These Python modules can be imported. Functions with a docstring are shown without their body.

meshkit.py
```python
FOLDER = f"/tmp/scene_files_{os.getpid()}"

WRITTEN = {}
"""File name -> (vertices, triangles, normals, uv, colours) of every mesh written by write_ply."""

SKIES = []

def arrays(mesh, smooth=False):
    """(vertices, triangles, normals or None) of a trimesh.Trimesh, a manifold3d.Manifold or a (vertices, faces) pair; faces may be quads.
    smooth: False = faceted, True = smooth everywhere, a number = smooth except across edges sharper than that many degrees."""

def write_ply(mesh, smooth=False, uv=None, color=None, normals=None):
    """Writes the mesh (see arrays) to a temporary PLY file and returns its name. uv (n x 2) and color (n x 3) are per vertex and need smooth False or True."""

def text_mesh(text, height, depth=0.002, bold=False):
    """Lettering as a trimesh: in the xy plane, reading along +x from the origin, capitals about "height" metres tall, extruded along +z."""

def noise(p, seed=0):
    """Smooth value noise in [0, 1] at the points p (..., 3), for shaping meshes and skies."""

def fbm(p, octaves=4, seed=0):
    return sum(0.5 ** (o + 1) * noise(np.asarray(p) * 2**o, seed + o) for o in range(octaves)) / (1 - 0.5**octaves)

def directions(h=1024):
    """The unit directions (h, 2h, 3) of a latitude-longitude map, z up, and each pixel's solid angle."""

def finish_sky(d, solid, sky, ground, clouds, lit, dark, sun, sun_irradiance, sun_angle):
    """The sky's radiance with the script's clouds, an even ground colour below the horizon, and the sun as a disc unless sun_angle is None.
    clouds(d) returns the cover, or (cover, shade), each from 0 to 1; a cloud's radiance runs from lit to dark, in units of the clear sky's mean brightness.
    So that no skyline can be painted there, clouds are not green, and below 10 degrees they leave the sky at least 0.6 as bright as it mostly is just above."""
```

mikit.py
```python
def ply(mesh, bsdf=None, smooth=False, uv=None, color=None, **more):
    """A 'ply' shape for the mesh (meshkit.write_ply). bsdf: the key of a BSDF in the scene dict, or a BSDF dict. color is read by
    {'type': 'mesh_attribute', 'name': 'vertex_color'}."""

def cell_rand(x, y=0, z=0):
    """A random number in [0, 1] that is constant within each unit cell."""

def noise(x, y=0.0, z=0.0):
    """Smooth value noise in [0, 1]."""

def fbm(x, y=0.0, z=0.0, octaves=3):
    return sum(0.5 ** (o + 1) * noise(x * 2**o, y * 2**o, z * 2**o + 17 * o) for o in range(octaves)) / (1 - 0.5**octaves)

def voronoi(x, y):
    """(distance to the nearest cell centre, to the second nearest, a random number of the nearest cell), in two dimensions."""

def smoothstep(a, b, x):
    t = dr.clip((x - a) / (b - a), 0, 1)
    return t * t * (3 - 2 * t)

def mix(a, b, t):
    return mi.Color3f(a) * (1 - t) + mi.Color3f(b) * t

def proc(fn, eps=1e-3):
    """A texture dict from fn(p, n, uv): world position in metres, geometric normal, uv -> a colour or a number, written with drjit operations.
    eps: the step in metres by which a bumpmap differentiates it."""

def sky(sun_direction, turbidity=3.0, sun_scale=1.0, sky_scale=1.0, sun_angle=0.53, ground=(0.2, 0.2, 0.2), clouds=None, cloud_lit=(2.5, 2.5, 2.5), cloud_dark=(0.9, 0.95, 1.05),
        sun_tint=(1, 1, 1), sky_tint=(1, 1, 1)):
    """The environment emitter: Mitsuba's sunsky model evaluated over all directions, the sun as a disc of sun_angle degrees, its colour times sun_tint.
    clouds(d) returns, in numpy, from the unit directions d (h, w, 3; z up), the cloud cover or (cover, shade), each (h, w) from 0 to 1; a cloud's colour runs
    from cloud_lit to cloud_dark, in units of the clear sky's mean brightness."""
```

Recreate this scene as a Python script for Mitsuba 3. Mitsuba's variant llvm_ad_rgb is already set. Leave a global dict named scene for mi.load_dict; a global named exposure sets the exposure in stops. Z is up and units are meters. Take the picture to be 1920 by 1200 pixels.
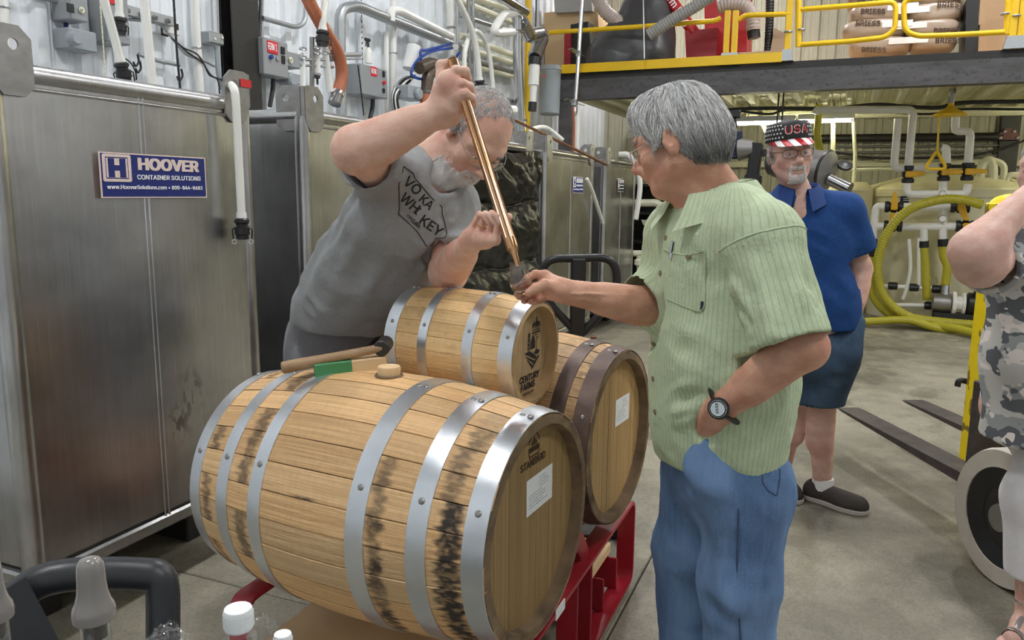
import math, random
import numpy as np, trimesh, manifold3d as m3, mitsuba as mi, drjit as dr
import shapely.geometry as sg
from shapely import affinity
import mikit, meshkit
from mikit import noise, fbm, voronoi, cell_rand, smoothstep, mix
T = mi.ScalarTransform4f
scene, labels = {}, {}
rng = np.random.default_rng(7)

# ------------------------------------------------------------------ camera, lamps, exposure
F, PITCH, YAW, ROLL, EYE_H = 1460.0, math.radians(9.26), math.radians(22.8), math.radians(0.5), 1.45
EYE = np.array([0, 0, EYE_H])
FWD = np.array([-math.sin(YAW) * math.cos(PITCH), math.cos(YAW) * math.cos(PITCH), -math.sin(PITCH)])
R0 = np.array([math.cos(YAW), math.sin(YAW), 0.0])          # level right of the camera
G0 = np.array([-math.sin(YAW), math.cos(YAW), 0.0])         # level forward of the camera
_u = np.cross(R0, FWD)
RIGHT = R0 * math.cos(ROLL) + _u * math.sin(ROLL)
UP = _u * math.cos(ROLL) - R0 * math.sin(ROLL)
scene['camera'] = {'type': 'perspective', 'fov_axis': 'x', 'fov': math.degrees(2 * math.atan(960 / F)), 'near_clip': 0.05, 'far_clip': 100.0,
                   'to_world': T().look_at(origin=EYE.tolist(), target=(EYE + FWD).tolist(), up=UP.tolist())}
exposure = 1.5
HIGH_BAY = (26.0, 26.4, 26.6)          # radiance of the long high-bay lamps under the roof
TUBE_LAMP = (21.0, 20.0, 13.0)         # radiance of the tube lamps under the mezzanine
HIGH_BAYS = [(x, y) for y in (0.2, 4.4) for x in (-1.5, 2.4)] + [(4.6, 7.6), (0.8, 7.6), (-1.9, 10.4)]


def ray(px, py):
    return FWD + RIGHT * ((px - 960) / F) - UP * ((py - 600) / F)


def P(px, py, D):                       # where a point seen there stands, at a depth
    return EYE + ray(px, py) * D


def PX(px, py, x):
    d = ray(px, py); return EYE + d * (x / d[0])


def PY(px, py, y):
    d = ray(px, py); return EYE + d * (y / d[1])


def PZ(px, py, z):
    d = ray(px, py); return EYE + d * ((z - EYE_H) / d[2])


# ------------------------------------------------------------------ mesh helpers: a mesh is (vertices, triangles)
A = lambda *v: np.array(v, float)


def unit(v):
    v = np.asarray(v, float); return v / (np.linalg.norm(v) + 1e-12)


def cat(ms):
    vs, fs, n = [], [], 0
    for v, f in ms:
        vs.append(v); fs.append(np.asarray(f) + n); n += len(v)
    return np.vstack(vs), np.vstack(fs)


def man(m):
    a = m.to_mesh(); return np.array(a.vert_properties[:, :3], float), np.array(a.tri_verts, int)


def hull(pts):
    return man(m3.Manifold.hull_points(np.asarray(pts, float)))


def basis(z, hint=(0, 0, 1)):
    z = unit(z); h = np.asarray(hint, float)
    if abs(z @ unit(h)) > 0.98: h = A(1, 0, 0) if abs(z[0]) < 0.9 else A(0, 1, 0)
    x = unit(np.cross(h, z)); return x, np.cross(z, x), z


def place(m, o=(0, 0, 0), x=(1, 0, 0), y=(0, 1, 0), z=(0, 0, 1)):
    v = m[0]
    return np.asarray(o, float) + v[:, :1] * np.asarray(x, float) + v[:, 1:2] * np.asarray(y, float) + v[:, 2:3] * np.asarray(z, float), m[1]


def rotz(m, a, o=(0, 0, 0)):
    c, s = math.cos(a), math.sin(a); return place(m, o, (c, s, 0), (-s, c, 0))


def box(c, s, bevel=0.0, axes=None):
    s = np.asarray(s, float) / 2; b = min(bevel, s.min() * 0.95)
    sg_ = np.array([[i, j, k] for i in (-1, 1) for j in (-1, 1) for k in (-1, 1)], float)
    if b > 0:
        pts = np.vstack([sg_ * (s - b * np.array(e)) for e in ((0, 1, 1), (1, 0, 1), (1, 1, 0))])
    else:
        pts = sg_ * s
    m = hull(pts)
    if axes is not None: m = place(m, (0, 0, 0), *axes)
    return m[0] + np.asarray(c, float), m[1]


def box2(lo, hi, bevel=0.0):
    lo, hi = np.minimum(lo, hi), np.maximum(lo, hi); return box((lo + hi) / 2, hi - lo, bevel)


def beam(p, q, w, h, bevel=0.0, hint=(0, 0, 1)):
    """a bar of section w x h (h along the hint) from p to q"""
    p, q = np.asarray(p, float), np.asarray(q, float)
    x, y, z = basis(q - p, hint); return box((p + q) / 2, (w, h, np.linalg.norm(q - p)), bevel, (x, y, z))


def lathe(prof, n=24, o=(0, 0, 0), axis=(0, 0, 1), hint=(0, 0, 1), closed=False):
    """prof: rows (radius, height) from bottom to top; closed joins the last row to the first"""
    prof = np.asarray(prof, float); k = len(prof); a = np.arange(n) * 2 * math.pi / n
    v = np.stack([prof[:, :1] * np.cos(a), prof[:, :1] * np.sin(a), np.repeat(prof[:, 1:], n, 1)], -1).reshape(-1, 3)
    rows = np.arange(k if closed else k - 1); i, j = np.meshgrid(rows, np.arange(n), indexing='ij'); i2, j2 = (i + 1) % k, (j + 1) % n
    q = np.stack([i * n + j, i * n + j2, i2 * n + j2, i2 * n + j], -1).reshape(-1, 4)
    f = np.vstack([q[:, [0, 1, 2]], q[:, [0, 2, 3]]])
    if not closed:
        v = np.vstack([v, [0, 0, prof[0, 1]], [0, 0, prof[-1, 1]]]); c0, c1 = len(v) - 2, len(v) - 1; r = np.arange(n)
        if prof[0, 0] > 1e-6: f = np.vstack([f, np.stack([np.full(n, c0), (r + 1) % n, r], -1)])
        if prof[-1, 0] > 1e-6: f = np.vstack([f, np.stack([np.full(n, c1), (k - 1) * n + r, (k - 1) * n + (r + 1) % n], -1)])
    x, y, z = basis(axis, hint); return place((v, f), o, x, y, z)


def rod(p, q, r, r2=None, n=12, bev=0.0):
    p, q = np.asarray(p, float), np.asarray(q, float); L = np.linalg.norm(q - p); r2 = r if r2 is None else r2
    pr = [(r, 0), (r2, L)] if not bev else [(r - bev, 0), (r, bev), (r2, L - bev), (r2 - bev, L)]
    return lathe(pr, n, p, q - p)


def fillet(pts, rad, k=5):
    pts = [np.asarray(p, float) for p in pts]; out = [pts[0]]
    for i in range(1, len(pts) - 1):
        a, b = pts[i - 1] - pts[i], pts[i + 1] - pts[i]; la, lb = np.linalg.norm(a), np.linalg.norm(b); r = min(rad, la * 0.49, lb * 0.49)
        p0, p1 = pts[i] + a / la * r, pts[i] + b / lb * r
        for t in np.linspace(0, 1, k): out.append((1 - t) ** 2 * p0 + 2 * t * (1 - t) * pts[i] + t * t * p1)
    out.append(pts[-1]); return np.array(out)


def spline(pts, n=8):
    p = np.asarray(pts, float); p = np.vstack([2 * p[0] - p[1], p, 2 * p[-1] - p[-2]]); out = []
    for i in range(1, len(p) - 2):
        for t in np.arange(n) / n:
            out.append(0.5 * (2 * p[i] + (p[i + 1] - p[i - 1]) * t + (2 * p[i - 1] - 5 * p[i] + 4 * p[i + 1] - p[i + 2]) * t ** 2 + (3 * p[i] - p[i - 1] - 3 * p[i + 1] + p[i + 2]) * t ** 3))
    out.append(p[-2]); return np.array(out)


def tube(pts, r, n=10, flat=None, hint=(0, 0, 1)):
    """a swept round section; r one radius or one per point; flat: second half-width of an oval section"""
    p = np.asarray(pts, float); keep = np.r_[True, np.linalg.norm(np.diff(p, axis=0), axis=1) > 1e-7]; r = np.broadcast_to(r, (len(p),))[keep]; p = p[keep]
    t = np.gradient(p, axis=0); t /= np.linalg.norm(t, axis=1, keepdims=True)
    x = basis(t[0], hint)[0]; fr = []
    for i in range(len(p)):
        x = unit(x - t[i] * (x @ t[i])); fr.append((x, np.cross(t[i], x)))
    X, Y = np.array([a for a, _ in fr]), np.array([b for _, b in fr]); a = np.arange(n) * 2 * math.pi / n
    ry = r if flat is None else r * flat
    v = (p[:, None] + r[:, None, None] * np.cos(a)[None, :, None] * X[:, None] + ry[:, None, None] * np.sin(a)[None, :, None] * Y[:, None]).reshape(-1, 3); k = len(p)
    i, j = np.meshgrid(np.arange(k - 1), np.arange(n), indexing='ij'); j2 = (j + 1) % n
    q = np.stack([i * n + j, i * n + j2, (i + 1) * n + j2, (i + 1) * n + j], -1).reshape(-1, 4); f = np.vstack([q[:, [0, 1, 2]], q[:, [0, 2, 3]]])
    v = np.vstack([v, p[0], p[-1]]); c0, c1, s = len(v) - 2, len(v) - 1, np.arange(n)
    f = np.vstack([f, np.stack([np.full(n, c0), (s + 1) % n, s], -1), np.stack([np.full(n, c1), (k - 1) * n + s, (k - 1) * n + (s + 1) % n], -1)])
    return v, f


def pipe(pts, r, bend=0.06, n=10):
    return tube(fillet(pts, bend), r, n)


def ribbed(pts, r, pitch=0.02, depth=0.12, n=12):
    """a hose with rings: the radius goes up and down along the path"""
    p = np.asarray(pts, float); s = np.r_[0, np.cumsum(np.linalg.norm(np.diff(p, axis=0), axis=1))]; k = int(s[-1] / pitch * 3) + 2
    t = np.linspace(0, s[-1], k); q = np.stack([np.interp(t, s, p[:, i]) for i in range(3)], -1)
    return tube(q, r * (1 + depth * np.where(np.arange(k) % 3 == 1, 1, -0.3)), n)


def prism(poly, depth, o=(0, 0, 0), x=(1, 0, 0), y=(0, 1, 0), centre=True):
    """a 2-D outline given thickness along x cross y"""
    if not isinstance(poly, (sg.Polygon, sg.MultiPolygon)): poly = sg.Polygon(poly)
    ms = []
    for g in getattr(poly, 'geoms', [poly]):
        t = trimesh.creation.extrude_polygon(g, depth, engine='earcut'); ms.append((np.array(t.vertices), np.array(t.faces)))
    m = cat(ms)
    if centre: m = (m[0] - [0, 0, depth / 2], m[1])
    x, y = unit(x), unit(y); return place(m, o, x, y, np.cross(x, y))


_texts = {}


def text(s, h, bold=False, depth=0.0015):
    k = (s, bold)
    if k not in _texts:
        t = meshkit.text_mesh(s, 1.0, 1.0, bold); v = np.array(t.vertices); _texts[k] = (v - [(v[:, 0].min() + v[:, 0].max()) / 2, 0, 0], np.array(t.faces))
    v, f = _texts[k]; return v * [h, h, depth], f


def write(s, h, o, x, y, bold=False, depth=0.0015, sx=1.0):
    """lettering centred on o (its baseline), reading along x"""
    x, y = unit(x), unit(y); m = text(s, h, bold, depth); return place(m, o, x * sx, y, np.cross(x, y))


def grid(nu, nv, fn):
    u, v = np.meshgrid(np.linspace(0, 1, nu), np.linspace(0, 1, nv), indexing='ij'); pts = fn(u, v).reshape(-1, 3)
    i, j = np.meshgrid(np.arange(nu - 1), np.arange(nv - 1), indexing='ij'); q = np.stack([i * nv + j, (i + 1) * nv + j, (i + 1) * nv + j + 1, i * nv + j + 1], -1).reshape(-1, 4)
    return pts, np.vstack([q[:, [0, 1, 2]], q[:, [0, 2, 3]]])


def ball(c, r, n=2):
    s = trimesh.creation.icosphere(n); return np.array(s.vertices) * r + np.asarray(c, float), np.array(s.faces)


def torus(c, axis, R, r, n=24, k=8):
    a = np.arange(n + 1) * 2 * math.pi / n; x, y, z = basis(axis)
    b = np.arange(k) * 2 * math.pi / k; prof = np.stack([R + r * np.cos(b), r * np.sin(b)], -1)
    return lathe(prof, n, c, axis, closed=True)


# ------------------------------------------------------------------ scene entries
def num(key):
    if not any(k == key or k.startswith(key + '__') for k in scene) and key not in labels: return key
    i = 1
    while f'{key}_{i:03d}' in labels or any(k == f'{key}_{i:03d}' or k.startswith(f'{key}_{i:03d}__') for k in scene): i += 1
    return f'{key}_{i:03d}'


_next = {}


def fresh(key):
    if key not in _next:
        _next[key] = 1; return key
    k = f'{key}_{_next[key]:03d}'; _next[key] += 1; return k


def thing(name, label, cat_, group=None):
    k = fresh(name); labels[k] = {'label': label, 'category': cat_}
    if group: labels[k]['group'] = group
    return k


def part(parent, name, mesh, bsdf, smooth=30, label=None, kind=None, **kw):
    k = fresh(f'{parent}__{name}'); scene[k] = mikit.ply(mesh, bsdf, smooth, **kw)
    if label or kind: labels[k] = {a: b for a, b in (('label', label), ('kind', kind)) if b}
    return k


def solo(name, mesh, bsdf, label, cat_, group=None, smooth=30, kind=None, **kw):
    k = thing(name, label, cat_, group); scene[k] = mikit.ply(mesh, bsdf, smooth, **kw)
    if kind: labels[k]['kind'] = kind
    return k


def struct(name, mesh, bsdf, label, cat_, smooth=30, **kw):
    return solo(name, mesh, bsdf, label, cat_, smooth=smooth, kind='structure', **kw)


# ------------------------------------------------------------------ soft bodies: signed distances blended, then meshed
class Soft:
    """round cones and ellipsoids blended smoothly (op 'u'), or carved out smoothly (op 's')"""

    def __init__(self): self.ops = []

    def cone(self, a, b, ra, rb=None, k=0.02, op='u'):
        self.ops.append(('c', np.asarray(a, float), np.asarray(b, float), ra, ra if rb is None else rb, k, op)); return self

    def chain(self, pts, rs, k=0.02, op='u'):
        for i in range(len(pts) - 1): self.cone(pts[i], pts[i + 1], rs[i], rs[i + 1], k, op)
        return self

    def ell(self, c, r, axes=None, k=0.02, op='u'):
        ax = np.eye(3) if axes is None else np.array([unit(x) for x in axes]); self.ops.append(('e', np.asarray(c, float), np.asarray(r, float) * np.ones(3), ax, None, k, op)); return self

    def half(self, p, n, k=0.004, op='i'):
        """keep only the side of the plane that -n points to"""
        self.ops.append(('h', np.asarray(p, float), unit(n), None, None, k, op)); return self

    def trim(self, p, d, R, L, k=0.004):
        """cut off what lies past the point p along d, within a drum of radius R and length L"""
        p, d = np.asarray(p, float), unit(d); self.ops.append(('y', p, p + d * L, R, None, k, 's')); return self

    def fn(self, f, k=0.0, op='d'):
        self.ops.append(('f', f, None, None, None, k, op)); return self

    @staticmethod
    def prim(o, p):
        if o[0] == 'c':
            a, b, ra, rb = o[1:5]; ba = (b - a).astype(np.float32); L2 = float(ba @ ba) + 1e-12; q = p - a.astype(np.float32)
            t = np.clip(q @ ba / L2, 0, 1); d = q - t[..., None] * ba; return np.sqrt((d * d).sum(-1)) - (ra + (rb - ra) * t)
        if o[0] == 'e':
            q = ((p - o[1].astype(np.float32)) @ o[3].T.astype(np.float32)) / o[2].astype(np.float32); k0 = np.sqrt((q * q).sum(-1)) + 1e-9
            g = q / o[2].astype(np.float32); k1 = np.sqrt((g * g).sum(-1)) + 1e-9; return k0 * (k0 - 1) / k1
        if o[0] == 'y':
            a, d = o[1].astype(np.float32), (o[2] - o[1]).astype(np.float32); L = np.float32(np.linalg.norm(d)); d = d / L; q = p - a; h = q @ d; r = np.sqrt(np.maximum((q * q).sum(-1) - h * h, 0)); return np.maximum(np.abs(h - L / 2) - L / 2, r - o[3])
        if o[0] == 'h':
            return (p - o[1].astype(np.float32)) @ o[2].astype(np.float32)
        return o[1](p)

    def reach(self, o):
        if o[0] == 'c': return np.minimum(o[1] - o[3], o[2] - o[4]), np.maximum(o[1] + o[3], o[2] + o[4])
        if o[0] == 'y': return np.minimum(o[1], o[2]) - o[3], np.maximum(o[1], o[2]) + o[3]
        if o[0] == 'e': m = o[2].max(); return o[1] - m, o[1] + m
        return None

    @staticmethod
    def mixin(d, e, k, op):
        if op == 'd': return d + e
        if op == 's': e = -e
        s = 1 if op == 'u' else -1
        d, e = s * d, s * e; h = np.maximum(k - np.abs(d - e), 0) / max(k, 1e-9); return s * (np.minimum(d, e) - h * h * k * 0.25)

    def dist(self, p):
        p = np.asarray(p, np.float32); d = np.full(p.shape[:-1], 9.0, np.float32)
        for o in self.ops: d = self.mixin(d, self.prim(o, p), o[5], o[6])
        return d

    def mesh(self, res=0.006, fine=(), pad=0.02, lo=None, hi=None):
        """fine: (lo, hi, res) boxes whose slabs get a finer grid"""
        b = [self.reach(o) for o in self.ops if o[6] == 'u' and self.reach(o) is not None]
        lo = np.min([x[0] for x in b], 0) - pad if lo is None else np.asarray(lo, float); hi = np.max([x[1] for x in b], 0) + pad if hi is None else np.asarray(hi, float)
        ax = []
        for i in range(3):
            c = [lo[i]]
            while c[-1] < hi[i]:
                h = res
                for l, u, r in fine:
                    if l[i] - r < c[-1] < u[i]: h = min(h, r)
                c.append(c[-1] + h)
            ax.append(np.array(c))
        n = [len(a) for a in ax]; d = np.full(n, 1.0, np.float32)
        for o in self.ops:
            r = self.reach(o); m = o[5] + 4 * res
            if r is None or o[6] == 'i': sl = [slice(0, k) for k in n]
            else: sl = [slice(max(0, np.searchsorted(ax[i], r[0][i] - m) - 1), np.searchsorted(ax[i], r[1][i] + m) + 1) for i in range(3)]
            g = np.stack(np.meshgrid(*[ax[i][sl[i]].astype(np.float32) for i in range(3)], indexing='ij'), -1)
            if g.size: d[tuple(sl)] = self.mixin(d[tuple(sl)], self.prim(o, g), o[5], o[6])
        v, f = nets(d, ax)
        for _ in range(2):
            e = 1e-3; v = v.astype(np.float32); s = self.dist(v); g = np.stack([self.dist(v + np.float32(e) * np.eye(3, dtype=np.float32)[i]) - s for i in range(3)], -1) / e
            g2 = (g * g).sum(-1, keepdims=True); st = np.where(g2 > 0.04, s[:, None] * g / np.maximum(g2, 0.04), 0); L = np.linalg.norm(st, axis=1, keepdims=True)
            v = v - st * np.minimum(1, res * 0.7 / np.maximum(L, 1e-9))
        return v.astype(float), f


def nets(d, ax):
    """surface nets on a grid with uneven axes"""
    ins = d < 0; n = d.shape; cnt = sum(ins[i:n[0] - 1 + i, j:n[1] - 1 + j, k:n[2] - 1 + k].astype(np.int8) for i in (0, 1) for j in (0, 1) for k in (0, 1))
    act = (cnt > 0) & (cnt < 8); idx = np.full(act.shape, -1, np.int64); c = np.argwhere(act); idx[act] = np.arange(len(c))
    acc, w = np.zeros((len(c), 3)), np.zeros((len(c), 1)); X = [np.asarray(a) for a in ax]
    corner = lambda o: np.stack([X[i][c[:, i] + o[i]] for i in range(3)], -1)
    val = lambda o: d[c[:, 0] + o[0], c[:, 1] + o[1], c[:, 2] + o[2]].astype(float)
    for a in range(3):
        for s in np.ndindex(2, 2):
            o = list(s); o.insert(a, 0); q = list(o); q[a] = 1; v0, v1 = val(o), val(q); x = (v0 < 0) != (v1 < 0); t = np.where(x, v0 / np.where(x, v0 - v1, 1), 0)[:, None]
            acc += np.where(x[:, None], corner(o) * (1 - t) + corner(q) * t, 0); w += x[:, None]
    v = acc / np.maximum(w, 1); fs = []
    for a in range(3):
        b, e = (a + 1) % 3, (a + 2) % 3; s0 = [slice(None)] * 3; s1 = [slice(None)] * 3; s0[a], s1[a] = slice(0, -1), slice(1, None)
        x = np.argwhere(ins[tuple(s0)] != ins[tuple(s1)]); x = x[(x[:, b] > 0) & (x[:, e] > 0) & (x[:, b] < n[b] - 1) & (x[:, e] < n[e] - 1)]
        o = np.eye(3, dtype=int); g = lambda u, w_: idx[tuple((x - u * o[b] - w_ * o[e]).T)]
        q = np.stack([g(0, 0), g(1, 0), g(1, 1), g(0, 1)], -1); fl = ins[tuple(x.T)]; q[~fl] = q[~fl][:, ::-1]; fs.append(q)
    q = np.vstack(fs); q = q[(q >= 0).all(1)]; return v, np.vstack([q[:, [0, 1, 2]], q[:, [0, 2, 3]]])


def drape(m, sdf, direction, off=0.001, far=0.4, split=0.01):
    """lay a flat piece on a soft body, along a direction"""
    t = trimesh.Trimesh(*m, process=False)
    v, f = trimesh.remesh.subdivide_to_size(t.vertices, t.faces, split, max_iter=12); d = unit(direction); v0 = np.array(v); p = v0 - d * 0
    s = np.zeros(len(v))
    for _ in range(60): s += np.clip(sdf.dist(p + s[:, None] * d), -0.02, 0.05).astype(float) * 0.8
    return p + (s - off)[:, None] * d, f


# ------------------------------------------------------------------ materials (plain ones are made on demand)
def rgb(*c): return {'type': 'rgb', 'value': [float(x) for x in c]}


def mat(name, c, rough=0.5, metal=0.0, spec=0.5, **kw):
    scene[name] = {'type': 'twosided', 'b': {'type': 'principled', 'base_color': c if isinstance(c, dict) else rgb(*c), 'roughness': rough, 'metallic': metal, 'specular': spec, **kw}}
    return name


def bumped(name, c, bump, h, rough=0.6, metal=0.0, spec=0.4, eps=1e-3, **kw):
    scene[name] = {'type': 'twosided', 'b': {'type': 'bumpmap', 'arbitrary': mikit.proc(bump, eps), 'scale': h,
                   'bsdf': {'type': 'principled', 'base_color': c if isinstance(c, dict) else rgb(*c), 'roughness': rough, 'metallic': metal, 'specular': spec, **kw}}}
    return name


def pale(base, var, sx=1.0, sy=1.0, sz=1.0, o=3):
    return mikit.proc(lambda p, n, uv: mix(base, var, fbm(p.x * sx, p.y * sy, p.z * sz, o)))


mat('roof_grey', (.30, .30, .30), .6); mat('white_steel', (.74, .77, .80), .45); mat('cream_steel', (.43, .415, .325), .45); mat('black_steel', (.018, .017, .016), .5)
mat('pvc_white', (.80, .79, .75), .35); mat('pvc_cream', (.70, .69, .52), .4); mat('tube_white', (.78, .78, .72), .3); mat('galvanised', (.42, .44, .45), .42, .8); mat('chrome', (.62, .63, .64), .18, 1.0)
mat('black_plastic', (.012, .012, .013), .38); mat('black_rubber', (.02, .021, .023), .55); mat('grey_box', (.27, .28, .29), .45); mat('grey_plastic', (.30, .33, .35), .45)
mat('red_label', (.62, .02, .03), .4); mat('white_print', (.85, .85, .84), .5); mat('black_print', (.012, .012, .012), .6); mat('brown_print', (.06, .03, .015), .7)
mat('sign_blue', (.012, .022, .16), .35); mat('sign_pink', (.74, .60, .54), .5); mat('red_paint', (.30, .012, .022), .38); mat('bright_red', (.45, .01, .015), .4); mat('yellow_paint', (.80, .50, .006), .38)
mat('orange_hose', (.36, .11, .05), .45); mat('yellow_hose', (.45, .40, .03), .4); mat('yellow_handle', (.72, .40, .01), .4); mat('blue_plastic', (.02, .06, .30), .35); mat('brass', (.52, .36, .14), .35, .9); mat('copper_pipe', (.30, .15, .09), .4, .8)
mat('grey_hose', (.34, .33, .31), .5); mat('pink_hose', (.46, .38, .34), .45); mat('cardboard', (.40, .26, .15), .8); mat('kraft_bag', (.40, .29, .20), .55); mat('pine', (.62, .44, .24), .6); mat('paper', (.80, .80, .78), .6)
mat('dark_bronze', (.10, .075, .055), .45, .5); mat('steel_dull', (.30, .29, .28), .4, .8); mat('cream_poly', (.74, .70, .50), .4); mat('navy', (.01, .014, .04), .6); mat('green_paint', (.05, .22, .08), .5)
scene['clear_glass'] = {'type': 'dielectric', 'int_ior': 1.5}
scene['thin_clear'] = {'type': 'thindielectric', 'int_ior': 1.45}
scene['whiskey'] = {'type': 'dielectric', 'int_ior': 1.36, 'specular_transmittance': rgb(.92, .55, .18)}
scene['hair_tone'] = {'type': 'twosided', 'b': {'type': 'principled', 'base_color': {'type': 'mesh_attribute', 'name': 'vertex_color'}, 'roughness': .42, 'specular': .5}}
scene['toned'] = {'type': 'twosided', 'b': {'type': 'principled', 'base_color': {'type': 'mesh_attribute', 'name': 'vertex_color'}, 'roughness': .6, 'specular': .35}}

# poured concrete: mottled, scuffed
def floor_c(p, n, uv):
    a = fbm(p.x * 1.3, p.y * 1.3, 3.0, 5); b = fbm(p.x * 9, p.y * 9, 7.0, 4); c = noise(p.x * 160, p.y * 160, 1.0)
    s = smoothstep(.60, .70, fbm(p.x * 3.1 + 5, p.y * 2.2, 11.0, 5))
    k = mix((.14, .127, .096), (.295, .27, .208), smoothstep(.3, .7, a) * .7 + smoothstep(.3, .7, b) * .3)
    return k * (.82 + .28 * c) * (1 - .30 * s)
bumped('concrete', mikit.proc(floor_c), lambda p, n, uv: fbm(p.x * 40, p.y * 40, 2.0, 3), .0015, .48, 0, .45)

# brushed stainless sheet, stained in vertical runs
STAIN = PX(365, 735, -2.2)[1:]
def tank_c(p, n, uv):
    run = fbm(p.y * 70, p.x * 70, p.z * 2.5, 3); blot = fbm(p.y * 3, p.x * 3, p.z * 3, 5); scr = smoothstep(.72, .8, noise(p.y * 240, p.x * 240, p.z * 5))
    k = mix((.40, .395, .39), (.62, .615, .61), smoothstep(.25, .75, run) * .16 + smoothstep(.3, .7, blot) * .84) * (1 + .08 * scr)
    near = lambda y, z, a, b: dr.exp(-dr.square((p.y - y) / a) - dr.square((p.z - z) / b)); rag = fbm(p.y * 50, p.x * 9, p.z * 22, 4)
    st = smoothstep(.46, .62, rag) * dr.clip(near(STAIN[0], STAIN[1], .05, .07) + near(STAIN[0] - .07, STAIN[1] - .10, .05, .06), 0, 1) + .12 * smoothstep(.60, .7, fbm(p.y * 16, p.x * 16, p.z * 3, 4))
    return k * (1 - .6 * dr.clip(st, 0, 1))
def tank_r(p, n, uv): return .14 + .24 * fbm(p.y * 4, p.x * 4, p.z * 4, 4) + .06 * noise(p.y * 300, p.x * 300, p.z * 4)
bumped('stainless', mikit.proc(tank_c), lambda p, n, uv: fbm(p.y * 2.2, p.x * 2.2, p.z * 2.2, 2), .010, mikit.proc(tank_r), .97, eps=5e-3)
mat('lug_steel', pale((.25, .245, .235), (.40, .39, .38), 30, 30, 30), .42, .8)

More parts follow.
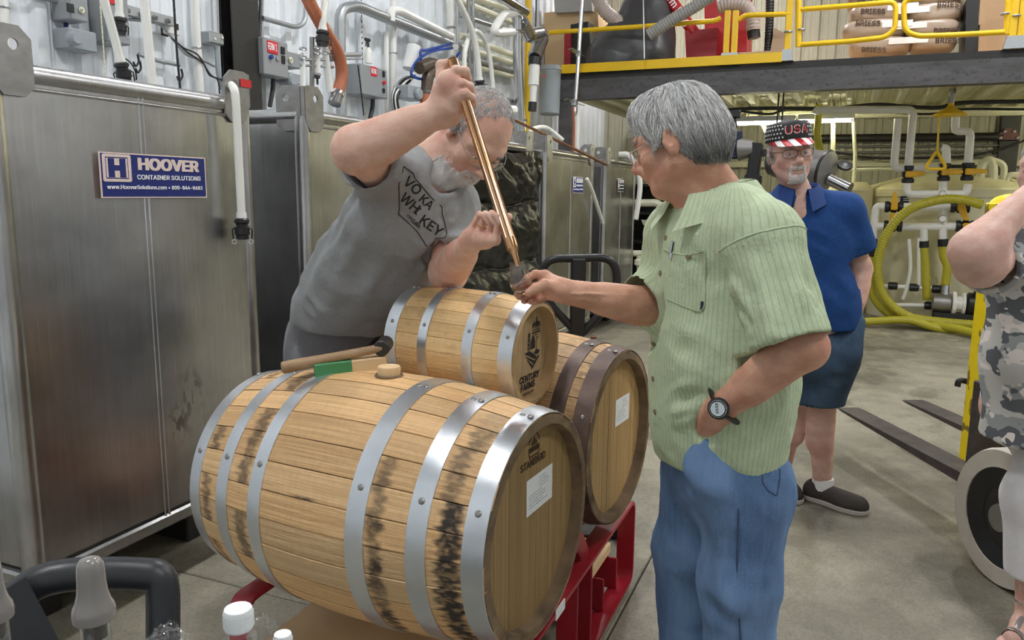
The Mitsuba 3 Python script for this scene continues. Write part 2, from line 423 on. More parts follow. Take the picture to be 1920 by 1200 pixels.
# oak: uv.x runs along the stave in metres, uv.y is the stave's number and the place across it
def oak(tone_a, tone_b, stain, cr=1.0):
    def f(p, n, uv):
        sid = dr.floor(uv.y); fr = uv.y - sid; r = cell_rand(sid, 3.0); r2 = cell_rand(sid, 9.0)
        grain = fbm(uv.x * 5 + r * 40, fr * 26 + r2 * 30, r * 9, 4); fine = noise(uv.x * 14 + r2 * 9, fr * 110, r * 5); cross = noise(uv.x * 220, fr * 6 + r * 7, 3.0)
        k = mix(tone_a, tone_b, smoothstep(.15, .85, grain)) * (.86 + .18 * fine + .10 * cross) * (.86 + .26 * r)
        k = k * mix((1, 1, 1), (.96, .86, .74), r2)
        crack = cr * smoothstep(.04, .012, dr.minimum(fr, 1 - fr)) * smoothstep(.45, .62, noise(uv.x * 9, sid * 3.7, 2.0))
        return mix(k, (.035, .025, .02), dr.clip(stain(uv, sid, fr, r, r2) + .8 * crack, 0, 1))
    return mikit.proc(f)
def band(x, c, w, e=.012): return smoothstep(w + e, w - e, dr.abs(x - c))
def stain_one(uv, sid, fr, r, r2):                     # soot where the old hoops sat, in blocks that stop at the joints
    rag = .012 * (noise(uv.y * 9, uv.x * 30, 1.0) - .5) * 2; x = uv.x + rag
    grit = smoothstep(.22, .6, fbm(uv.x * 60, uv.y * 7, 5.0, 3)); low = smoothstep(10.0, 7.0, sid)       # staves 4..9 face the camera
    on = lambda a, b: dr.select((sid >= a) & (sid <= b), 1.0, 0.0)
    s = band(x, .185, .018) * on(4, 12) * (.6 + .4 * noise(uv.y * 2.1, 3.0, 1.0))
    s = dr.maximum(s, band(x, .368, .026) * on(5, 12) * 1.0); s = dr.maximum(s, band(x, .37, .028) * on(1, 2) * .6 * (.4 + r)); s = dr.maximum(s, band(x, .352, .02) * on(3, 4) * .65 * (.3 + r2))
    s = dr.maximum(s, band(x, -.232, .02) * dr.select(cell_rand(sid, 21.0) > .55, 1.0, 0.0) * .75); s = dr.maximum(s, band(x, -.375, .017) * dr.select(cell_rand(sid, 25.0) > .4, 1.0, 0.0) * .75)
    s = dr.maximum(s, band(uv.x, -.02, .03, .02) * on(5, 5) * band(fr, .93, .05, .05) * .9)
    return s * (.62 + .38 * grit)
def stain_two(uv, sid, fr, r, r2):
    grit = smoothstep(.3, .6, fbm(uv.x * 40, uv.y * 6, 5.0, 3))
    return dr.maximum(band(uv.x, .40, .03) * .55, band(uv.x, .29, .02) * .4) * grit * (.4 + .6 * r)
def stain_none(uv, sid, fr, r, r2): return smoothstep(.7, .8, fbm(uv.x * 30, uv.y * 3, 1.0, 3)) * .15
WOOD = dict(rough=.55, spec=.4)
for nm, a, b, st in (('oak_worn', (.53, .335, .165), (.745, .52, .285), stain_one), ('oak_dark', (.44, .28, .14), (.62, .43, .24), stain_two), ('oak_fresh', (.62, .42, .19), (.76, .56, .31), stain_none)):
    bumped(nm, oak(a, b, st, 0.0 if nm == 'oak_fresh' else 1.0), lambda p, n, uv: fbm(uv.x * 30, uv.y * 24, 3.0, 3), .0012, **WOOD)
def head_c(a, b, split):
    def f(p, n, uv):
        r = cell_rand(dr.floor(uv.y), 5.0); g = fbm(uv.y * 17, uv.x * 3, r * 9, 4); k = mix(a, b, smoothstep(.1, .9, g)) * (.93 + .14 * r) * (.94 + .12 * noise(uv.y * 90, uv.x * 9, 2.0))
        return mix(k, (.05, .03, .02), split * smoothstep(.66, .74, fbm(uv.y * 9 + 3, uv.x * 1.5, r * 20, 4)))
    return mikit.proc(f)
mat('head_tan', head_c((.25, .155, .06), (.36, .235, .10), .3), .5); mat('head_split', head_c((.34, .20, .075), (.52, .34, .15), .9), .5); mat('head_fresh', head_c((.34, .225, .12), (.46, .32, .18), 0), .5)
mat('char_edge', pale((.05, .032, .02), (.30, .20, .11), 22, 22, 22, 4), .7); mat('oak_edge', pale((.38, .25, .12), (.52, .36, .19), 30, 30, 30), .6)
def hoop_c(p, n, uv):
    s = voronoi(uv.x * 90, uv.y * 90)[2]; return mix((.56, .59, .63), (.80, .83, .87), s * .5 + .5 * fbm(p.x * 14, p.y * 14, p.z * 14, 3))
mat('hoop_zinc', mikit.proc(hoop_c), .30, .9); mat('hoop_rust', pale((.055, .032, .028), (.16, .11, .09), 25, 25, 25, 4), .5, .5)


# ------------------------------------------------------------------ the building
WX, BY, RX, FY, ROOF = -3.62, 12.35, 6.8, -2.2, 5.6
joint_x, joint_y = PZ(1190, 1100, 0)[0], PZ(400, 1087, 0)[1]
def slab(x0, x1, y0, y1): return box2((x0, y0, -.12), (x1, y1, 0), .004)
g = .003
struct('floor', cat([slab(WX, joint_x - g, FY, joint_y - g), slab(joint_x + g, RX, FY, joint_y - g), slab(WX, joint_x - g, joint_y + g, BY), slab(joint_x + g, RX, joint_y + g, BY), box2((WX, FY, -.14), (RX, BY, -.05))]),
       'concrete', 'grey mottled concrete floor with sawn joints', 'floor', smooth=False)


def ribs(length, pitch=.2286, rib=.032, wide=.058):
    """outline of a ribbed steel panel: (along, out)"""
    out, x = [(0, 0)], 0
    while x < length - pitch:
        c = x + pitch / 2
        out += [(c - wide / 2 - .018, 0), (c - wide / 2, rib), (c + wide / 2, rib), (c + wide / 2 + .018, 0)]
        for s in (.30, .62): out += [(c + pitch * s - .012, 0), (c + pitch * s, .006), (c + pitch * s + .012, 0)]
        x += pitch
    return np.array(out + [(length, 0)])


def ribbed_wall(o, along, out, length, z0, z1):
    q = ribs(length); o, along, out = (np.asarray(a, float) for a in (o, along, out))
    pt = o + q[:, :1] * along + q[:, 1:] * out; n = len(pt); v = np.vstack([pt + [0, 0, z0], pt + [0, 0, z1]]); i = np.arange(n - 1)
    return v, np.vstack([np.stack([i, i + 1, n + i + 1], -1), np.stack([i, n + i + 1, n + i], -1)])


struct('wall_left', ribbed_wall((WX, FY, 0), (0, 1, 0), (1, 0, 0), BY - FY, 0, ROOF), 'white_steel', 'white ribbed steel wall behind the tanks', 'wall', smooth=False)
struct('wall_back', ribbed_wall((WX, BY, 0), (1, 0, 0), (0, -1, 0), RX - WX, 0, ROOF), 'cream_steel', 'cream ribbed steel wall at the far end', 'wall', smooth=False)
struct('wall_right', ribbed_wall((RX, FY, 0), (0, 1, 0), (-1, 0, 0), BY - FY, 0, ROOF), 'white_steel', 'white ribbed steel wall out of view', 'wall', smooth=False)
struct('wall_front', ribbed_wall((WX, FY, 0), (1, 0, 0), (0, 1, 0), RX - WX, 0, ROOF), 'white_steel', 'white ribbed steel wall behind the camera', 'wall', smooth=False)
struct('ceiling', box2((WX, FY, ROOF), (RX, BY, ROOF + .05)), 'roof_grey', 'grey steel roof underside', 'ceiling', smooth=False)
for i, (x, y) in enumerate(HIGH_BAYS):
    k = thing('high_bay_lamp', 'long white high bay lamp hanging under the roof', 'lamp', 'high bay lamps under the roof')
    part(k, 'housing', box((x, y, ROOF - .42), (.36, 1.22, .06), .01), 'white_steel')
    v = np.array([[-.16, -.58, 0], [.16, -.58, 0], [.16, .58, 0], [-.16, .58, 0]]) + [x, y, ROOF - .456]
    kk = part(k, 'diffuser', (v, np.array([[0, 2, 1], [0, 3, 2]])), 'white_print', False); scene[kk]['emitter'] = {'type': 'area', 'radiance': rgb(*HIGH_BAY)}
    for s in (-.5, .5): part(k, 'cable', rod((x, y + s, ROOF - .4), (x, y + s, ROOF + .01), .004, n=6), 'black_plastic')

# ------------------------------------------------------------------ stainless totes along the left wall
TX, TZ0, TZ1, TR = -2.2, .25, 1.812, .034          # front plane, bottom edge, top edge, rail radius
TD = 1.07


def lug(k, x, y, sx, sy, tag=None):
    """bent lifting plate that wraps a corner: two faces with a hole each, joined by a flat; sx, sy point away from the tank"""
    for (d, o, L) in ((A(0, -sy, 0), A(sx, 0, 0), .13), (A(-sx, 0, 0), A(0, sy, 0), .13)):
        pl = sg.Polygon([(.012, -.062), (.035, -.088), (L - .03, -.088), (L, -.06), (L, .075), (L - .035, .108), (.02, .108), (.0, .10), (.0, -.03)]).difference(sg.Point(.075, .055).buffer(.0165, 24))
        c = A(x, y, TZ1 - .012) + o * .012; part(k, 'lifting_lug', prism(pl, .008, c, d, (0, 0, 1)), 'lug_steel')
    part(k, 'lug_bend', tube([A(x, y, TZ1 - .035) + A(sx, sy, 0) * .004, A(x, y, TZ1 + .09) + A(sx, sy, 0) * .004], .011, 8), 'lug_steel')


def tote(label, y0, y1, full=True):
    k = thing('storage_tote', label, 'tank', 'stainless totes along the left wall'); x0, x1 = TX - TD, TX; r = TR
    part(k, 'body', box2((x0 + .02, y0 + .02, TZ0 + .02), (x1 - .012, y1 - .02, TZ1 - .03), .02), 'stainless')
    for x in (x0 + r, x1 - r):
        for y in (y0 + r, y1 - r):
            if x > x0 + .1 or y < y0 + .1: part(k, 'corner_post', rod((x, y, TZ0 - .01), (x, y, TZ1 - r), r, n=20), 'stainless')
    part(k, 'top_rail', pipe([(x1 - r, y0 + .02, TZ1 - r), (x1 - r, y1 - .02, TZ1 - r)], r, n=20), 'stainless')
    part(k, 'top_rail', pipe([(x0 + r, y0 + r, TZ1 - r), (x1 - r, y0 + r, TZ1 - r)], r, n=20), 'stainless')
    part(k, 'bottom_rail', beam((x1 - .02, y0 + .03, TZ0 + .0), (x1 - .02, y1 - .03, TZ0 + .0), .03, .05, .008), 'stainless')
    part(k, 'bottom_rail', beam((x0 + .03, y0 + .02, TZ0 + .0), (x1 - .03, y0 + .02, TZ0 + .0), .03, .05, .008), 'stainless')
    ym = (y0 + y1) / 2
    for yy in (y0 + .2, y1 - .2): part(k, 'skid', box2((x0 + .05, yy - .05, 0), (x1 - .22, yy + .05, TZ0 + .03), .006), 'black_steel')
    for s in (-.009, .009): part(k, 'seam', box((x1 - .012, ym + s, (TZ0 + TZ1) / 2 - .02), (.008, .009, TZ1 - TZ0 - .06), .003), 'stainless')
    part(k, 'drain_rib', box((x1 - .012, (y0 + y1) / 2, TZ1 - .075), (.012, y1 - y0 - .08, .012), .005), 'stainless')
    for sy, y in ((-1, y0 + .02), (1, y1 - .02)): lug(k, x1 - .015, y, 1, sy)
    part(k, 'lid', lathe([(.20, 0), (.22, .02), (.215, .05), (.05, .07), (0, .07)], 28, ((x0 + x1) / 2, ym, TZ1 - .035)), 'stainless')
    return k


TOTES = [tote(*a) for a in (('big stainless tote with the large blue sign, closest to the viewer', 1.475, 2.545), ('stainless tote directly behind the man in the grey shirt', 2.86, 3.98), ('stainless tote hung with a black quilted jacket', 4.36, 5.63),
                            ('stainless tote with the small blue sign past the jacketed one', 5.90, 7.22), ('farthest stainless tote of the row, with a faded sign', 7.62, 8.85))]


def tote_sign(label, o, w, h, full, faded=False):
    k = thing('tote_sign', label, 'sign'); x, y, n = A(0, 1, 0), A(0, 0, 1), A(1, 0, 0); o = np.asarray(o, float)
    part(k, 'border', box(o, (.002, w, h)), 'sign_pink'); part(k, 'panel', box(o + n * .0008, (.002, w * .975, h * .94)), 'sign_blue' if not faded else 'navy')
    at = lambda a, b: o + x * (a * w) + y * (b * h) + n * .0019
    pk = 'sign_pink' if full else 'white_print'
    lg = affinity.scale(sg.Polygon([(-.5, -.5), (.5, -.5), (.5, .5), (-.5, .5)]).buffer(.08).difference(sg.box(-.46, -.46, .46, .46)), .21 * w, .52 * h * 1.0)
    part(k, 'logo_ring', prism(lg, .0012, at(-.355, .16), x, y), pk)
    H_ = sg.box(-.36, -.42, .36, .42).difference(sg.box(-.1, .12, .1, .5)).difference(sg.box(-.1, -.5, .1, -.12))
    part(k, 'logo_square', prism(affinity.scale(sg.box(-.43, -.43, .43, .43), .21 * w, .5 * h, origin=(0, 0)).difference(affinity.scale(H_, .21 * w, .5 * h, origin=(0, 0))), .0012, at(-.355, .16), x, y), pk)
    hv = write('HOOVER', .25 * h, at(.125, .14), x, y, True, sx=.97 * (.60 * w) / np.ptp(text('HOOVER', .25 * h, True)[0][:, 0])); part(k, 'lettering', cat([(hv[0] + x * dx + y * dy, hv[1]) for dx in (-.007 * w, 0, .007 * w) for dy in (0, .012 * h)]), pk)
    for s, hh, yy, ww, xx in (('CONTAINER SOLUTIONS', .10, -.075, .62, .125), ('www.HooverSolutions.com • 800-844-8683', .085, -.30, .90, 0)):
        t = text(s, hh * h)[0]; part(k, 'lettering', write(s, hh * h, at(xx, yy), x, y, True, sx=ww * w / np.ptp(t[:, 0])), 'white_print')
    return k


sa_, sb_ = PX(187, 330, TX + .004), PX(386, 334, TX + .004); st_, sd_ = PX(288, 290, TX + .004), PX(288, 371, TX + .004); tote_sign('blue sign with large pale HOOVER lettering on the closest tote', A(TX + .004, (sa_[1] + sb_[1]) / 2, (st_[2] + sd_[2]) / 2), sb_[1] - sa_[1], st_[2] - sd_[2], True)
a, b = PX(1068, 347, TX + .001), PX(1099, 347, TX + .001); tote_sign('small blue HOOVER sign on the tote past the jacket', (a + b) / 2, .295, .142, False)
a, b = PX(1153, 347, TX + .001), PX(1175, 347, TX + .001); tote_sign('faded dark HOOVER sign on the farthest tote', (a + b) / 2, .25, .14, False, True)


# ------------------------------------------------------------------ barrels
def barrel(label, c, yaw, L, rh, rb, ns, wood, headm, edge, hoops, hoopm, nb, rot=0.0, dip=0.0):
    k = thing('whiskey_barrel', label, 'barrel'); c = np.asarray(c, float); ax = unit(A(math.cos(yaw), math.sin(yaw), dip)); sd = A(math.sin(yaw), -math.cos(yaw), 0); up = unit(np.cross(ax, sd)) * -1; up = up * np.sign(up[2]); th = .08 * rb
    dp = .0005 if rb > .2 else .00004; R = lambda u: rb - (rb - rh) * (2 * u / L) ** 2
    U = np.linspace(-L / 2, L / 2, 17); r_ = np.random.default_rng(int(rb * 1e4))
    for s in range(ns):
        prof, n = [], 4; gap = (.00035 if rb > .2 else .00003) / rb; a0, a1 = 2 * math.pi * (s + rot) / ns + gap, 2 * math.pi * (s + 1 + rot) / ns - gap; lift = r_.uniform(-.0006, .0006) * (1 if rb > .2 else .1); e = r_.uniform(-.0015, .0015)
        v, uv = [], []
        for u in U:
            for j, (t, dr_) in enumerate([(0, -.6 * th), (0, -dp), (.05, 0), (.5, 0), (.95, 0), (1, -dp), (1, -.6 * th)]):
                a = a0 + (a1 - a0) * t; rr = R(u) + lift + dr_; v.append(c + ax * (u + e * (abs(u) > L * .49)) + rr * (math.cos(a) * up + math.sin(a) * sd)); uv.append((u, s + .02 + .96 * t))
        m = 7; i, j = np.meshgrid(np.arange(len(U) - 1), np.arange(m - 1), indexing='ij'); q = np.stack([i * m + j, (i + 1) * m + j, (i + 1) * m + j + 1, i * m + j + 1], -1).reshape(-1, 4)
        part(k, 'stave', (np.array(v), np.vstack([q[:, [0, 2, 1]], q[:, [0, 3, 2]]])), wood, True, uv=np.array(uv))
    for s in (-1, 1):                                   # rim and head at each end
        rim = lathe([(rh - .002, 0), (rh - th, 0.003), (rh - th * 1.1, -.05), (rh - .003, -.06)], 72, c + ax * s * (L / 2 - .0005), ax * s, closed=True); part(k, 'chime', rim, edge)
        y = up; x = np.cross(y, ax * s); ri = rh - th * 1.02; w = 2 * ri / nb
        for b in range(nb):
            pl = sg.Point(0, 0).buffer(ri, 48).intersection(sg.box(-ri + b * w + .0006, -ri, -ri + (b + 1) * w - .0006, ri)); hd = prism(pl, .02, c + ax * s * (L / 2 - .040 - r_.uniform(0, .001)), x, y)
            q = hd[0] - c; part(k, 'head_board', hd, headm, False, uv=np.stack([q @ y, b + .02 + .96 * np.clip(((q @ x) + ri - b * w) / w, 0, 1)], -1))
    for (u0, u1) in hoops:
        us = np.linspace(u0, u1, 5); n = 96; a = np.linspace(0, 2 * math.pi, n + 1); v, uv = [], []
        prof = [(R(u) + .0025, u) for u in us] + [(R(us[-1]) + .0005, us[-1] + .0005), (R(us[0]) + .0005, us[0] - .0005)]
        hp = lathe(prof, n, c, ax, closed=True); ang = np.arctan2((hp[0] - c) @ sd, (hp[0] - c) @ up); h = part(k, 'hoop', hp, hoopm, 40)
        um = (u0 + u1) / 2; w_ = (u1 - u0)
        for (aa, du) in ((.12, -.22), (.12, .22), (1.12, 0.0)):
            d = math.cos(aa) * up + math.sin(aa) * sd; s_ = .008 if rb > .2 else .0055
            part(h, 'rivet', lathe([(s_, -.001), (s_, .0012), (s_ * .7, .0035), (0, .0045)], 10, c + ax * (um + du * w_) + d * (R(um) + .0025), d), 'steel_dull')
    return k, ax, sd


C1, C2, C3 = A(-1.073, 1.72, .648), A(-1.058, 2.417, .677), A(-.995, 2.062, 1.0037)
Y1, Y2, Y3 = -.090, -.106, -.090
B1, AX1, SD1 = barrel('big oak barrel with galvanised hoops and a round bung, nearest the viewer', C1, Y1, .90, .279, .325, 29, 'oak_worn', 'head_tan', 'char_edge',
                      ((-.448, -.403), (-.327, -.284), (-.201, -.158), (.110, .160), (.268, .316), (.400, .449)), 'hoop_zinc', 7)
B2, AX2, SD2 = barrel('big oak barrel with dark rusty hoops, behind the front one', C2, Y2, .90, .279, .325, 27, 'oak_dark', 'head_split', 'char_edge',
                      ((-.45, -.40), (-.367, -.325), (-.2, -.16), (.16, .2), (.322, .367), (.398, .449)), 'hoop_rust', 6)
B3, AX3, SD3 = barrel('small pale oak barrel resting on top of the two big ones', C3, Y3, .4284, .1494, .1625, 24, 'oak_fresh', 'head_fresh', 'oak_edge',
                      ((-.2135, -.170), (-.088, -.058), (.060, .092), (.172, .2135)), 'hoop_zinc', 5, dip=-.033)
# the bung of the front barrel
k = solo('barrel_bung', lathe([(.026, -.03), (.030, .006), (.031, .022), (.029, .026), (0, .0265)], 28, C1 + A(.0, 0, .324)), 'pine', 'round wooden bung in the top of the front barrel', 'bung')
part(B1, 'bung_hole', torus(C1 + A(0, 0, .3255), (0, 0, 1), .034, .004, 24, 6), 'char_edge')


def on_head(c, ax, L, a, b, lift=.0):
    """a point of the right-hand head: a to the right as seen, b up"""
    x = np.cross(A(0, 0, 1), ax); return c + ax * (L / 2 - .0295 + lift) + x * a + A(0, 0, b), x


def head_px(c, ax, L, px, py):
    """the point of the right-hand head seen there"""
    d = ray(px, py); o = c + ax * (L / 2 - .0293); return EYE + d * (((o - EYE) @ ax) / (d @ ax)), np.cross(A(0, 0, 1), ax)


# B1: shipping label and stamp
def head_label(label, c, ax, a, b, w, h, tilt):
    o, x = head_px(c, ax, .9, a, b); y = A(0, 0, 1); ct, st = math.cos(tilt), math.sin(tilt); xx, yy = x * ct + y * st, -x * st + y * ct
    k = thing('paper_label', label, 'label'); part(k, 'sheet', place(box((0, 0, 0), (w, h, .0006)), o, xx, yy, ax), 'paper', False)
    bars = []
    r_ = np.random.default_rng(3)
    for i in range(9):
        ln = w * (.42 if i < 4 else .8) * r_.uniform(.6, 1); x0 = -w * .02 if i < 4 else -w * .42
        bars.append(box((x0 + ln / 2, h * (.36 - i * .085), .0006), (ln, h * .014, .0004)))
    part(k, 'print_lines', place(cat(bars), o, xx, yy, ax), 'grey_box', False, kind='stuff')


head_label('white printed label on the head of the front barrel', C1, AX1, 1012, 918, .145, .092, .02)
head_label('white printed label on the head of the rusty hooped barrel', C2, AX2, 1167, 768, .125, .09, .0)
o, x = head_px(C1, AX1, .9, 1000, 872); part(B1, 'stamp', write('STANDARD', .018, o, x, A(0, 0, 1), True, .0005), 'brown_print', label='stamped word STANDARD')
o, x = head_px(C1, AX1, .9, 1002, 838)
ring = affinity.scale(sg.Point(0, 0).buffer(.034).difference(sg.Point(0, 0).buffer(.031)), .9, 1.1).difference(sg.box(-.1, -.012, .1, .012))
house = sg.Polygon([(-.016, .006), (-.012, .014), (-.004, .018), (0, .027), (.005, .018), (.014, .014), (.017, .006)])
rows = [sg.box(-.029 + i * .0066, -.010, -.029 + i * .0066 + .0042, .003) for i in range(9)] + [sg.box(-.02, -.022, .02, -.019), sg.box(-.010, -.028, .010, -.025)]
part(B1, 'stamp', prism(sg.MultiPolygon(list(getattr(ring, 'geoms', [ring])) + [house] + rows), .0005, o, x, A(0, 0, 1)), 'brown_print')
HY3 = unit(A(0, 0, 1) - AX3 * AX3[2])
# B3: farm emblem and name
def at3(a, b): return head_px(C3, AX3, .4284, a, b)
o, x = at3(993, 713); part(B3, 'stamp', write('CENTURY', .0195, o, x, HY3, True, .0005, sx=1.0), 'black_print', label='printed words CENTURY FARMS')
o, x = at3(990, 729); part(B3, 'stamp', write('FARMS', .0195, o, x, HY3, True, .0005, sx=1.0), 'black_print')
o, x = at3(991, 739); part(B3, 'stamp', write('DISTILLERY', .0085, o, x, HY3, False, .0005), 'brown_print')
o, x = at3(998, 659); P_ = sg.Polygon
em = [P_([(-.045, .0), (-.02, .004), (.015, -.012), (.028, -.02), (.022, -.026), (-.012, -.012)]).buffer(.001), P_([(-.043, -.008), (-.036, -.010), (.012, -.028), (.018, -.033), (.012, -.038), (-.02, -.022)]),
      P_([(-.036, -.016), (-.026, -.022), (.0, -.038), (.006, -.044), (.0, -.048)]), P_([(.045, -.002), (.03, .002), (.012, -.006), (.03, -.014), (.046, -.010)]), P_([(.044, -.016), (.02, -.032), (.0, -.052), (.004, -.054), (.046, -.022)]),
      P_([(-.012, .008), (-.012, .028), (-.005, .042), (.002, .049), (.01, .042), (.017, .028), (.016, .008)]), P_([(-.030, .008), (-.018, .008), (-.018, .055), (-.024, .060), (-.030, .055)]).difference(sg.box(-.027, .012, -.021, .02)).difference(sg.box(-.027, .026, -.021, .034)).difference(sg.box(-.027, .04, -.021, .047)),
      sg.box(.026, .0, .0275, .038), sg.Point(.031, .038).buffer(.003)]
part(B3, 'stamp', prism(sg.MultiPolygon([g for e in em for g in getattr(e, 'geoms', [e])]), .0005, o, x, HY3), 'black_print', False, label='farm emblem')
o, x = at3(1006, 607); em = [sg.box(-.026 + i * .0105, -.008, -.026 + i * .0105 + .0065, .004 + .004 * (i % 2)) for i in range(5)] + [sg.box(-.002, -.008, .003, .020), sg.box(-.026, -.012, .026, -.0105), sg.box(-.022, -.0185, .022, -.0155), sg.box(-.026, -.0275, .026, -.0225), sg.box(-.01, -.034, .01, -.0315)]
part(B3, 'stamp', cat([prism(e, .0005, o, x, HY3) for e in em]), 'black_print', False)

# red steel rack that carries the barrels
k = thing('barrel_rack', 'dark red steel rack under the two big barrels', 'rack')
ya, yb = 1.545, 2.70
for X in (-.665, -1.46):
    zt = .335
    lp = fillet([(X, ya, .025), (X, ya, zt), (X, (ya + yb) / 2, zt), (X, yb, zt), (X, yb, .025), (X, (ya + yb) / 2, .025), (X, ya, .025)], .05)
    t = np.gradient(lp, axis=0); t /= np.linalg.norm(t, axis=1, keepdims=True); nrm = np.cross(t, A(1, 0, 0)); v = []
    for p_, n_ in zip(lp, nrm):
        for a, b in ((-.032, -.006), (.032, -.006), (.032, .006), (-.032, .006)): v.append(p_ + A(a, 0, 0) + n_ * b)
    m, n_ = 4, len(lp); i, j = np.meshgrid(np.arange(n_ - 1), np.arange(4), indexing='ij'); q = np.stack([i * 4 + j, i * 4 + (j + 1) % 4, (i + 1) * 4 + (j + 1) % 4, (i + 1) * 4 + j], -1).reshape(-1, 4)
    part(k, 'side_frame', (np.array(v), np.vstack([q[:, [0, 1, 2]], q[:, [0, 2, 3]]])), 'red_paint')
    for yy in (2.02, 2.16): part(k, 'post', box((X, yy, .18), (.064, .012, .31), .003), 'red_paint')
    part(k, 'cradle_bridge', tube(fillet([(X, 1.95, .335), (X, 2.02, .42), (X, 2.12, .42), (X, 2.19, .335)], .03), .008, 8, flat=4.0, hint=(0, 0, 1)), 'red_paint')
for yy in (1.64, 2.50):
    part(k, 'cross_tube', box2((-1.46, yy - .09, .03), (-.665, yy - .08, .15), .003), 'red_paint'); part(k, 'cross_tube', box2((-1.46, yy + .08, .03), (-.665, yy + .09, .15), .003), 'red_paint')
for X in (-1.22, -.90): part(k, 'long_rail', box2((X - .02, ya, .004), (X + .02, yb, .028), .004), 'red_paint')
part(k, 'maker_plate', box((-.632, 1.86, .336), (.003, .07, .03)), 'paper', False)
for i, (yy, w) in enumerate(((1.72, .27), (2.20, .22), (2.50, .24))):
    solo('dunnage_board', box2((-1.44, yy - w / 2, .152), (-.70, yy + w / 2, .19), .004), 'pine', ('yellowish board lying in the rack under the front barrel', 'yellowish board lying in the middle of the rack', 'yellowish board in the rack under the rusty hooped barrel')[i], 'board')


# ------------------------------------------------------------------ people: helpers
def PG(px, py, g):                      # the point seen there, at a level distance g in front of the camera
    d = ray(px, py); return EYE + d * (g / (d @ G0))


def PR(px, py, g, z):                   # the point in that column at distance g and height z
    p = PG(px, py, g)
    for _ in range(6):
        q = A(p[0], p[1], z); v = q - EYE; D = v @ FWD; cx = 960 + F * (v @ RIGHT) / D; p = p + R0 * ((px - cx) * D / F)
    return A(p[0], p[1], z)


def skin_mat(name, a, b, red):
    def f(p, n, uv):
        k = mix(a, b, smoothstep(.3, .7, fbm(p.x * 34, p.y * 34, p.z * 34, 3))); k = mix(k, red, smoothstep(.5, .75, fbm(p.x * 14 + 4, p.y * 14, p.z * 14, 3)) * .55)
        return k * (.93 + .14 * noise(p.x * 420, p.y * 420, p.z * 420))
    scene[name] = {'type': 'twosided', 'b': {'type': 'bumpmap', 'arbitrary': mikit.proc(lambda p, n, uv: fbm(p.x * 190, p.y * 190, p.z * 190, 2)), 'scale': .0009,
                   'bsdf': {'type': 'principled', 'base_color': mikit.proc(f), 'roughness': .48, 'specular': .42, 'flatness': .4}}}


skin_mat('skin_tan', (.50, .25, .165), (.58, .315, .215), (.47, .19, .13)); skin_mat('skin_fair', (.60, .36, .27), (.66, .42, .325), (.60, .28, .22)); skin_mat('skin_pink', (.58, .34, .27), (.64, .41, .34), (.56, .27, .22))


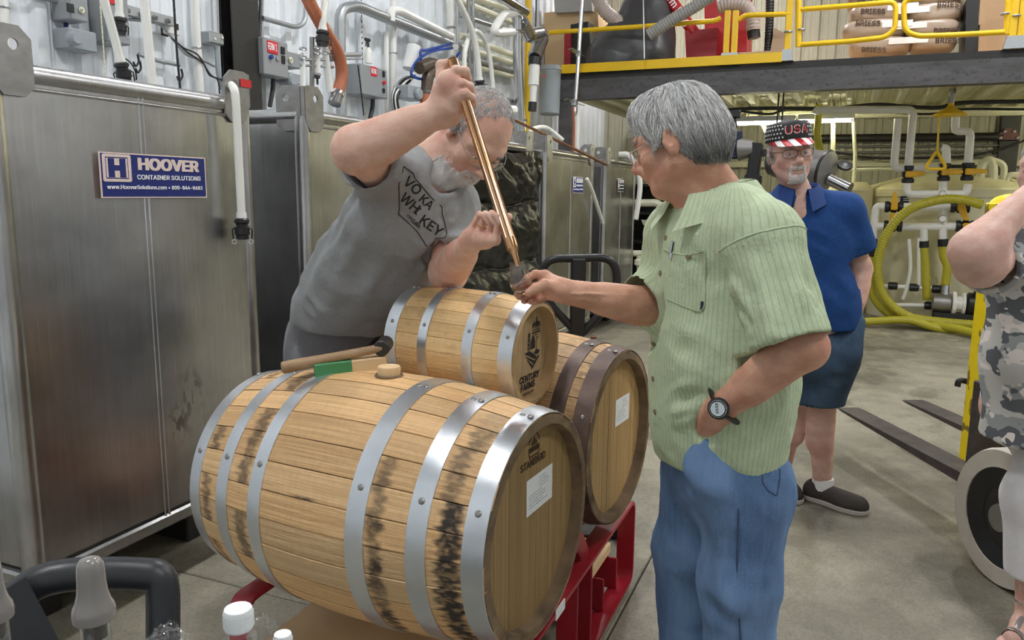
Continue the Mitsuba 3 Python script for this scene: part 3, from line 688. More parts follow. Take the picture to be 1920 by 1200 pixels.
class Head:
    def __init__(self, c, f, u, s=1.0):
        self.c = np.asarray(c, float); self.f = unit(f); self.u = unit(np.asarray(u, float) - self.f * (np.asarray(u, float) @ self.f)); self.l = np.cross(self.u, self.f); self.s = s
        self.ax = (self.l, self.f, self.u)

    def at(self, x, y, z): return self.c + self.s * (self.l * x + self.f * y + self.u * z)

    def loc(self, p): q = (np.asarray(p, float) - self.c) / self.s; return np.stack([q @ self.l, q @ self.f, q @ self.u], -1)

    def build(self, S, nose=1.0, jowl=1.0, open_=0.0, lids=0.0):
        a, s, ax = self.at, self.s, self.ax
        E = lambda c, r, k=.02, op='u', axes=ax: S.ell(a(*c), np.array(r) * s, axes, k * s, op)
        C = lambda p, q, r, r2=None, k=.012, op='u': S.cone(a(*p), a(*q), r * s, None if r2 is None else r2 * s, k * s, op)
        E((0, -.016, .040), (.076, .099, .084)); E((0, .032, -.008), (.063, .061, .088), .03); E((0, .026, -.062), (.057 * jowl, .056, .050), .03); E((0, .066, -.096), (.025, .020, .019), .025)
        for m in (-1, 1):
            C((m * .054 * jowl, -.004, -.050), (m * .022, .062, -.098), .017, .015, .025); E((m * .043, .058, -.024), (.022, .022, .019), .025)
        for p, q in (((-.050, .062, .022), (-.020, .086, .026)), ((-.020, .086, .026), (.020, .086, .026)), ((.020, .086, .026), (.050, .062, .022))): C(p, q, .010, k=.02)
        for m in (-1, 1):
            E((m * .032, .099, .002), (.019, .016, .012), .014, 's'); E((m * .031, .076, .001), (.0145, .0135, .0125), .004)
            C((m * .017, .083, .007 - lids), (m * .045, .076, .005 - lids), .0042, k=.004); C((m * .018, .082, -.010), (m * .044, .076, -.009), .0035, k=.005)
        n = nose
        C((0, .084, .010), (0, .108 + .006 * n, -.028), .0085, .0115, .012); E((0, .110 + .007 * n, -.031), (.0125, .0125, .011), .010)
        for m in (-1, 1): E((m * .0125, .101, -.036), (.0085, .0125, .0085), .008); E((m * .006, .108, -.042), (.0035, .006, .0045), .003, 's')
        C((-.030, .078, -.052), (0, .092, -.050), .008, k=.02); C((.030, .078, -.052), (0, .092, -.050), .008, k=.02)
        z = -.0675
        C((-.022, .084, z + .003), (0, .0945, z + .0065), .0052, k=.006); C((.022, .084, z + .003), (0, .0945, z + .0065), .0052, k=.006)
        C((-.019, .083, z - .0065 - open_), (.019, .083, z - .0065 - open_), .0055, k=.006); E((0, .0885, z - .0065 - open_), (.014, .0065, .0060), .006)
        C((-.025, .0835, z), (0, .097, z), .0018 + open_ * .5, k=.003, op='s'); C((.025, .0835, z), (0, .097, z), .0018 + open_ * .5, k=.003, op='s')
        for m in (-1, 1):
            ex = (unit(self.l * m * .9 - self.f * .45), unit(self.f * .9 + self.l * m * .45), self.u)
            E((m * .079, -.013, -.002), (.0085, .020, .033), .008, 'u', ex); E((m * .076, -.009, -.026), (.007, .010, .011), .006, 'u', ex)
            E((m * .0885, -.009, .004), (.0055, .0115, .019), .004, 's', ex); C((m * .0865, .004, -.004), (m * .083, .001, -.016), .0045, .004, .004)
        return self

    def eyes(self, key, iris=(.10, .16, .20), gaze=None):
        g = unit(self.f if gaze is None else gaze)
        for m in (-1, 1):
            c = self.at(m * .031, .0775, -.0005); v, f = ball(c, .0122 * self.s, 3); d = ((v - c) @ g) / (.0122 * self.s)
            col = np.where(d[:, None] > .975, (.01, .01, .01), np.where(d[:, None] > .88, iris, (.36, .33, .31))); part(key, 'eye', (v, f), 'toned', True, color=col)


def hand(S, wrist, d, n, side, curls, thumb, s=1.0, spread=.0, k=.004):
    """d towards the fingers, n out of the palm, side: the way the thumb lies; curls: per finger three angles (degrees)"""
    d = unit(d); n = unit(n - d * (np.asarray(n, float) @ d)); t = unit(np.asarray(side, float) - d * (np.asarray(side, float) @ d) - n * (np.asarray(side, float) @ n)); wrist = np.asarray(wrist, float)
    lens = ((.044, .027, .021), (.048, .031, .022), (.045, .029, .021), (.036, .022, .018)); off = (.030, .010, -.010, -.028); fw = (.090, .094, .089, .080); rad = (.0098, .0100, .0094, .0082)
    kn = []
    for i in range(4):
        p = wrist + s * (d * fw[i] + t * off[i] - n * .002); kn.append(p); S.cone(wrist + s * (t * off[i] * .62), p, .015 * s, .0118 * s, .014 * s)
    S.ell(wrist + s * (d * .045 + n * .006), np.array((.036, .042, .016)) * s, (t, d, n), .012 * s)
    for i in range(4):
        p, a = kn[i], 0.0; dd = unit(d + t * spread * (1.5 - i))
        for j in range(3):
            a += math.radians(curls[i][j]); v = dd * math.cos(a) + n * math.sin(a); q = p + v * lens[i][j] * s; r = rad[i] * (1 - .09 * j) * s; S.cone(p, q, r * 1.04, r * .93, k * s); p = q
    p = wrist + s * (d * .022 + t * .022 + n * .008)
    for j, (x, L) in enumerate(zip(thumb, (.044, .034, .027))):
        v = unit(d * x[0] + t * x[1] + n * x[2]); q = p + v * L * s; S.cone(p, q, (.0155, .0118, .0108)[j] * s, (.0120, .0108, .0088)[j] * s, (.014, .006, .005)[j] * s); p = q
    return S


def wrinkle(m, amp, fr, seed=0, aniso=(1, 1, 1), sharp=0.0):
    t = trimesh.Trimesh(*m, process=False); n = np.array(t.vertex_normals); p = m[0] * np.asarray(aniso) * fr
    w = meshkit.noise(p, seed) + .5 * meshkit.noise(p * 2.1 + 7, seed + 1) - .75
    if sharp: w = .5 - 2 * np.abs(w) ** .8 * sharp
    return m[0] + n * (amp * w)[:, None], m[1]


def creases(m, list_):
    """list_: (a, b, width, depth): a furrow with raised flanks along a line"""
    t = trimesh.Trimesh(*m, process=False); n = np.array(t.vertex_normals); v = m[0].copy(); h = np.zeros(len(v))
    for a, b, w, dp in list_:
        a, b = np.asarray(a, float), np.asarray(b, float); ba = b - a; u = np.clip((v - a) @ ba / (ba @ ba), 0, 1); d = np.linalg.norm(v - a - u[:, None] * ba, axis=1) / w
        h -= dp * np.exp(-d * d) * np.sin(np.pi * np.clip(u * .9 + .05, 0, 1)) ** .6; h += .45 * dp * np.exp(-(d - 1.6) ** 2 * 1.5) * np.sin(np.pi * np.clip(u * .9 + .05, 0, 1)) ** .6
    return v + n * h[:, None], m[1]


def strands(S, m, mask, flow, count, length, r, tone, seed=0, steps=6, lift=.004, jitter=.25, sides=3):
    """hairs rooted on the mesh where mask > 0, combed along flow(p), lying on the body S; one mesh and its colours"""
    g = np.random.default_rng(seed); v, f = m; c = v[f].mean(1); w = np.linalg.norm(np.cross(v[f[:, 1]] - v[f[:, 0]], v[f[:, 2]] - v[f[:, 0]]), axis=1) * np.clip(mask(c), 0, 1)
    i = g.choice(len(f), count, p=w / w.sum()); b = g.dirichlet((1, 1, 1), count); p = (v[f[i]] * b[:, :, None]).sum(1)
    pts = [p]; L = length * g.uniform(.6, 1.15, count) if np.isscalar(length) else length(p) * g.uniform(.7, 1.15, count); jd = g.normal(0, jitter, (count, 3)); lv = lift * g.uniform(.2, 1.0, count)
    for sidx in range(steps):
        e = 2e-3; s0 = S.dist(p); n = np.stack([S.dist(p + e * np.eye(3)[a]) - s0 for a in range(3)], -1) / e; n /= np.linalg.norm(n, axis=1, keepdims=True) + 1e-9
        d = flow(p) + jd; d -= n * (d * n).sum(1, keepdims=True) * .85; d /= np.linalg.norm(d, axis=1, keepdims=True) + 1e-9; p = p + d * (L / steps)[:, None]
        s1 = S.dist(p); want = lv * (1 - .5 * sidx / steps) + .0006; p = p + n * np.clip(want - s1, -.004, .02)[:, None] ; pts.append(p)
    Pn = np.stack(pts, 1); t = np.gradient(Pn, axis=1); t /= np.linalg.norm(t, axis=2, keepdims=True) + 1e-9; x = np.cross(t, g.normal(size=(count, 1, 3))); x /= np.linalg.norm(x, axis=2, keepdims=True) + 1e-9; y = np.cross(t, x)
    k = steps + 1; rr = (r * g.uniform(.7, 1.3, (count, 1)) * np.linspace(1, .25, k)[None])[..., None, None]; a = np.arange(sides) * 2 * math.pi / sides
    V = (Pn[:, :, None] + rr * (np.cos(a)[None, None, :, None] * x[:, :, None] + np.sin(a)[None, None, :, None] * y[:, :, None])).reshape(-1, 3)
    h, j, q = np.meshgrid(np.arange(count), np.arange(k - 1), np.arange(sides), indexing='ij'); b0 = h * k * sides; q2 = (q + 1) % sides
    Q = np.stack([b0 + j * sides + q, b0 + j * sides + q2, b0 + (j + 1) * sides + q2, b0 + (j + 1) * sides + q], -1).reshape(-1, 4)
    col = np.repeat(tone(g, pts[0]), k * sides, 0); return (V, np.vstack([Q[:, [0, 1, 2]], Q[:, [0, 2, 3]]])), col


def greys(lo, hi, white=.5, warm=1.0):
    def f(g, p):
        t = np.clip(g.beta(1.2, 1.2, len(p)) * .8 + (meshkit.noise(p * 90, 4) - .5) * .6 + (white - .5), 0, 1)[:, None]; return lo + (hi - lo) * t * np.array([1, .985 * warm, .96 * warm])
    return f


def specs(key, H, w=.052, h=.036, rim=.0011, tone='black_plastic', z=-.002, y=.098, rimless=False, lens='thin_clear', arm_to=(-.02)):
    """spectacles: two lenses, rims, bridge and side arms"""
    g = fresh(f'{key}__spectacles'); fr = []
    for m in (-1, 1):
        a = np.linspace(0, 2 * math.pi, 25); ex = np.sign(np.cos(a)) * np.abs(np.cos(a)) ** .75 * w / 2; ez = np.sign(np.sin(a)) * np.abs(np.sin(a)) ** .75 * h / 2
        lp = np.array([H.at(m * (.033) + i, y - abs(m * .033 + i) ** 2 * 3.2, z + j) for i, j in zip(ex, ez)]); fr.append(tube(lp, rim * H.s, 6))
        ln = np.vstack([lp[:-1], lp.mean(0) + H.f * .0008]); n = len(ln) - 1; part(g, 'lens', (ln, np.stack([np.arange(n), (np.arange(n) + 1) % n, np.full(n, n)], -1)), lens, False)
        e = H.at(m * (.033 + w / 2), y - (.033 + w / 2) ** 2 * 3.2, z + .008); fr.append(tube(spline([e, H.at(m * .076, .060, z + .010), H.at(m * .0815, arm_to if np.isscalar(arm_to) else arm_to[0], z + .012), H.at(m * .084, -.022, z + .006)], 5), rim * 1.15 * H.s, 6))
    fr.append(tube(spline([H.at(-.033 + w / 2 - .001, y - .002, z + .006), H.at(0, y + .003, z + .010), H.at(.033 - w / 2 + .001, y - .002, z + .006)], 5), rim * 1.1 * H.s, 6))
    scene[g] = mikit.ply(cat(fr), tone, 40); return g


def add_hollow(S, a, b, ra, rb, k=.004): S.cone(a, b, ra, rb, k, 's')


def cloth_uv(v, origin, axis, front):
    """uv.x metres round the axis, uv.y metres along it"""
    axis = unit(axis); f = unit(np.asarray(front, float) - axis * (np.asarray(front, float) @ axis)); l = np.cross(axis, f); q = v - origin
    return np.stack([np.arctan2(q @ l, q @ f), q @ axis], -1)


# ------------------------------------------------------------------ the man in the green shirt
def stripe_c(p, n, uv):
    x = uv.x * 74.0; a = x - dr.floor(x); line = smoothstep(.10, .04, dr.abs(a - .5)); pair = smoothstep(.05, .02, dr.abs(a - .32)) * .45
    puck = .88 + .2 * noise(uv.x * 1500, uv.y * 260, 1.0); soft = fbm(p.x * 30, p.y * 30, p.z * 30, 3)
    return mix(mix((.40, .475, .30), (.50, .575, .39), soft), (.24, .31, .19), dr.clip(line + pair, 0, 1) * .55) * puck
scene['green_stripe'] = {'type': 'twosided', 'b': {'type': 'bumpmap', 'arbitrary': mikit.proc(lambda p, n, uv: noise(p.x * 330, p.y * 330, p.z * 200)), 'scale': .0012, 'bsdf': {'type': 'principled', 'base_color': mikit.proc(stripe_c), 'roughness': .75, 'specular': .2, 'sheen': .25}}}
def denim(a, b, c):
    def f(p, n, uv):
        tw = noise((p.x + p.y * .7 + p.z * .6) * 900, (p.z - p.x) * 420, p.y * 420); k = mix(a, b, smoothstep(.25, .75, fbm(p.x * 7, p.y * 7, p.z * 3.2, 4))); st = noise(p.x * 190, p.y * 190, p.z * 11)
        return mix(k, c, smoothstep(.55, .95, tw) * .30 + .16 * st)
    return mikit.proc(f)
scene['denim_blue'] = {'type': 'twosided', 'b': {'type': 'principled', 'base_color': denim((.055, .11, .225), (.15, .25, .43), (.28, .38, .54)), 'roughness': .8, 'specular': .2, 'sheen': .2}}
scene['denim_dark'] = {'type': 'twosided', 'b': {'type': 'principled', 'base_color': denim((.022, .045, .085), (.055, .095, .155), (.13, .19, .26)), 'roughness': .8, 'specular': .2, 'sheen': .2}}
mat('seam_blue', (.035, .06, .12), .8); mat('button_brown', (.20, .16, .09), .35); mat('watch_screen', (.55, .60, .62), .2); mat('shoe_sole', (.42, .38, .35), .7); mat('white_cloth', (.74, .73, .72), .8)

PM = thing('person', 'grey haired man in a green striped shirt and jeans holding out a tasting glass', 'person')
gt = 1.90
fG = unit(-R0 * math.cos(.42) - G0 * math.sin(.42)); lG = np.cross([0, 0, 1.0], fG); Z = A(0, 0, 1)
axg = (lG, fG, Z)
hf = -R0 * math.cos(.54) + G0 * math.sin(.54); hfd = unit(hf * math.cos(.30) - Z * math.sin(.30)); hl = np.cross(Z, hf)
ear = PG(1259, 262, 1.825); HG = Head(ear - hl * .079 + hfd * .013 + Z * .002, hfd, Z, 1.0)
neck = PG(1338, 398, gt + .01); shl, shr = PG(1432, 452, 1.715), PG(1268, 440, 2.04); ell_, wrl = PG(1506, 650, 1.64), PG(1350, 766, 1.715); elr, wrr = PG(1238, 578, 2.02), PG(1062, 547, 1.925)
S = Soft()
HG.build(S, .75, 1.04)
S.cone(HG.at(0, -.038, -.055), neck + Z * .03, .056, .062, .03).cone(HG.at(0, .02, -.075), neck + fG * .04 + Z * .02, .045, .055, .03)
S.cone(neck + Z * .03, neck - Z * .10, .062, .10, .04).cone(neck - Z * .12, PG(1365, 800, gt), .10, .11, .05)
S.chain([neck - Z * .06, shl - Z * .02, ell_], [.05, .048, .045], .03).cone(ell_, wrl, .046, .033, .03).ell(ell_ + R0 * .010 - Z * .004, .039, None, .02).cone(ell_ * .72 + wrl * .28 + Z * .008, ell_ * .4 + wrl * .6, .042, .037, .03)
S.chain([neck - Z * .06, shr - Z * .02, elr], [.05, .050, .047], .03).cone(elr, wrr, .050, .031, .03).cone(elr * .75 + wrr * .25 - Z * .006, elr * .4 + wrr * .6 - Z * .004, .048, .039, .02)
for a, b, r in (((1195, 557, 1.955), (1095, 550, 1.90), .0035), ((1180, 578, 1.96), (1090, 560, 1.905), .0032), ((1150, 560, 1.935), (1075, 551, 1.895), .003)): S.cone(PG(*a), PG(*b), r, r * .8, .006)
hand(S, wrl, PG(1330, 850, 1.815) - wrl, G0 + R0 * .25, -R0, [(10, 12, 8)] * 4, [(.9, .35, .2), (.95, .2, .2), (.95, .1, .2)], 1.06)
pts = dict(index=((1022, 515, 1.945), (1003, 514, 1.948), (988, 523, 1.940), (979, 533, 1.930)), middle=((1021, 529, 1.948), (1001, 538, 1.955), (983, 547, 1.945), (970, 552, 1.922)),
           ring=((1023, 543, 1.942), (1007, 554, 1.942), (992, 561, 1.932), (983, 564, 1.915)), pinky=((1028, 553, 1.93), (1014, 562, 1.925), (1002, 566, 1.912), (995, 566, 1.902)))
for i, (nm, q) in enumerate(pts.items()):
    q = [PG(*x) for x in q]; r = (.0102, .0104, .0098, .0086)[i]; S.cone(wrr, q[0], .021, .0125, .014); S.chain(q, [r * 1.1, r * 1.02, r * .95, r * .86], .004)
S.chain([PG(1050, 548, 1.905), PG(1021, 534, 1.892), PG(1004, 541, 1.882), PG(991, 549, 1.877)], [.018, .0135, .0112, .0098], .008)
S.ell(PG(1040, 540, 1.922), (.034, .024, .026), (R0, G0, Z), .016)
hb = HG.c
part(PM, 'body', S.mesh(.0075, [(hb - .135, hb + .135, .0027), (PG(975, 590, 1.9) - .01, PG(1065, 505, 1.96) + .01, .0034)], lo=None), 'skin_tan', True)
HG.eyes(PM, gaze=unit(hfd - Z * .35))
SKG = S
# hair: a close cap with strands combed back and down
SH = Soft(); a = HG.at
SH.ell(a(0, -.016, .046), (.082, .099, .087), HG.ax, .02).ell(a(0, .050, .085), (.058, .045, .040), HG.ax, .04).ell(a(0, -.050, .0), (.074, .066, .075), HG.ax, .03).cone(a(.0, -.070, -.01), a(0, -.060, -.060), .058, .045, .03)
for m in (-1, 1): SH.cone(a(m * .067, .028, .055), a(m * .068, .018, -.006), .018, .010, .02)
for m in (-1, 1): SH.ell(a(m * .086, -.010, -.012), (.02, .024, .030), HG.ax, .01, 's')
SH.ell(a(0, .115, -.01), (.075, .07, .078), HG.ax, .015, 's').half(a(0, -.05, -.078), -HG.u + HG.f * .1, .02)
for m in (-1, 1): SH.cone(a(m * .08, .02, -.03), a(m * .08, -.035, -.085), .03, .03, .01, 's')
hm = SH.mesh(.0045)
hk = part(PM, 'hair', hm, 'hair_tone', True, color=np.full((len(hm[0]), 3), .22))
def mk(p): q = HG.loc(p); return np.where((q[:, 2] > -.058), 1.0, 0)
def fl(p):
    q = HG.loc(p); r = q - np.array([0, -.045, .125]); front = np.clip((q[:, 1] - .0) / .06, 0, 1)[:, None]
    w = r * np.array([.55, .8, .5]) + np.array([0, -.02, -.11]); w = w * (1 - front) + front * np.stack([q[:, 0] * .9, .05 + 0 * q[:, 0], -.075 + 0 * q[:, 0]], -1); w[:, 1] += .015 * np.sin(q[:, 0] * 120)
    w /= np.linalg.norm(w, axis=1, keepdims=True); return w @ np.array([HG.l, HG.f, HG.u])
def tone_g(g, p):
    q = HG.loc(p); k = np.clip((q[:, 2] + .06) / .10, 0, 1)[:, None]; k = k * np.clip(1.25 - np.abs(q[:, 1] - .02)[:, None] * 0, 0, 1); t = greys(.16, .95, .62)(g, p); d = greys(.04, .40, .35)(g, p); return t * k + d * (1 - k)
m, col = strands(SH, hm, mk, fl, 9000, lambda p: np.where(HG.loc(p)[:, 2] < -.02, .034, .056), .00085, tone_g, 3, 6, .007, .16)
part(PM, 'hair_strands', m, 'hair_tone', True, color=col, kind='stuff')
bm = SKG.mesh(.006, lo=HG.c - .14, hi=HG.c + .15)
for m_ in (-1, 1):                                     # brows
    mm, cc = strands(SKG, bm, lambda p, m_=m_: ((np.abs(HG.loc(p)[:, 0] * m_ - .032) < .02) & (np.abs(HG.loc(p)[:, 2] - .026) < .006) & (HG.loc(p)[:, 1] > .05)).astype(float), lambda p: np.repeat((HG.l * m_ + HG.u * .2)[None], len(p), 0), 90, .008, .0005, greys(.2, .6, .4), 5, 3, .001)
    part(PM, 'eyebrow', mm, 'hair_tone', True, color=cc)
specs(PM, HG, rim=.0012, tone='chrome', y=.112, z=-.004)

# shirt
T_ = Soft(); up = PG(1352, 480, gt); be = PG(1356, 690, gt)
T_.ell(PG(1350, 475, gt), (.200, .128, .175), axg, .05).ell(PG(1352, 640, gt), (.200, .158, .26), axg, .06).ell(PG(1352, 745, gt), (.198, .166, .34), axg, .05)
T_.cone(shl + Z * .0, shr + Z * .0, .070, .070, .05).cone(neck - Z * .02, shl + Z * .02, .075, .068, .05).cone(neck - Z * .02, shr + Z * .02, .075, .068, .05)
sle, sre = PG(1484, 640, 1.635), PG(1212, 566, 2.0)
T_.cone(shl - Z * .005, sle, .082, .085, .03).cone(shr - Z * .01, PG(1240, 556, 2.03), .080, .080, .03).cone(PG(1240, 556, 2.03), PG(1216, 562, 2.005), .080, .078, .03)
hem = PG(1352, 868, gt)
T_.half(hem, -Z + fG * .08, .006)
dl = unit(sle - shl)
T_.ell(PG(1338, 822, 1.66), (.046, .115, .066), (R0, G0, Z), .012, 's').cone(PG(1352, 850, 1.66), PG(1340, 905, 1.66), .035, .065, .02, 's')
for (p0, d0, r0) in ((sle, dl, .077),): T_.half(p0, d0, .006) if False else None
# open cuffs and hem: hollows with the cloth left as a rim
def cuff(SD, p, d, R, r, deep):
    SD.trim(p, d, R * 1.6, .20); SD.cone(p - d * deep, p + d * .06, r * .92, r, .006, 's')
cuff(T_, sle, dl, .085, .076, .07)
dr_ = unit(PG(1205, 568, 2.0) - PG(1250, 545, 2.04)); cuff(T_, PG(1199, 566, 1.99), dr_, .08, .068, .05)
T_.ell(hem + Z * .0, (.175, .135, .10), axg, .01, 's'); T_.cone(neck + Z * .10 + fG * .02, neck - Z * .012 + fG * .012, .07, .067, .008, 's')
tm = T_.mesh(.0062)
fold = [(PG(1395, 470, 1.72), PG(1412, 610, 1.63), .012, .012), (PG(1330, 545, 1.72), PG(1400, 585, 1.66), .016, .014), (PG(1320, 515, 1.74), PG(1395, 560, 1.66), .012, .008), (PG(1440, 470, 1.62), PG(1470, 600, 1.56), .022, .008), (PG(1520, 470, 1.62), PG(1525, 600, 1.6), .018, .007),
        (PG(1260, 640, 1.80), PG(1380, 690, 1.72), .025, .008), (PG(1240, 760, 1.80), PG(1310, 740, 1.74), .018, .012), (PG(1235, 800, 1.80), PG(1300, 770, 1.74), .014, .012), (PG(1400, 790, 1.72), PG(1470, 730, 1.78), .02, .010), (PG(1380, 760, 1.74), PG(1480, 800, 1.78), .016, .008), (PG(1290, 450, 1.82), PG(1330, 520, 1.76), .02, .006), (PG(1370, 400, 1.82), PG(1440, 430, 1.70), .02, .005)]
tm = creases(wrinkle(wrinkle(tm, .014, 8, 3, (1, 1, .6)), .005, 24, 8), [(a, b, w_, d_ * 1.5) for a, b, w_, d_ in fold])
ct = be; uvb = cloth_uv(tm[0], ct, Z, fG); uvb[:, 0] *= .20; uvs = cloth_uv(tm[0], shl, dl, R0); uvs[:, 0] *= .085
in_s = (Soft().cone(shl, sle, .095, .10).dist(tm[0]) < .0) & ((tm[0] - shl) @ dl > .0); uv = np.where(in_s[:, None], uvs, uvb)
sh = part(PM, 'shirt', tm, 'green_stripe', True, uv=uv)
# collar: a folded band round the neck
def collar(key, neck, f, l, rad, h, drop, mat_, width=.16, uvk=.2, open_=.30, back=.02, lean=.01):
    a = np.linspace(open_, 2 * math.pi - open_, 41); V = []
    for s, (dr0, dz) in enumerate(((-.012, -.01), (-.010, h * .6), (-.004, h), (.004, h * .96), (.024, h * .35), (.046, -drop))):
        row = []
        for t in a:
            e = max(0, math.cos(t)) ; tip = (abs(t - math.pi) / (math.pi - open_)) ** 5
            rr = rad + dr0 * (1 + .25 * tip); row.append(neck + f * (math.cos(t) * rr * 1.08) + l * (math.sin(t) * rr) + Z * (dz - .018 * e - (drop * 1.1 * tip if s >= 4 else 0) + back * (1 - math.cos(t)) * .5) - f * 0)
        V.append(row)
    V = np.array(V); r, n, _ = V.shape; i, j = np.meshgrid(np.arange(r - 1), np.arange(n - 1), indexing='ij'); q = np.stack([i * n + j, i * n + j + 1, (i + 1) * n + j + 1, (i + 1) * n + j], -1).reshape(-1, 4)
    v = V.reshape(-1, 3); v2, f2 = np.vstack([v, v - 0]), np.vstack([q[:, [0, 1, 2]], q[:, [0, 2, 3]]])
    uv_ = np.stack([np.tile(a * uvk, r), np.repeat(np.arange(r) * .03, n)], -1); return part(key, 'collar', (v, f2), mat_, True, uv=uv_)
collar(sh, neck + Z * .020, fG, lG, .088, .042, .022, 'green_stripe', uvk=.12)
# placket, buttons, pocket, pen, tab
def on(S, px, py, g, off=.001):                        # first surface of a soft body, or of a mesh, along that sight line
    if not isinstance(S, Soft):
        d = unit(ray(px, py)); q, _, _ = S.ray.intersects_location(EYE[None], d[None], multiple_hits=False)
        return (q[0] if len(q) else PG(px, py, g)) - d * off
    d = ray(px, py); d = d / np.linalg.norm(d); p = EYE + d * (np.linalg.norm(PG(px, py, g) - EYE) - .35)
    for _ in range(80): p = p + d * float(np.clip(S.dist(p[None])[0] * .8, -.01, .05))
    return p - d * off
def normal(S, p): e = 2e-3; return unit([float(S.dist((p + e * np.eye(3)[i])[None])[0] - S.dist((p - e * np.eye(3)[i])[None])[0]) for i in range(3)])
TG = trimesh.Trimesh(*tm, process=False)
for (x, y) in ((1248, 446), (1238, 512), (1232, 579), (1225, 645), (1224, 710), (1228, 772)):
    p = on(TG, x, y, 1.82, .002); n = normal(T_, p); part(sh, 'button', lathe([(.0062, -.003), (.0066, .0012), (.005, .0024), (.0042, .0016), (0, .0016)], 14, p, n), 'button_brown')
p = on(TG, 1290, 482, 1.78, .003); n = normal(T_, p); part(sh, 'button', lathe([(.0062, -.003), (.0066, .0012), (.005, .0024), (.0042, .0016), (0, .0016)], 14, p, n), 'button_brown')
pk = [on(TG, *c, 1.78, .0035) for c in ((1246, 468), (1262, 474), (1290, 478), (1320, 470), (1322, 520), (1318, 580), (1285, 575), (1250, 560))]
part(sh, 'pocket_seam', cat([tube(spline(pk[2:6] + [pk[6], pk[7]], 5), .0016, 6), tube(spline(pk[:4], 5), .0022, 6)]), 'green_stripe', True)
for ln in TG.section(plane_origin=shl, plane_normal=dl).discrete:
    ok = Soft().cone(shl, sle, .099, .104).dist(ln) < 0; idx = np.flatnonzero(ok)
    for ch_ in np.split(idx, np.flatnonzero(np.diff(idx) > 1) + 1):
        if len(ch_) > 12: part(sh, 'sleeve_seam', tube(ln[ch_][::3], .0022, 6), 'green_stripe', True)
p, q = on(TG, 1262, 452, 1.78, .006), on(TG, 1257, 484, 1.78, .006); k = thing('pen', 'slim silver pen clipped in the pocket of the green shirt', 'pen'); part(k, 'barrel', rod(q, p, .0042, n=10, bev=.001), 'chrome'); part(k, 'clip', rod(p - Z * .002 - G0 * .0045, p * .3 + q * .7 - G0 * .0045, .0014, n=6), 'black_plastic')
p = on(TG, 1316, 574, 1.74, .002); n = normal(T_, p); x, y, z = basis(n, Z); part(sh, 'tab', box(p, (.007, .022, .002), .0005, (np.cross(Z, n), unit(Z - n * (Z @ n)), n)), 'navy')
# jeans and shoes
J = Soft(); hip = PG(1362, 868, gt)
J.ell(hip - Z * .02, (.178, .132, .15), axg, .05)
kl, kr = PR(1385, 1100, 1.82, .50), PR(1290, 1100, 2.00, .50); al, ar = PR(1392, 1300, 1.82, .09), PR(1300, 1300, 2.02, .09)
J.chain([hip + lG * .088 - Z * .06, kl, al], [.105, .092, .088], .05).chain([hip - lG * .092 - Z * .06, kr, ar], [.105, .090, .086], .04)
J.ell(PG(1336, 872, 1.768), (.066, .038, .074), (R0, G0, Z), .06).half(A(0, 0, .045), -Z, .004)
jm = creases(wrinkle(wrinkle(J.mesh(.0085), .011, 8, 21, (1, 1, .5)), .003, 34, 22), [(PG(1275, 890, 1.80), PG(1400, 960, 1.74), .03, .010), (PG(1290, 960, 1.8), PG(1330, 1080, 1.75), .03, .010), (PG(1440, 1040, 1.8), PG(1380, 1090, 1.74), .022, .012), (PG(1450, 1090, 1.8), PG(1400, 1130, 1.74), .02, .012), (PG(1310, 1130, 1.78), PG(1400, 1160, 1.74), .025, .010), (PG(1300, 1050, 1.78), PG(1350, 1200, 1.74), .03, .009)])
TJ = trimesh.Trimesh(*jm, process=False)
jk = part(PM, 'jeans', jm, 'denim_blue', True)
part(jk, 'side_seam', tube(spline([on(TJ, *c, 1.75, .0005) for c in ((1383, 862), (1384, 960), (1382, 1060), (1386, 1160), (1392, 1240))], 6), .002, 6), 'seam_blue', True)
pc = [on(TJ, *c, 1.78, .001) for c in ((1428, 870), (1430, 905), (1440, 920), (1456, 930), (1462, 900), (1462, 880))]; part(jk, 'back_pocket', tube(fillet(pc, .004), .0018, 6), 'seam_blue', True)
part(jk, 'front_pocket', tube(spline([on(TJ, *c, 1.74, .002) for c in ((1300, 806), (1322, 816), (1345, 818), (1372, 810))], 5), .0042, 8), 'denim_blue', True)


def shoe(key, heel, f, L, w, mat_, sole='shoe_sole', h=.055):
    S = Soft(); f = unit(f); l = np.cross(Z, f); h0 = np.asarray(heel, float); S.cone(h0 + Z * .045 + f * .035, h0 + f * (L - .05) + Z * .034, w * .46, w * .44, .02).ell(h0 + f * (L * .66) + Z * .03, (w * .56, L * .30, .038), (l, f, Z), .02).cone(h0 + f * .045 + Z * .05, h0 + f * .06 + Z * .085, w * .43, w * .40, .03).half(h0 + Z * .018, -Z, .004).half(h0 + Z * .092 + f * .0, Z - f * .25, .004).cone(h0 + f * .05 + Z * .06, h0 + f * .05 + Z * .13, w * .33, w * .36, .004, 's')
    k = part(key, 'shoe', S.mesh(.005), mat_, True)
    Q = Soft().cone(h0 + f * .045 + Z * .014, h0 + f * (L - .055) + Z * .014, w * .50, w * .48, .02).ell(h0 + f * (L * .66) + Z * .014, (w * .59, L * .32, .05), (l, f, Z), .02).half(h0 + Z * .026, Z, .003).half(h0 + Z * .001, -Z, .002)
    part(k, 'sole', Q.mesh(.005), sole, 30); return k


shoe(PM, A(al[0], al[1], 0) - fG * .08, fG, .29, .105, 'black_rubber'); shoe(PM, A(ar[0], ar[1], 0) - fG * .08, fG, .29, .105, 'black_rubber')
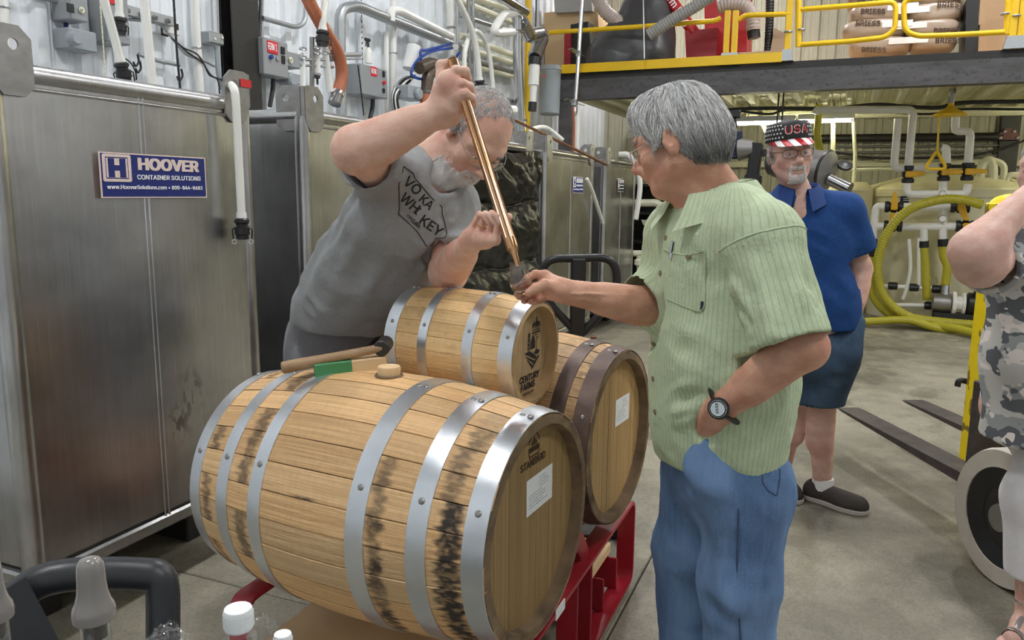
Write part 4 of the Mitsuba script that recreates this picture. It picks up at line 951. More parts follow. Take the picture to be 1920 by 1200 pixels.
# watch
d = unit(wrl - ell_); nW = unit(-G0 * .85 + Z * .2 - R0 * .35); nW = unit(nW - d * (nW @ d)); cw = wrl - d * .012
w = fresh(f'{PM}__watch'); lat = np.cross(d, nW); a = np.linspace(0, 2 * math.pi, 33)
scene[w] = mikit.ply(tube(np.array([cw + lat * math.cos(t) * .0425 + nW * math.sin(t) * .0415 for t in a]), .0105, 8, flat=.25, hint=d), 'black_plastic', 40)
part(w, 'case', lathe([(.022, -.003), (.025, .003), (.023, .008), (.019, .0095), (0, .0095)], 28, cw + nW * .042, nW), 'black_plastic'); part(w, 'bezel', torus(cw + nW * .051, nW, .0190, .0012, 28, 6), 'chrome')
part(w, 'screen', lathe([(.0160, 0), (.0160, .0006), (0, .0006)], 24, cw + nW * .0515, nW), 'watch_screen'); part(w, 'digits', write('10:58', .0062, cw + nW * .0523 - d * .002, -d * .6 + lat * .8, unit(np.cross(nW, -d * .6 + lat * .8)), True, .0003), 'black_print', False)

# the tasting glass in his hand
gb, gr = PG(982, 559, 1.905), PG(969.5, 491, 1.900); gd = unit(gr - gb); gl = np.linalg.norm(gr - gb); sc = gl / .090
k = thing('tasting_glass', 'small tulip shaped tasting glass with a little whiskey, held under the copper tube', 'glass')
outer = [(.0, 0), (.0165, 0), (.0175, .003), (.012, .010), (.0125, .014), (.021, .022), (.0265, .032), (.0275, .040), (.0255, .052), (.0205, .070), (.0180, .084), (.0182, .090)]
inner = [(.0170, .0898), (.0168, .084), (.0192, .070), (.0241, .052), (.0260, .040), (.0248, .032), (.0185, .0235), (.008, .019), (0, .0185)]
part(k, 'bowl', lathe(np.array(outer + inner) * sc, 36, gb, gd), 'clear_glass', 40)
part(k, 'whiskey', lathe(np.array([(0, .0189), (.0075, .0194), (.0178, .0238), (.0236, .0315), (.0238, .0335), (0, .0335)]) * sc, 32, gb, gd), 'whiskey', 40)
# the copper tube that draws whiskey from the barrel
t0, t1 = PG(848, 112, 2.10), PG(972, 500, 1.905); td = unit(t1 - t0); L = np.linalg.norm(t1 - t0)
mat('copper', pale((.50, .25, .12), (.70, .40, .21), 9, 9, 9, 4), .17, 1.0)
k = thing('whiskey_thief', 'long polished copper tube that the man in grey tips over the tasting glass', 'tube')
part(k, 'tube', lathe([(.0105, 0), (.0135, .003), (.0140, .05), (.0145, L - .075), (.0150, L - .074), (.0150, L - .050), (.0140, L - .046), (.0085, L - .032), (.0060, L - .004), (.0050, L), (.0035, L)], 28, t0, td), 'copper')
for s in (.0075, -.0075):
    x, y, z = basis(td, G0); part(k, 'rib', rod(t0 + td * .06 + (x * s - unit(G0) * .0122), t0 + td * (L - .08) + (x * s - G0 * .0126), .0024, n=8), 'copper')
part(k, 'thumb_ring', torus(t0 - td * .004, td, .0095, .003, 20, 8), 'chrome')


# ------------------------------------------------------------------ the man in the grey T-shirt who holds the tube
def jersey(a, b):
    def f(p, n, uv): return mix(a, b, noise(p.x * 700, p.y * 700, p.z * 700) * .6 + .4 * noise(p.x * 260 + 3, p.y * 260, p.z * 90)) * (.92 + .16 * fbm(p.x * 12, p.y * 12, p.z * 12, 3))
    return mikit.proc(f)
def fabric(name, c, rough=.85, bump=420, h=.0006):
    scene[name] = {'type': 'twosided', 'b': {'type': 'bumpmap', 'arbitrary': mikit.proc(lambda p, n, uv: noise(p.x * bump, p.y * bump, p.z * bump)), 'scale': h, 'bsdf': {'type': 'principled', 'base_color': c, 'roughness': rough, 'specular': .2, 'sheen': .3}}}
fabric('grey_jersey', jersey((.215, .22, .225), (.33, .335, .34))); fabric('shorts_grey', jersey((.17, .17, .185), (.25, .25, .27))); fabric('polo_blue', jersey((.008, .035, .135), (.02, .075, .25)))
QM = thing('person', 'bearded man in a grey printed T-shirt leaning over the barrels with a copper tube', 'person')
fh, lh = A(.30, -.55, -.78), A(.78, .50, -.30); W = lambda v: R0 * v[0] + G0 * v[1] + Z * v[2]
fh, lh = unit(W(fh)), unit(W(lh)); lh = unit(lh - fh * (lh @ fh)); uh = np.cross(fh, lh)
ear = PG(850, 236, 2.36); HQ = Head(ear + lh * .079 * 1.08 + fh * .013, fh, uh, 1.08)
hip = PX(628, 640, -1.73); nk = PG(806, 318, 2.475); sr, sl = PG(738, 342, 2.38), PG(846, 388, 2.59); er, wr = PG(668, 280, 2.11), PG(836, 206, 2.105); el, wl = PG(840, 512, 2.40), PG(886, 449, 2.07)
S = Soft(); HQ.build(S, 1.1, 1.10, .001, .006)
S.cone(HQ.at(0, -.045, -.05), nk, .060, .070, .03).cone(HQ.at(0, .02, -.085), nk + R0 * .03 - Z * .03, .045, .06, .04)
ch = PG(765, 420, 2.52); S.cone(nk - uh * .0, ch, .075, .09, .05).cone(ch, hip, .10, .11, .05)
S.chain([nk * .5 + sr * .5, sr, er], [.055, .062, .056], .03).cone(er, wr, .060, .036, .03).ell(er + A(0, 0, -.004), .052, None, .03).cone(er * .72 + wr * .28 - Z * .012, er * .42 + wr * .58 - Z * .004, .056, .043, .03)
S.chain([nk * .5 + sl * .5, sl, el], [.055, .060, .053], .03).cone(el, wl, .050, .032, .03).ell(el, .050, None, .03).cone(el * .72 + wl * .28, el * .42 + wl * .58, .051, .040, .03)
# right hand: closed round the top of the tube, thumb over its end
tc = lambda y: t0 + td * float(((PG(900, y, 2.05) - t0) @ Z) / (td @ Z))
zp = lambda x, y, g: PG(780 + x / 4.615, 90 + y / 4.615, g)
S.cone(wr, zp(290, 300, 2.070), .036, .032, .03).cone(wr + Z * .0, zp(235, 360, 2.09), .034, .024, .03).cone(zp(330, 500, 2.08), zp(370, 430, 2.066), .030, .020, .02).cone(zp(285, 290, 2.068), zp(360, 410, 2.062), .021, .019, .02)
for q, r in (((zp(285, 285, 2.066), zp(345, 195, 2.060), zp(425, 205, 2.072), zp(452, 270, 2.098)), .0122), ((zp(325, 335, 2.060), zp(400, 308, 2.052), zp(462, 335, 2.070), zp(482, 385, 2.098)), .0120), ((zp(355, 400, 2.060), zp(425, 395, 2.048), zp(478, 435, 2.064), zp(498, 480, 2.092)), .0118), ((zp(350, 450, 2.066), zp(415, 455, 2.058), zp(462, 490, 2.078), zp(470, 520, 2.10)), .0104)):
    S.chain(q, [r * 1.12, r * 1.05, r, r * .88], .005)
S.chain([zp(240, 380, 2.10), zp(222, 245, 2.105), zp(215, 150, 2.11), zp(322, 112, 2.105)], [.022, .0150, .0125, .0102], .008)
# left hand: fingers rising in front of the tube, tips bent behind it
yp = lambda x, y, g: PG(720 + x / 5, 300 + y / 5, g)
for q, r in (((yp(815, 655, 2.015), yp(892, 505, 2.005), yp(930, 520, 1.975), yp(985, 585, 1.965)), .0072), ((yp(900, 685, 1.995), yp(948, 505, 1.985), yp(985, 520, 1.960), yp(1035, 590, 1.95)), .0079), ((yp(985, 710, 1.975), yp(1010, 500, 1.965), yp(1045, 520, 1.945), yp(1085, 590, 1.94)), .0082), ((yp(1050, 715, 1.955), yp(1078, 530, 1.945), yp(1110, 555, 1.955), yp(1140, 620, 1.965)), .0083)):
    S.chain(q, [r * 1.1, r * 1.06, r, r * .9], .002); S.cone(wl, q[0] - Z * .012, .024, .012, .014)
S.chain([yp(900, 740, 2.03), yp(1040, 660, 1.99), yp(1110, 600, 1.985), yp(1165, 535, 1.975)], [.020, .0145, .0120, .0105], .008).ell(yp(850, 735, 2.03), .027, None, .02).ell(yp(950, 750, 2.005), .019, None, .02)
lg = np.cross(Z, unit(R0 * .85 - G0 * .5)); fq = unit(R0 * .85 - G0 * .5)
kn = [hip + lg * s * .10 + fq * .03 - Z * (hip[2] - .50) for s in (-1, 1)]; an = [A(k_[0], k_[1], .09) - fq * .05 for k_ in kn]
for k_, a_ in zip(kn, an): S.chain([hip - Z * .1, k_, a_], [.11, .062, .042], .03).cone(k_ - Z * .1 - fq * .02, k_ - Z * .2 - fq * .02, .06, .055, .03)
bm = S.mesh(.008, [(HQ.c - .15, HQ.c + .15, .003), (PG(815, 225, 2.1) - .02, PG(895, 105, 2.12) + .03, .0034), (PG(868, 470, 2.0) - .02, PG(962, 392, 2.0) + .03, .0027)])
part(QM, 'body', bm, 'skin_fair', True)
a = HQ.at
# grey hair cropped short at the sides, thin on top, and a beard
fm = S.mesh(.006, lo=HQ.c - .15, hi=HQ.c + .16)
down = lambda H: (lambda p: np.repeat((-H.u + H.f * .25)[None], len(p), 0))
def hmask(p):
    q = HQ.loc(p); line = .055 + .055 * np.clip((q[:, 1] + .06) / .10, 0, 1); top = (q[:, 2] > line) & (q[:, 1] < .022 + .03 * np.abs(q[:, 0]) / .06); side = (np.abs(q[:, 0]) > .050) & (q[:, 1] < .022) & (q[:, 2] > .0 - .5 * np.clip(-q[:, 1] - .02, 0, .1)) & (q[:, 2] < .1)
    back = (q[:, 1] < -.05) & (q[:, 2] > -.06); return (top | side | back).astype(float)
mm, cc = strands(S, fm, hmask, lambda p: (HQ.loc(p) * [.6, .3, .1] + [0, .035, -.02]) @ np.array([HQ.l, HQ.f, HQ.u]), 5200, .018, .0009, greys(.22, .92, .5), 11, 4, .006, .02)
part(QM, 'hair', mm, 'hair_tone', True, color=cc, kind='stuff')
def bmask(p):
    q = HQ.loc(p); x = np.abs(q[:, 0]); chin = (q[:, 2] < -.078) & (q[:, 2] > -.135) & (q[:, 1] > .02); must = (q[:, 2] > -.066) & (q[:, 2] < -.047) & (q[:, 1] > .068) & (x < .033); corner = (x > .022) & (x < .036) & (q[:, 2] < -.05) & (q[:, 1] > .055)
    side = (q[:, 2] < -.035 - .5 * np.clip(q[:, 1], 0, .07)) & (q[:, 2] > -.125) & (q[:, 1] > -.005); return np.where(chin | must | corner, 1.0, np.where(side & (q[:, 1] > .03), .05, 0))
def bfl(p): q = HQ.loc(p); return (np.stack([q[:, 0] * 6, .45 + 0 * q[:, 0], -1 + 0 * q[:, 0]], -1)) @ np.array([HQ.l, HQ.f, HQ.u])
mm, cc = strands(S, fm, bmask, bfl, 4600, lambda p: np.where((HQ.loc(p)[:, 2] < -.078) & (HQ.loc(p)[:, 1] > .03), .024, .006), .0008, greys(.50, 1.0, .66), 12, 4, .006, .22)
part(QM, 'beard', mm, 'hair_tone', True, color=cc, kind='stuff')
for m_ in (-1, 1):
    mm, cc = strands(S, fm, lambda p, m_=m_: ((np.abs(HQ.loc(p)[:, 0] * m_ - .032) < .02) & (np.abs(HQ.loc(p)[:, 2] - .026) < .005) & (HQ.loc(p)[:, 1] > .05)).astype(float), lambda p: np.repeat((HQ.l * m_ + HQ.u * .2)[None], len(p), 0), 160, .012, .0007, greys(.10, .5, .4), 5, 3, .002)
    part(QM, 'eyebrow', mm, 'hair_tone', True, color=cc)
HQ.eyes(QM, gaze=unit(HQ.f - HQ.u * .6)); specs(QM, HQ, w=.050, h=.032, rim=.0009, tone='steel_dull', y=.108)
# the ring
p0, p1 = yp(900, 685, 1.995), yp(948, 505, 1.985); part(QM, 'ring', torus(p0 * .62 + p1 * .38, p1 - p0, .0118, .0016, 24, 8), 'brass', label='gold ring')
# T-shirt
T2 = Soft(); axu = unit(PG(785, 380, 2.50) - hip); l2 = unit(sl - sr); l2 = unit(l2 - axu * (l2 @ axu)); f2 = np.cross(l2, axu); ax2 = (l2, f2, axu)
T2.ell(PG(772, 415, 2.51), (.205, .150, .20), ax2, .06).ell(PG(706, 500, 2.62), (.20, .188, .22), ax2, .06).ell(PG(650, 585, 2.72), (.195, .175, .20), ax2, .06).cone(sr, sl, .085, .085, .06).cone(nk - Z * .03, sr, .09, .085, .05).cone(nk - Z * .03, sl, .09, .08, .05)
sre, sle = PG(688, 300, 2.20), sl * .28 + el * .72; T2.cone(sr, sre, .088, .088, .04).cone(sl, sle, .086, .084, .022).cone(PG(705, 420, 2.44), PG(640, 540, 2.60), .10, .12, .06)
d1, d2 = unit(er - sr), unit(el - sl); T2.trim(sre, d1, .125, .12).cone(sre - d1 * .09, sre + d1 * .05, .070, .080, .006, 's')
T2.trim(sle, d2, .092, .09).cone(sle - d2 * .06, sle + d2 * .05, .062, .066, .006, 's')
hm_ = PG(628, 606, 2.66); hn = unit(-axu * .35 - Z * .9 + R0 * .05); T2.half(PG(636, 604, 2.70), hn, .006).cone(nk + (HQ.c - nk) * .9, nk - Z * .005 + R0 * .012, .085, .082, .008, 's').ell(PG(830, 335, 2.42), (.05, .08, .05), (R0, G0, Z), .02, 's')
T2.ell(PG(640, 640, 2.70), (.165, .155, .10), ax2, .01, 's')
tm = T2.mesh(.0068)
tm = creases(wrinkle(wrinkle(tm, .014, 8, 33, (1, 1, .8)), .004, 24, 35), [(PG(834, 385, 2.42), PG(822, 470, 2.40), .010, .016), (PG(845, 400, 2.4), PG(862, 440, 2.36), .010, .006), (PG(840, 420, 2.38), PG(868, 425, 2.36), .008, .005), (PG(700, 460, 2.35), PG(640, 580, 2.5), .03, .010), (PG(740, 500, 2.38), PG(700, 610, 2.45), .025, .008), (PG(690, 330, 2.3), PG(620, 470, 2.45), .018, .010), (PG(700, 340, 2.3), PG(720, 440, 2.4), .02, .010), (PG(730, 320, 2.3), PG(790, 440, 2.36), .02, .008), (PG(640, 400, 2.4), PG(560, 540, 2.55), .03, .008), (PG(850, 400, 2.45), PG(800, 520, 2.5), .02, .014), (PG(860, 380, 2.45), PG(815, 470, 2.42), .014, .010), (PG(810, 340, 2.38), PG(840, 440, 2.4), .016, .009), (PG(600, 560, 2.5), PG(720, 600, 2.55), .02, .006), (PG(560, 560, 2.5), PG(640, 610, 2.55), .016, .006), (PG(760, 400, 2.36), PG(800, 540, 2.45), .02, .006)])
sh = part(QM, 'shirt', tm, 'grey_jersey', True)


def printed(S, parent, name, mesh2d, x0, y0, ang, g, mat_, off=.0035, hpx=1.0, label=None, shear=0.0):
    """lettering drawn flat near the chest, then laid on the cloth along the way the wearer faces the viewer"""
    v = mesh2d[0]; c = PG(x0, y0, g); ca, sa = math.cos(ang), math.sin(ang); X = R0 * ca - Z * sa; Y = R0 * sa + Z * ca; v3 = c + X * v[:, :1] + Y * v[:, 1:2]
    d = unit(c - EYE); m = drape((v3 - d * .30 + d * v[:, 2:3], mesh2d[1]), S, d, off, split=.012); return part(parent, name, m, mat_, False, label=label)


flat = lambda s, h, b=True: (lambda t: (t[0] * [1, 1, 1] - [0, 0, 0], t[1]))(text(s, h, b, .0008))
ANG = math.radians(40)
class Bumpy:                                           # the cloth with its wrinkles, as a distance along a sight line
    def __init__(self, m): self.t = trimesh.Trimesh(*m, process=False)
def lay(parent, name, m2, x0, y0, ang, g, tri, mat_, off=.0012, squeeze=1.0, label=None):
    v = m2[0]; t = trimesh.Trimesh(v * [1, 1, 0] + [0, 0, 0], m2[1], process=False); vv, ff = trimesh.remesh.subdivide_to_size(m2[0], m2[1], .02, max_iter=10)
    c = PG(x0, y0, g); ca, sa = math.cos(ang), math.sin(ang); X = (R0 * ca - Z * sa) * squeeze; Y = R0 * sa + Z * ca; v3 = c + X * vv[:, :1] + Y * vv[:, 1:2]; d = v3 - EYE; d /= np.linalg.norm(d, axis=1, keepdims=True)
    loc, ir, it = tri.ray.intersects_location(np.repeat(EYE[None], len(d), 0), d, multiple_hits=False); best = np.full(len(d), np.nan); best[ir] = np.linalg.norm(loc - EYE, axis=1); ok = ~np.isnan(best); best[~ok] = np.nanmedian(best)
    good = ok[ff].all(1); return part(parent, name, (EYE + d * (best - off - vv[:, 2] * .4)[:, None], ff[good]), mat_, False, label=label)
TR = trimesh.Trimesh(*tm, process=False)
for s, x, y, h, sq in (('VO', 768, 355, .029, 1.0), ('KA', 795, 385, .026, .95), ('WH', 763, 387, .029, .95), ('I', 778, 401, .024, .9), ('KEY', 804, 431, .029, 1.0)):
    lay(sh, 'print', text(s, h, True, .0006), x, y, math.radians(42 if s != 'KEY' else 36), 2.36, TR, 'black_print', squeeze=sq)
for s, x, y, h in (('CENTURY', 774, 415, .0075), ('FARMS', 777, 422, .0075)): lay(sh, 'print', text(s, h, True, .0006), x, y, math.radians(38), 2.36, TR, 'black_print')
out = [(757, 312), (775, 325), (778, 334), (795, 354), (808, 370), (829, 388), (829, 400), (834, 418), (838, 438), (834, 446), (817, 447), (811, 460), (800, 462), (783, 435), (764, 416), (747, 402), (749, 390), (748, 346), (755, 322), (757, 312)]
pts_ = []
for x, y in out:
    d = ray(x, y); d /= np.linalg.norm(d); L_, _, _ = TR.ray.intersects_location(EYE[None], d[None], multiple_hits=False)
    if len(L_): pts_.append(L_[0] - d * .002)
part(sh, 'print_outline', tube(np.array(pts_), .0014, 5), 'black_print')
# cargo shorts and shoes
J2 = Soft().ell(hip, (.19, .17, .16), (lg, fq, Z), .05).cone(PG(630, 610, 2.78), hip, .15, .16, .05)
for s, k_ in zip((-1, 1), kn): J2.cone(hip + lg * s * .09 - Z * .05, k_ + Z * .02, .115, .105, .05)
J2.half(A(0, 0, .50), -Z, .005)
part(QM, 'shorts', creases(wrinkle(J2.mesh(.009), .012, 9, 41, (1, 1, .6)), [(PG(560, 600, 2.7), PG(540, 680, 2.7), .02, .01), (PG(570, 600, 2.7), PG(600, 640, 2.66), .012, .008), (PG(540, 640, 2.7), PG(600, 680, 2.7), .02, .008), (PG(650, 630, 2.6), PG(700, 660, 2.6), .02, .008)]), 'shorts_grey', True)
for a_ in an: shoe(QM, A(a_[0], a_[1], 0) - fq * .08, fq, .30, .11, 'black_rubber')


# ------------------------------------------------------------------ the man with the flag visor
UM = thing('person', 'man in a blue polo shirt, denim shorts and a stars and stripes visor', 'person')
gu = 3.50; fu = unit(-G0 * .97 - R0 * .22); lu = np.cross(Z, fu); axu_ = (lu, fu, Z)
hc = PG(1481, 287, gu - .02); hfu = unit(-G0 * .99 - R0 * .02 - Z * .05); HU = Head(hc, hfu, Z + R0 * -.12, 1.08)
nk = PR(1497, 372, gu, 1.45); sl, sr = PG(1583, 400, gu - .02), PG(1440, 400, gu + .06); el, wl = PG(1612, 505, gu + .02), PG(1598, 598, gu - .06); hip = PG(1528, 640, gu)
S = Soft(); HU.build(S, .95, 1.06, 0.0, .0035); S.cone(HU.at(0, -.035, -.06), nk, .056, .062, .03).cone(nk - Z * .10, hip, .10, .13, .05).chain([nk - Z * .05, sl, el], [.06, .058, .050], .03).cone(el, wl, .050, .034, .03).cone(el * .7 + wl * .3, el * .4 + wl * .6, .05, .042, .03)
er_, wr_ = PG(1415, 505, gu + .1), PG(1430, 600, gu + .02); S.chain([nk - Z * .05, sr, er_, wr_], [.06, .058, .050, .034], .03)
hand(S, wl, PG(1590, 645, gu - .08) - wl, -lu, fu, [(12, 15, 10)] * 4, [(.95, .2, .2), (.97, .1, .2), (.97, .05, .2)]); hand(S, wr_, PG(1440, 645, gu) - wr_, lu, fu, [(12, 15, 10)] * 4, [(.5, .8, .3), (.75, .6, .3), (.8, .5, .3)])
fl_, fr_ = PZ(1540, 940, .0), PZ(1462, 915, .0); kl, kr = hip * 0 + A(*(fl_ + (hip - fl_) * .42)[:2], .50), A(*(fr_ + (hip - fr_) * .42)[:2], .50)
for k_, a_, s in ((kl, fl_, 1), (kr, fr_, -1)): S.chain([hip + lu * .09 * s - Z * .1, k_, A(a_[0], a_[1], .08)], [.10, .063, .042], .03).cone(k_ - Z * .08 - fu * .02, k_ - Z * .20 - fu * .018, .060, .054, .03)
part(UM, 'body', S.mesh(.009, [(HU.c - .13, HU.c + .13, .0036)]), 'skin_pink', True); HU.eyes(UM, gaze=unit(HU.f + R0 * .3))
fm = S.mesh(.006, lo=HU.c - .14, hi=HU.c + .13)
def bm2(p):
    q = HU.loc(p); x = np.abs(q[:, 0]); chin = (q[:, 2] < -.083) & (q[:, 2] > -.118) & (q[:, 1] > .050) & (x < .034); must = (q[:, 2] > -.060) & (q[:, 2] < -.048) & (q[:, 1] > .072) & (x < .030); cor = (x > .025) & (x < .033) & (q[:, 2] < -.052) & (q[:, 1] > .06) & (q[:, 2] > -.10); return (chin | must | cor).astype(float)
mm, cc = strands(S, fm, bm2, lambda p: (np.stack([HU.loc(p)[:, 0] * 5, .4 + 0 * p[:, 0], -1 + 0 * p[:, 0]], -1)) @ np.array([HU.l, HU.f, HU.u]), 1500, .008, .0008, greys(.45, .95, .62), 31, 3, .003, .2); part(UM, 'beard', mm, 'hair_tone', True, color=cc, kind='stuff')
mm, cc = strands(S, fm, lambda p: ((HU.loc(p)[:, 2] > -.03) & (HU.loc(p)[:, 2] < .05) & (HU.loc(p)[:, 1] < .02) & ((np.abs(HU.loc(p)[:, 0]) > .055) | (HU.loc(p)[:, 1] < -.06))).astype(float), lambda p: np.repeat(-HU.u[None], len(p), 0), 1800, .013, .0009, greys(.3, .8, .5), 32, 3, .004, .15); part(UM, 'hair', mm, 'hair_tone', True, color=cc, kind='stuff')
for m_ in (-1, 1):
    mm, cc = strands(S, fm, lambda p, m_=m_: ((np.abs(HU.loc(p)[:, 0] * m_ - .032) < .019) & (np.abs(HU.loc(p)[:, 2] - .024) < .005) & (HU.loc(p)[:, 1] > .05)).astype(float), lambda p: np.repeat((HU.l * m_ + HU.u * .2)[None], len(p), 0), 150, .009, .0007, greys(.25, .6, .4), 5, 3, .001)
    part(UM, 'eyebrow', mm, 'hair_tone', True, color=cc)
specs(UM, HU, w=.054, h=.033, rim=.0014, tone='dark_bronze', y=.110, z=.000)
# visor: a starred band, a striped brim, red letters
cap = fresh(f'{UM}__visor'); a = HU.at
def ringp(t, z, r=1.0): return a(math.sin(t) * .0835 * r, math.cos(t) * .108 * r - .014, z)
nt = 72; rows = []
prof = [(.050, 1.03), (.066, 1.05), (.086, 1.03), (.106, .97), (.117, .90), (.119, .82)]
V = np.array([[ringp(t, z + .006 * math.cos(t), r) for t in np.linspace(0, 2 * math.pi, nt, endpoint=False)] for z, r in prof]); r_, n_ = len(prof), nt
i, j = np.meshgrid(np.arange(r_ - 1), np.arange(n_), indexing='ij'); j2 = (j + 1) % n_; q = np.stack([i * n_ + j, (i + 1) * n_ + j, (i + 1) * n_ + j2, i * n_ + j2], -1).reshape(-1, 4)
scene[cap] = mikit.ply((V.reshape(-1, 3), np.vstack([q[:, [0, 2, 1]], q[:, [0, 3, 2]]])), 'black_print', True)
part(cap, 'crown_cloth', (lambda v: (np.array(v), [[k, (k + 1) % nt, nt] for k in range(nt)]))([ringp(t, .118, .84) for t in np.linspace(0, 2 * math.pi, nt, endpoint=False)] + [a(0, -.014, .136)]), 'black_print', True)
star = sg.Polygon([(math.sin(k * math.pi / 5) * (1 if k % 2 == 0 else .42), math.cos(k * math.pi / 5) * (1 if k % 2 == 0 else .42)) for k in range(10)]); sr_ = np.random.default_rng(9)
def on_band(poly, t, z, lift=.002, depth=.001):
    rr = np.interp(z, [p[0] for p in prof], [p[1] for p in prof]); o = ringp(t, z + .006 * math.cos(t), rr + .012); dt = unit(ringp(t + .02, z, rr) - ringp(t - .02, z, rr)); up_ = unit(ringp(t, z + .01, np.interp(z + .01, [p[0] for p in prof], [p[1] for p in prof])) - ringp(t, z, rr)); return prism(poly, depth, o, -dt, up_)
st = []
for s in (-1, 1):
    for t in np.arange(.62, 2.9, .155):
        for k_, z in enumerate((.062, .078, .094, .108)): st.append(on_band(affinity.scale(star, .0056, .0056, origin=(0, 0)), s * (t + .075 * (k_ % 2)), z))
part(cap, 'star', cat(st), 'white_print', False, label='white printed stars', kind='stuff')
for k_, (ch_, t) in enumerate((('U', -.36), ('S', 0.0), ('A', .36))):
    for (mm_, hgt, lift) in (('white_print', .0335, .0), ('bright_red', .029, .0012)):
        tx = text(ch_, hgt, True, .001); rr = 1.012; o = ringp(-t * -1, .062 + (0 if lift else -.002), 1.03) + HU.f * lift * .5; o = ringp(t, .074 + (0 if lift else -.0022) + .006 * math.cos(t), 1.03); dt = unit(ringp(t + .02, .07) - ringp(t - .02, .07)); nrm = unit(np.cross(HU.u, dt)); nrm = nrm if nrm @ (o - HU.c) > 0 else -nrm
        x_ = np.cross(HU.u, nrm); part(cap, 'letter', place(tx, o + nrm * (lift + .001) , x_ * (1.0 if lift else 1.05), unit(HU.u - nrm * .06), nrm), mm_, False)
# brim in stripes
def brim(u, v):                                        # u across -1..1, v out 0..1
    t = u * 1.35; b = np.array([ringp(tt, .052 + .006 * math.cos(tt), 1.0) for tt in np.ravel(t)]).reshape(t.shape + (3,)); out_ = (HU.f * .92 - HU.u * .40); L_ = .074 * np.clip(1 - np.abs(u) ** 2.6, 0, 1); return b + out_ * (L_ * v)[..., None] + HU.u * ((-.012 * u ** 2 * v)[..., None])
for k_ in range(9):
    u0, u1 = -1 + 2 * k_ / 9, -1 + 2 * (k_ + 1) / 9; g1 = grid(6, 8, lambda u, v: brim(u0 + (u1 - u0) * u + .12 * v * (1 if True else 0) * (1 - abs(u0)), v)); g2 = (g1[0] - HU.u * .0022, g1[1][:, ::-1])
    part(cap, 'brim_stripe', cat([g1, g2]), 'white_print' if k_ % 2 else 'bright_red', True)
# polo
T3 = Soft(); T3.ell(PG(1512, 455, gu), (.215, .135, .20), axu_, .06).ell(PG(1522, 545, gu), (.20, .155, .22), axu_, .06).ell(PG(1528, 600, gu), (.195, .155, .20), axu_, .05).cone(sl, sr, .075, .075, .05).cone(nk - Z * .02, sl, .075, .07, .05).cone(nk - Z * .02, sr, .075, .07, .05)
sle = PG(1606, 470, gu); T3.cone(sl, sle, .082, .086, .03); sre = PG(1420, 470, gu + .08); T3.cone(sr, sre, .082, .086, .03); d1, d2 = unit(el - sl), unit(er_ - sr)
for s_, d_ in ((sle, d1), (sre, d2)): T3.trim(s_, d_, .14, .14).cone(s_ - d_ * .05, s_ + d_ * .05, .062, .066, .005, 's')
T3.half(PG(1528, 612, gu), -Z, .006).cone(nk + Z * .12 + fu * .03, nk - Z * .0 + fu * .01, .075, .068, .008, 's').ell(nk + fu * .085 - Z * .045, (.022, .05, .05), axu_, .01, 's')
tm = creases(wrinkle(wrinkle(T3.mesh(.009), .012, 9, 51, (1, 1, .7)), .004, 24, 52), [(PG(1560, 470, gu - .1), PG(1520, 560, gu - .15), .025, .008), (PG(1540, 520, gu - .15), PG(1590, 580, gu - .1), .03, .008), (PG(1500, 430, gu - .15), PG(1560, 470, gu - .12), .02, .006)])
sh = part(UM, 'polo_shirt', tm, 'polo_blue', True); mat('polo_plain', (.012, .045, .18), .8)
collar(sh, nk + Z * .004, fu, lu, .080, .040, .026, 'polo_plain', open_=.34)
J3 = Soft().ell(hip - Z * .03, (.185, .15, .15), axu_, .05)
for k_, s in ((kl, 1), (kr, -1)): J3.cone(hip + lu * .085 * s - Z * .08, k_ + Z * .03, .112, .112, .05)
J3.half(A(0, 0, .49), -Z, .006).cone(kl + Z * .02, kl - Z * .1, .095, .1, .006, 's').cone(kr + Z * .02, kr - Z * .1, .095, .1, .006, 's'); J3.cone(wl - Z * .02, PG(1588, 660, gu - .1), .055, .06, .03)
jk = part(UM, 'denim_shorts', creases(wrinkle(J3.mesh(.010), .010, 9, 61, (1, 1, .6)), [(PG(1540, 660, gu - .15), PG(1600, 690, gu - .1), .025, .008), (PG(1550, 720, gu - .15), PG(1600, 700, gu - .1), .025, .008)]), 'denim_dark', True)
mat('shoe_brown', (.035, .028, .024), .75)
for a_, dir_ in ((fl_, fu * .7 + R0 * .75), (fr_, fu * .9 + R0 * .2)):
    part(UM, 'sock', rod(A(a_[0], a_[1], .06), A(a_[0], a_[1], .125), .050, .048, 20, .006), 'white_cloth'); shoe(UM, A(a_[0], a_[1], 0) - unit(dir_) * .075, dir_, .30, .108, 'shoe_brown', h=.06)

# ------------------------------------------------------------------ the woman at the right edge
WM = thing('person', 'woman in a camouflage top and white cropped trousers with one arm raised', 'person')
gw = 2.46; fw = unit(-R0 * .85 - G0 * .53); lw = np.cross(Z, fw); axw = (lw, fw, Z)
foot = PZ(1908, 1190, .0); base = A(foot[0], foot[1], 0); hip = PR(1962, 780, gw, .86); sl = PG(1905, 452, gw - .08); sr = PG(1968, 440, gw + .24); nk = PG(1948, 415, gw + .06)
el, wl = PG(1822, 470, gw - .28), PG(1952, 352, gw - .16); HW = Head(PG(1968, 318, gw + .02) , unit(fw + Z * -.05), Z, .96)
S = Soft(); HW.build(S, .8, .95); S.cone(HW.at(0, -.035, -.06), nk, .05, .056, .03).cone(nk, hip, .10, .13, .06).chain([nk - Z * .05, sl, PG(1838, 492, gw - .24)], [.06, .064, .070], .03).cone(PG(1838, 490, gw - .25), el, .066, .050, .03).cone(el, wl, .058, .036, .03).ell(PG(1845, 452, gw - .26), (.060, .05, .046), (R0, G0, Z), .03)
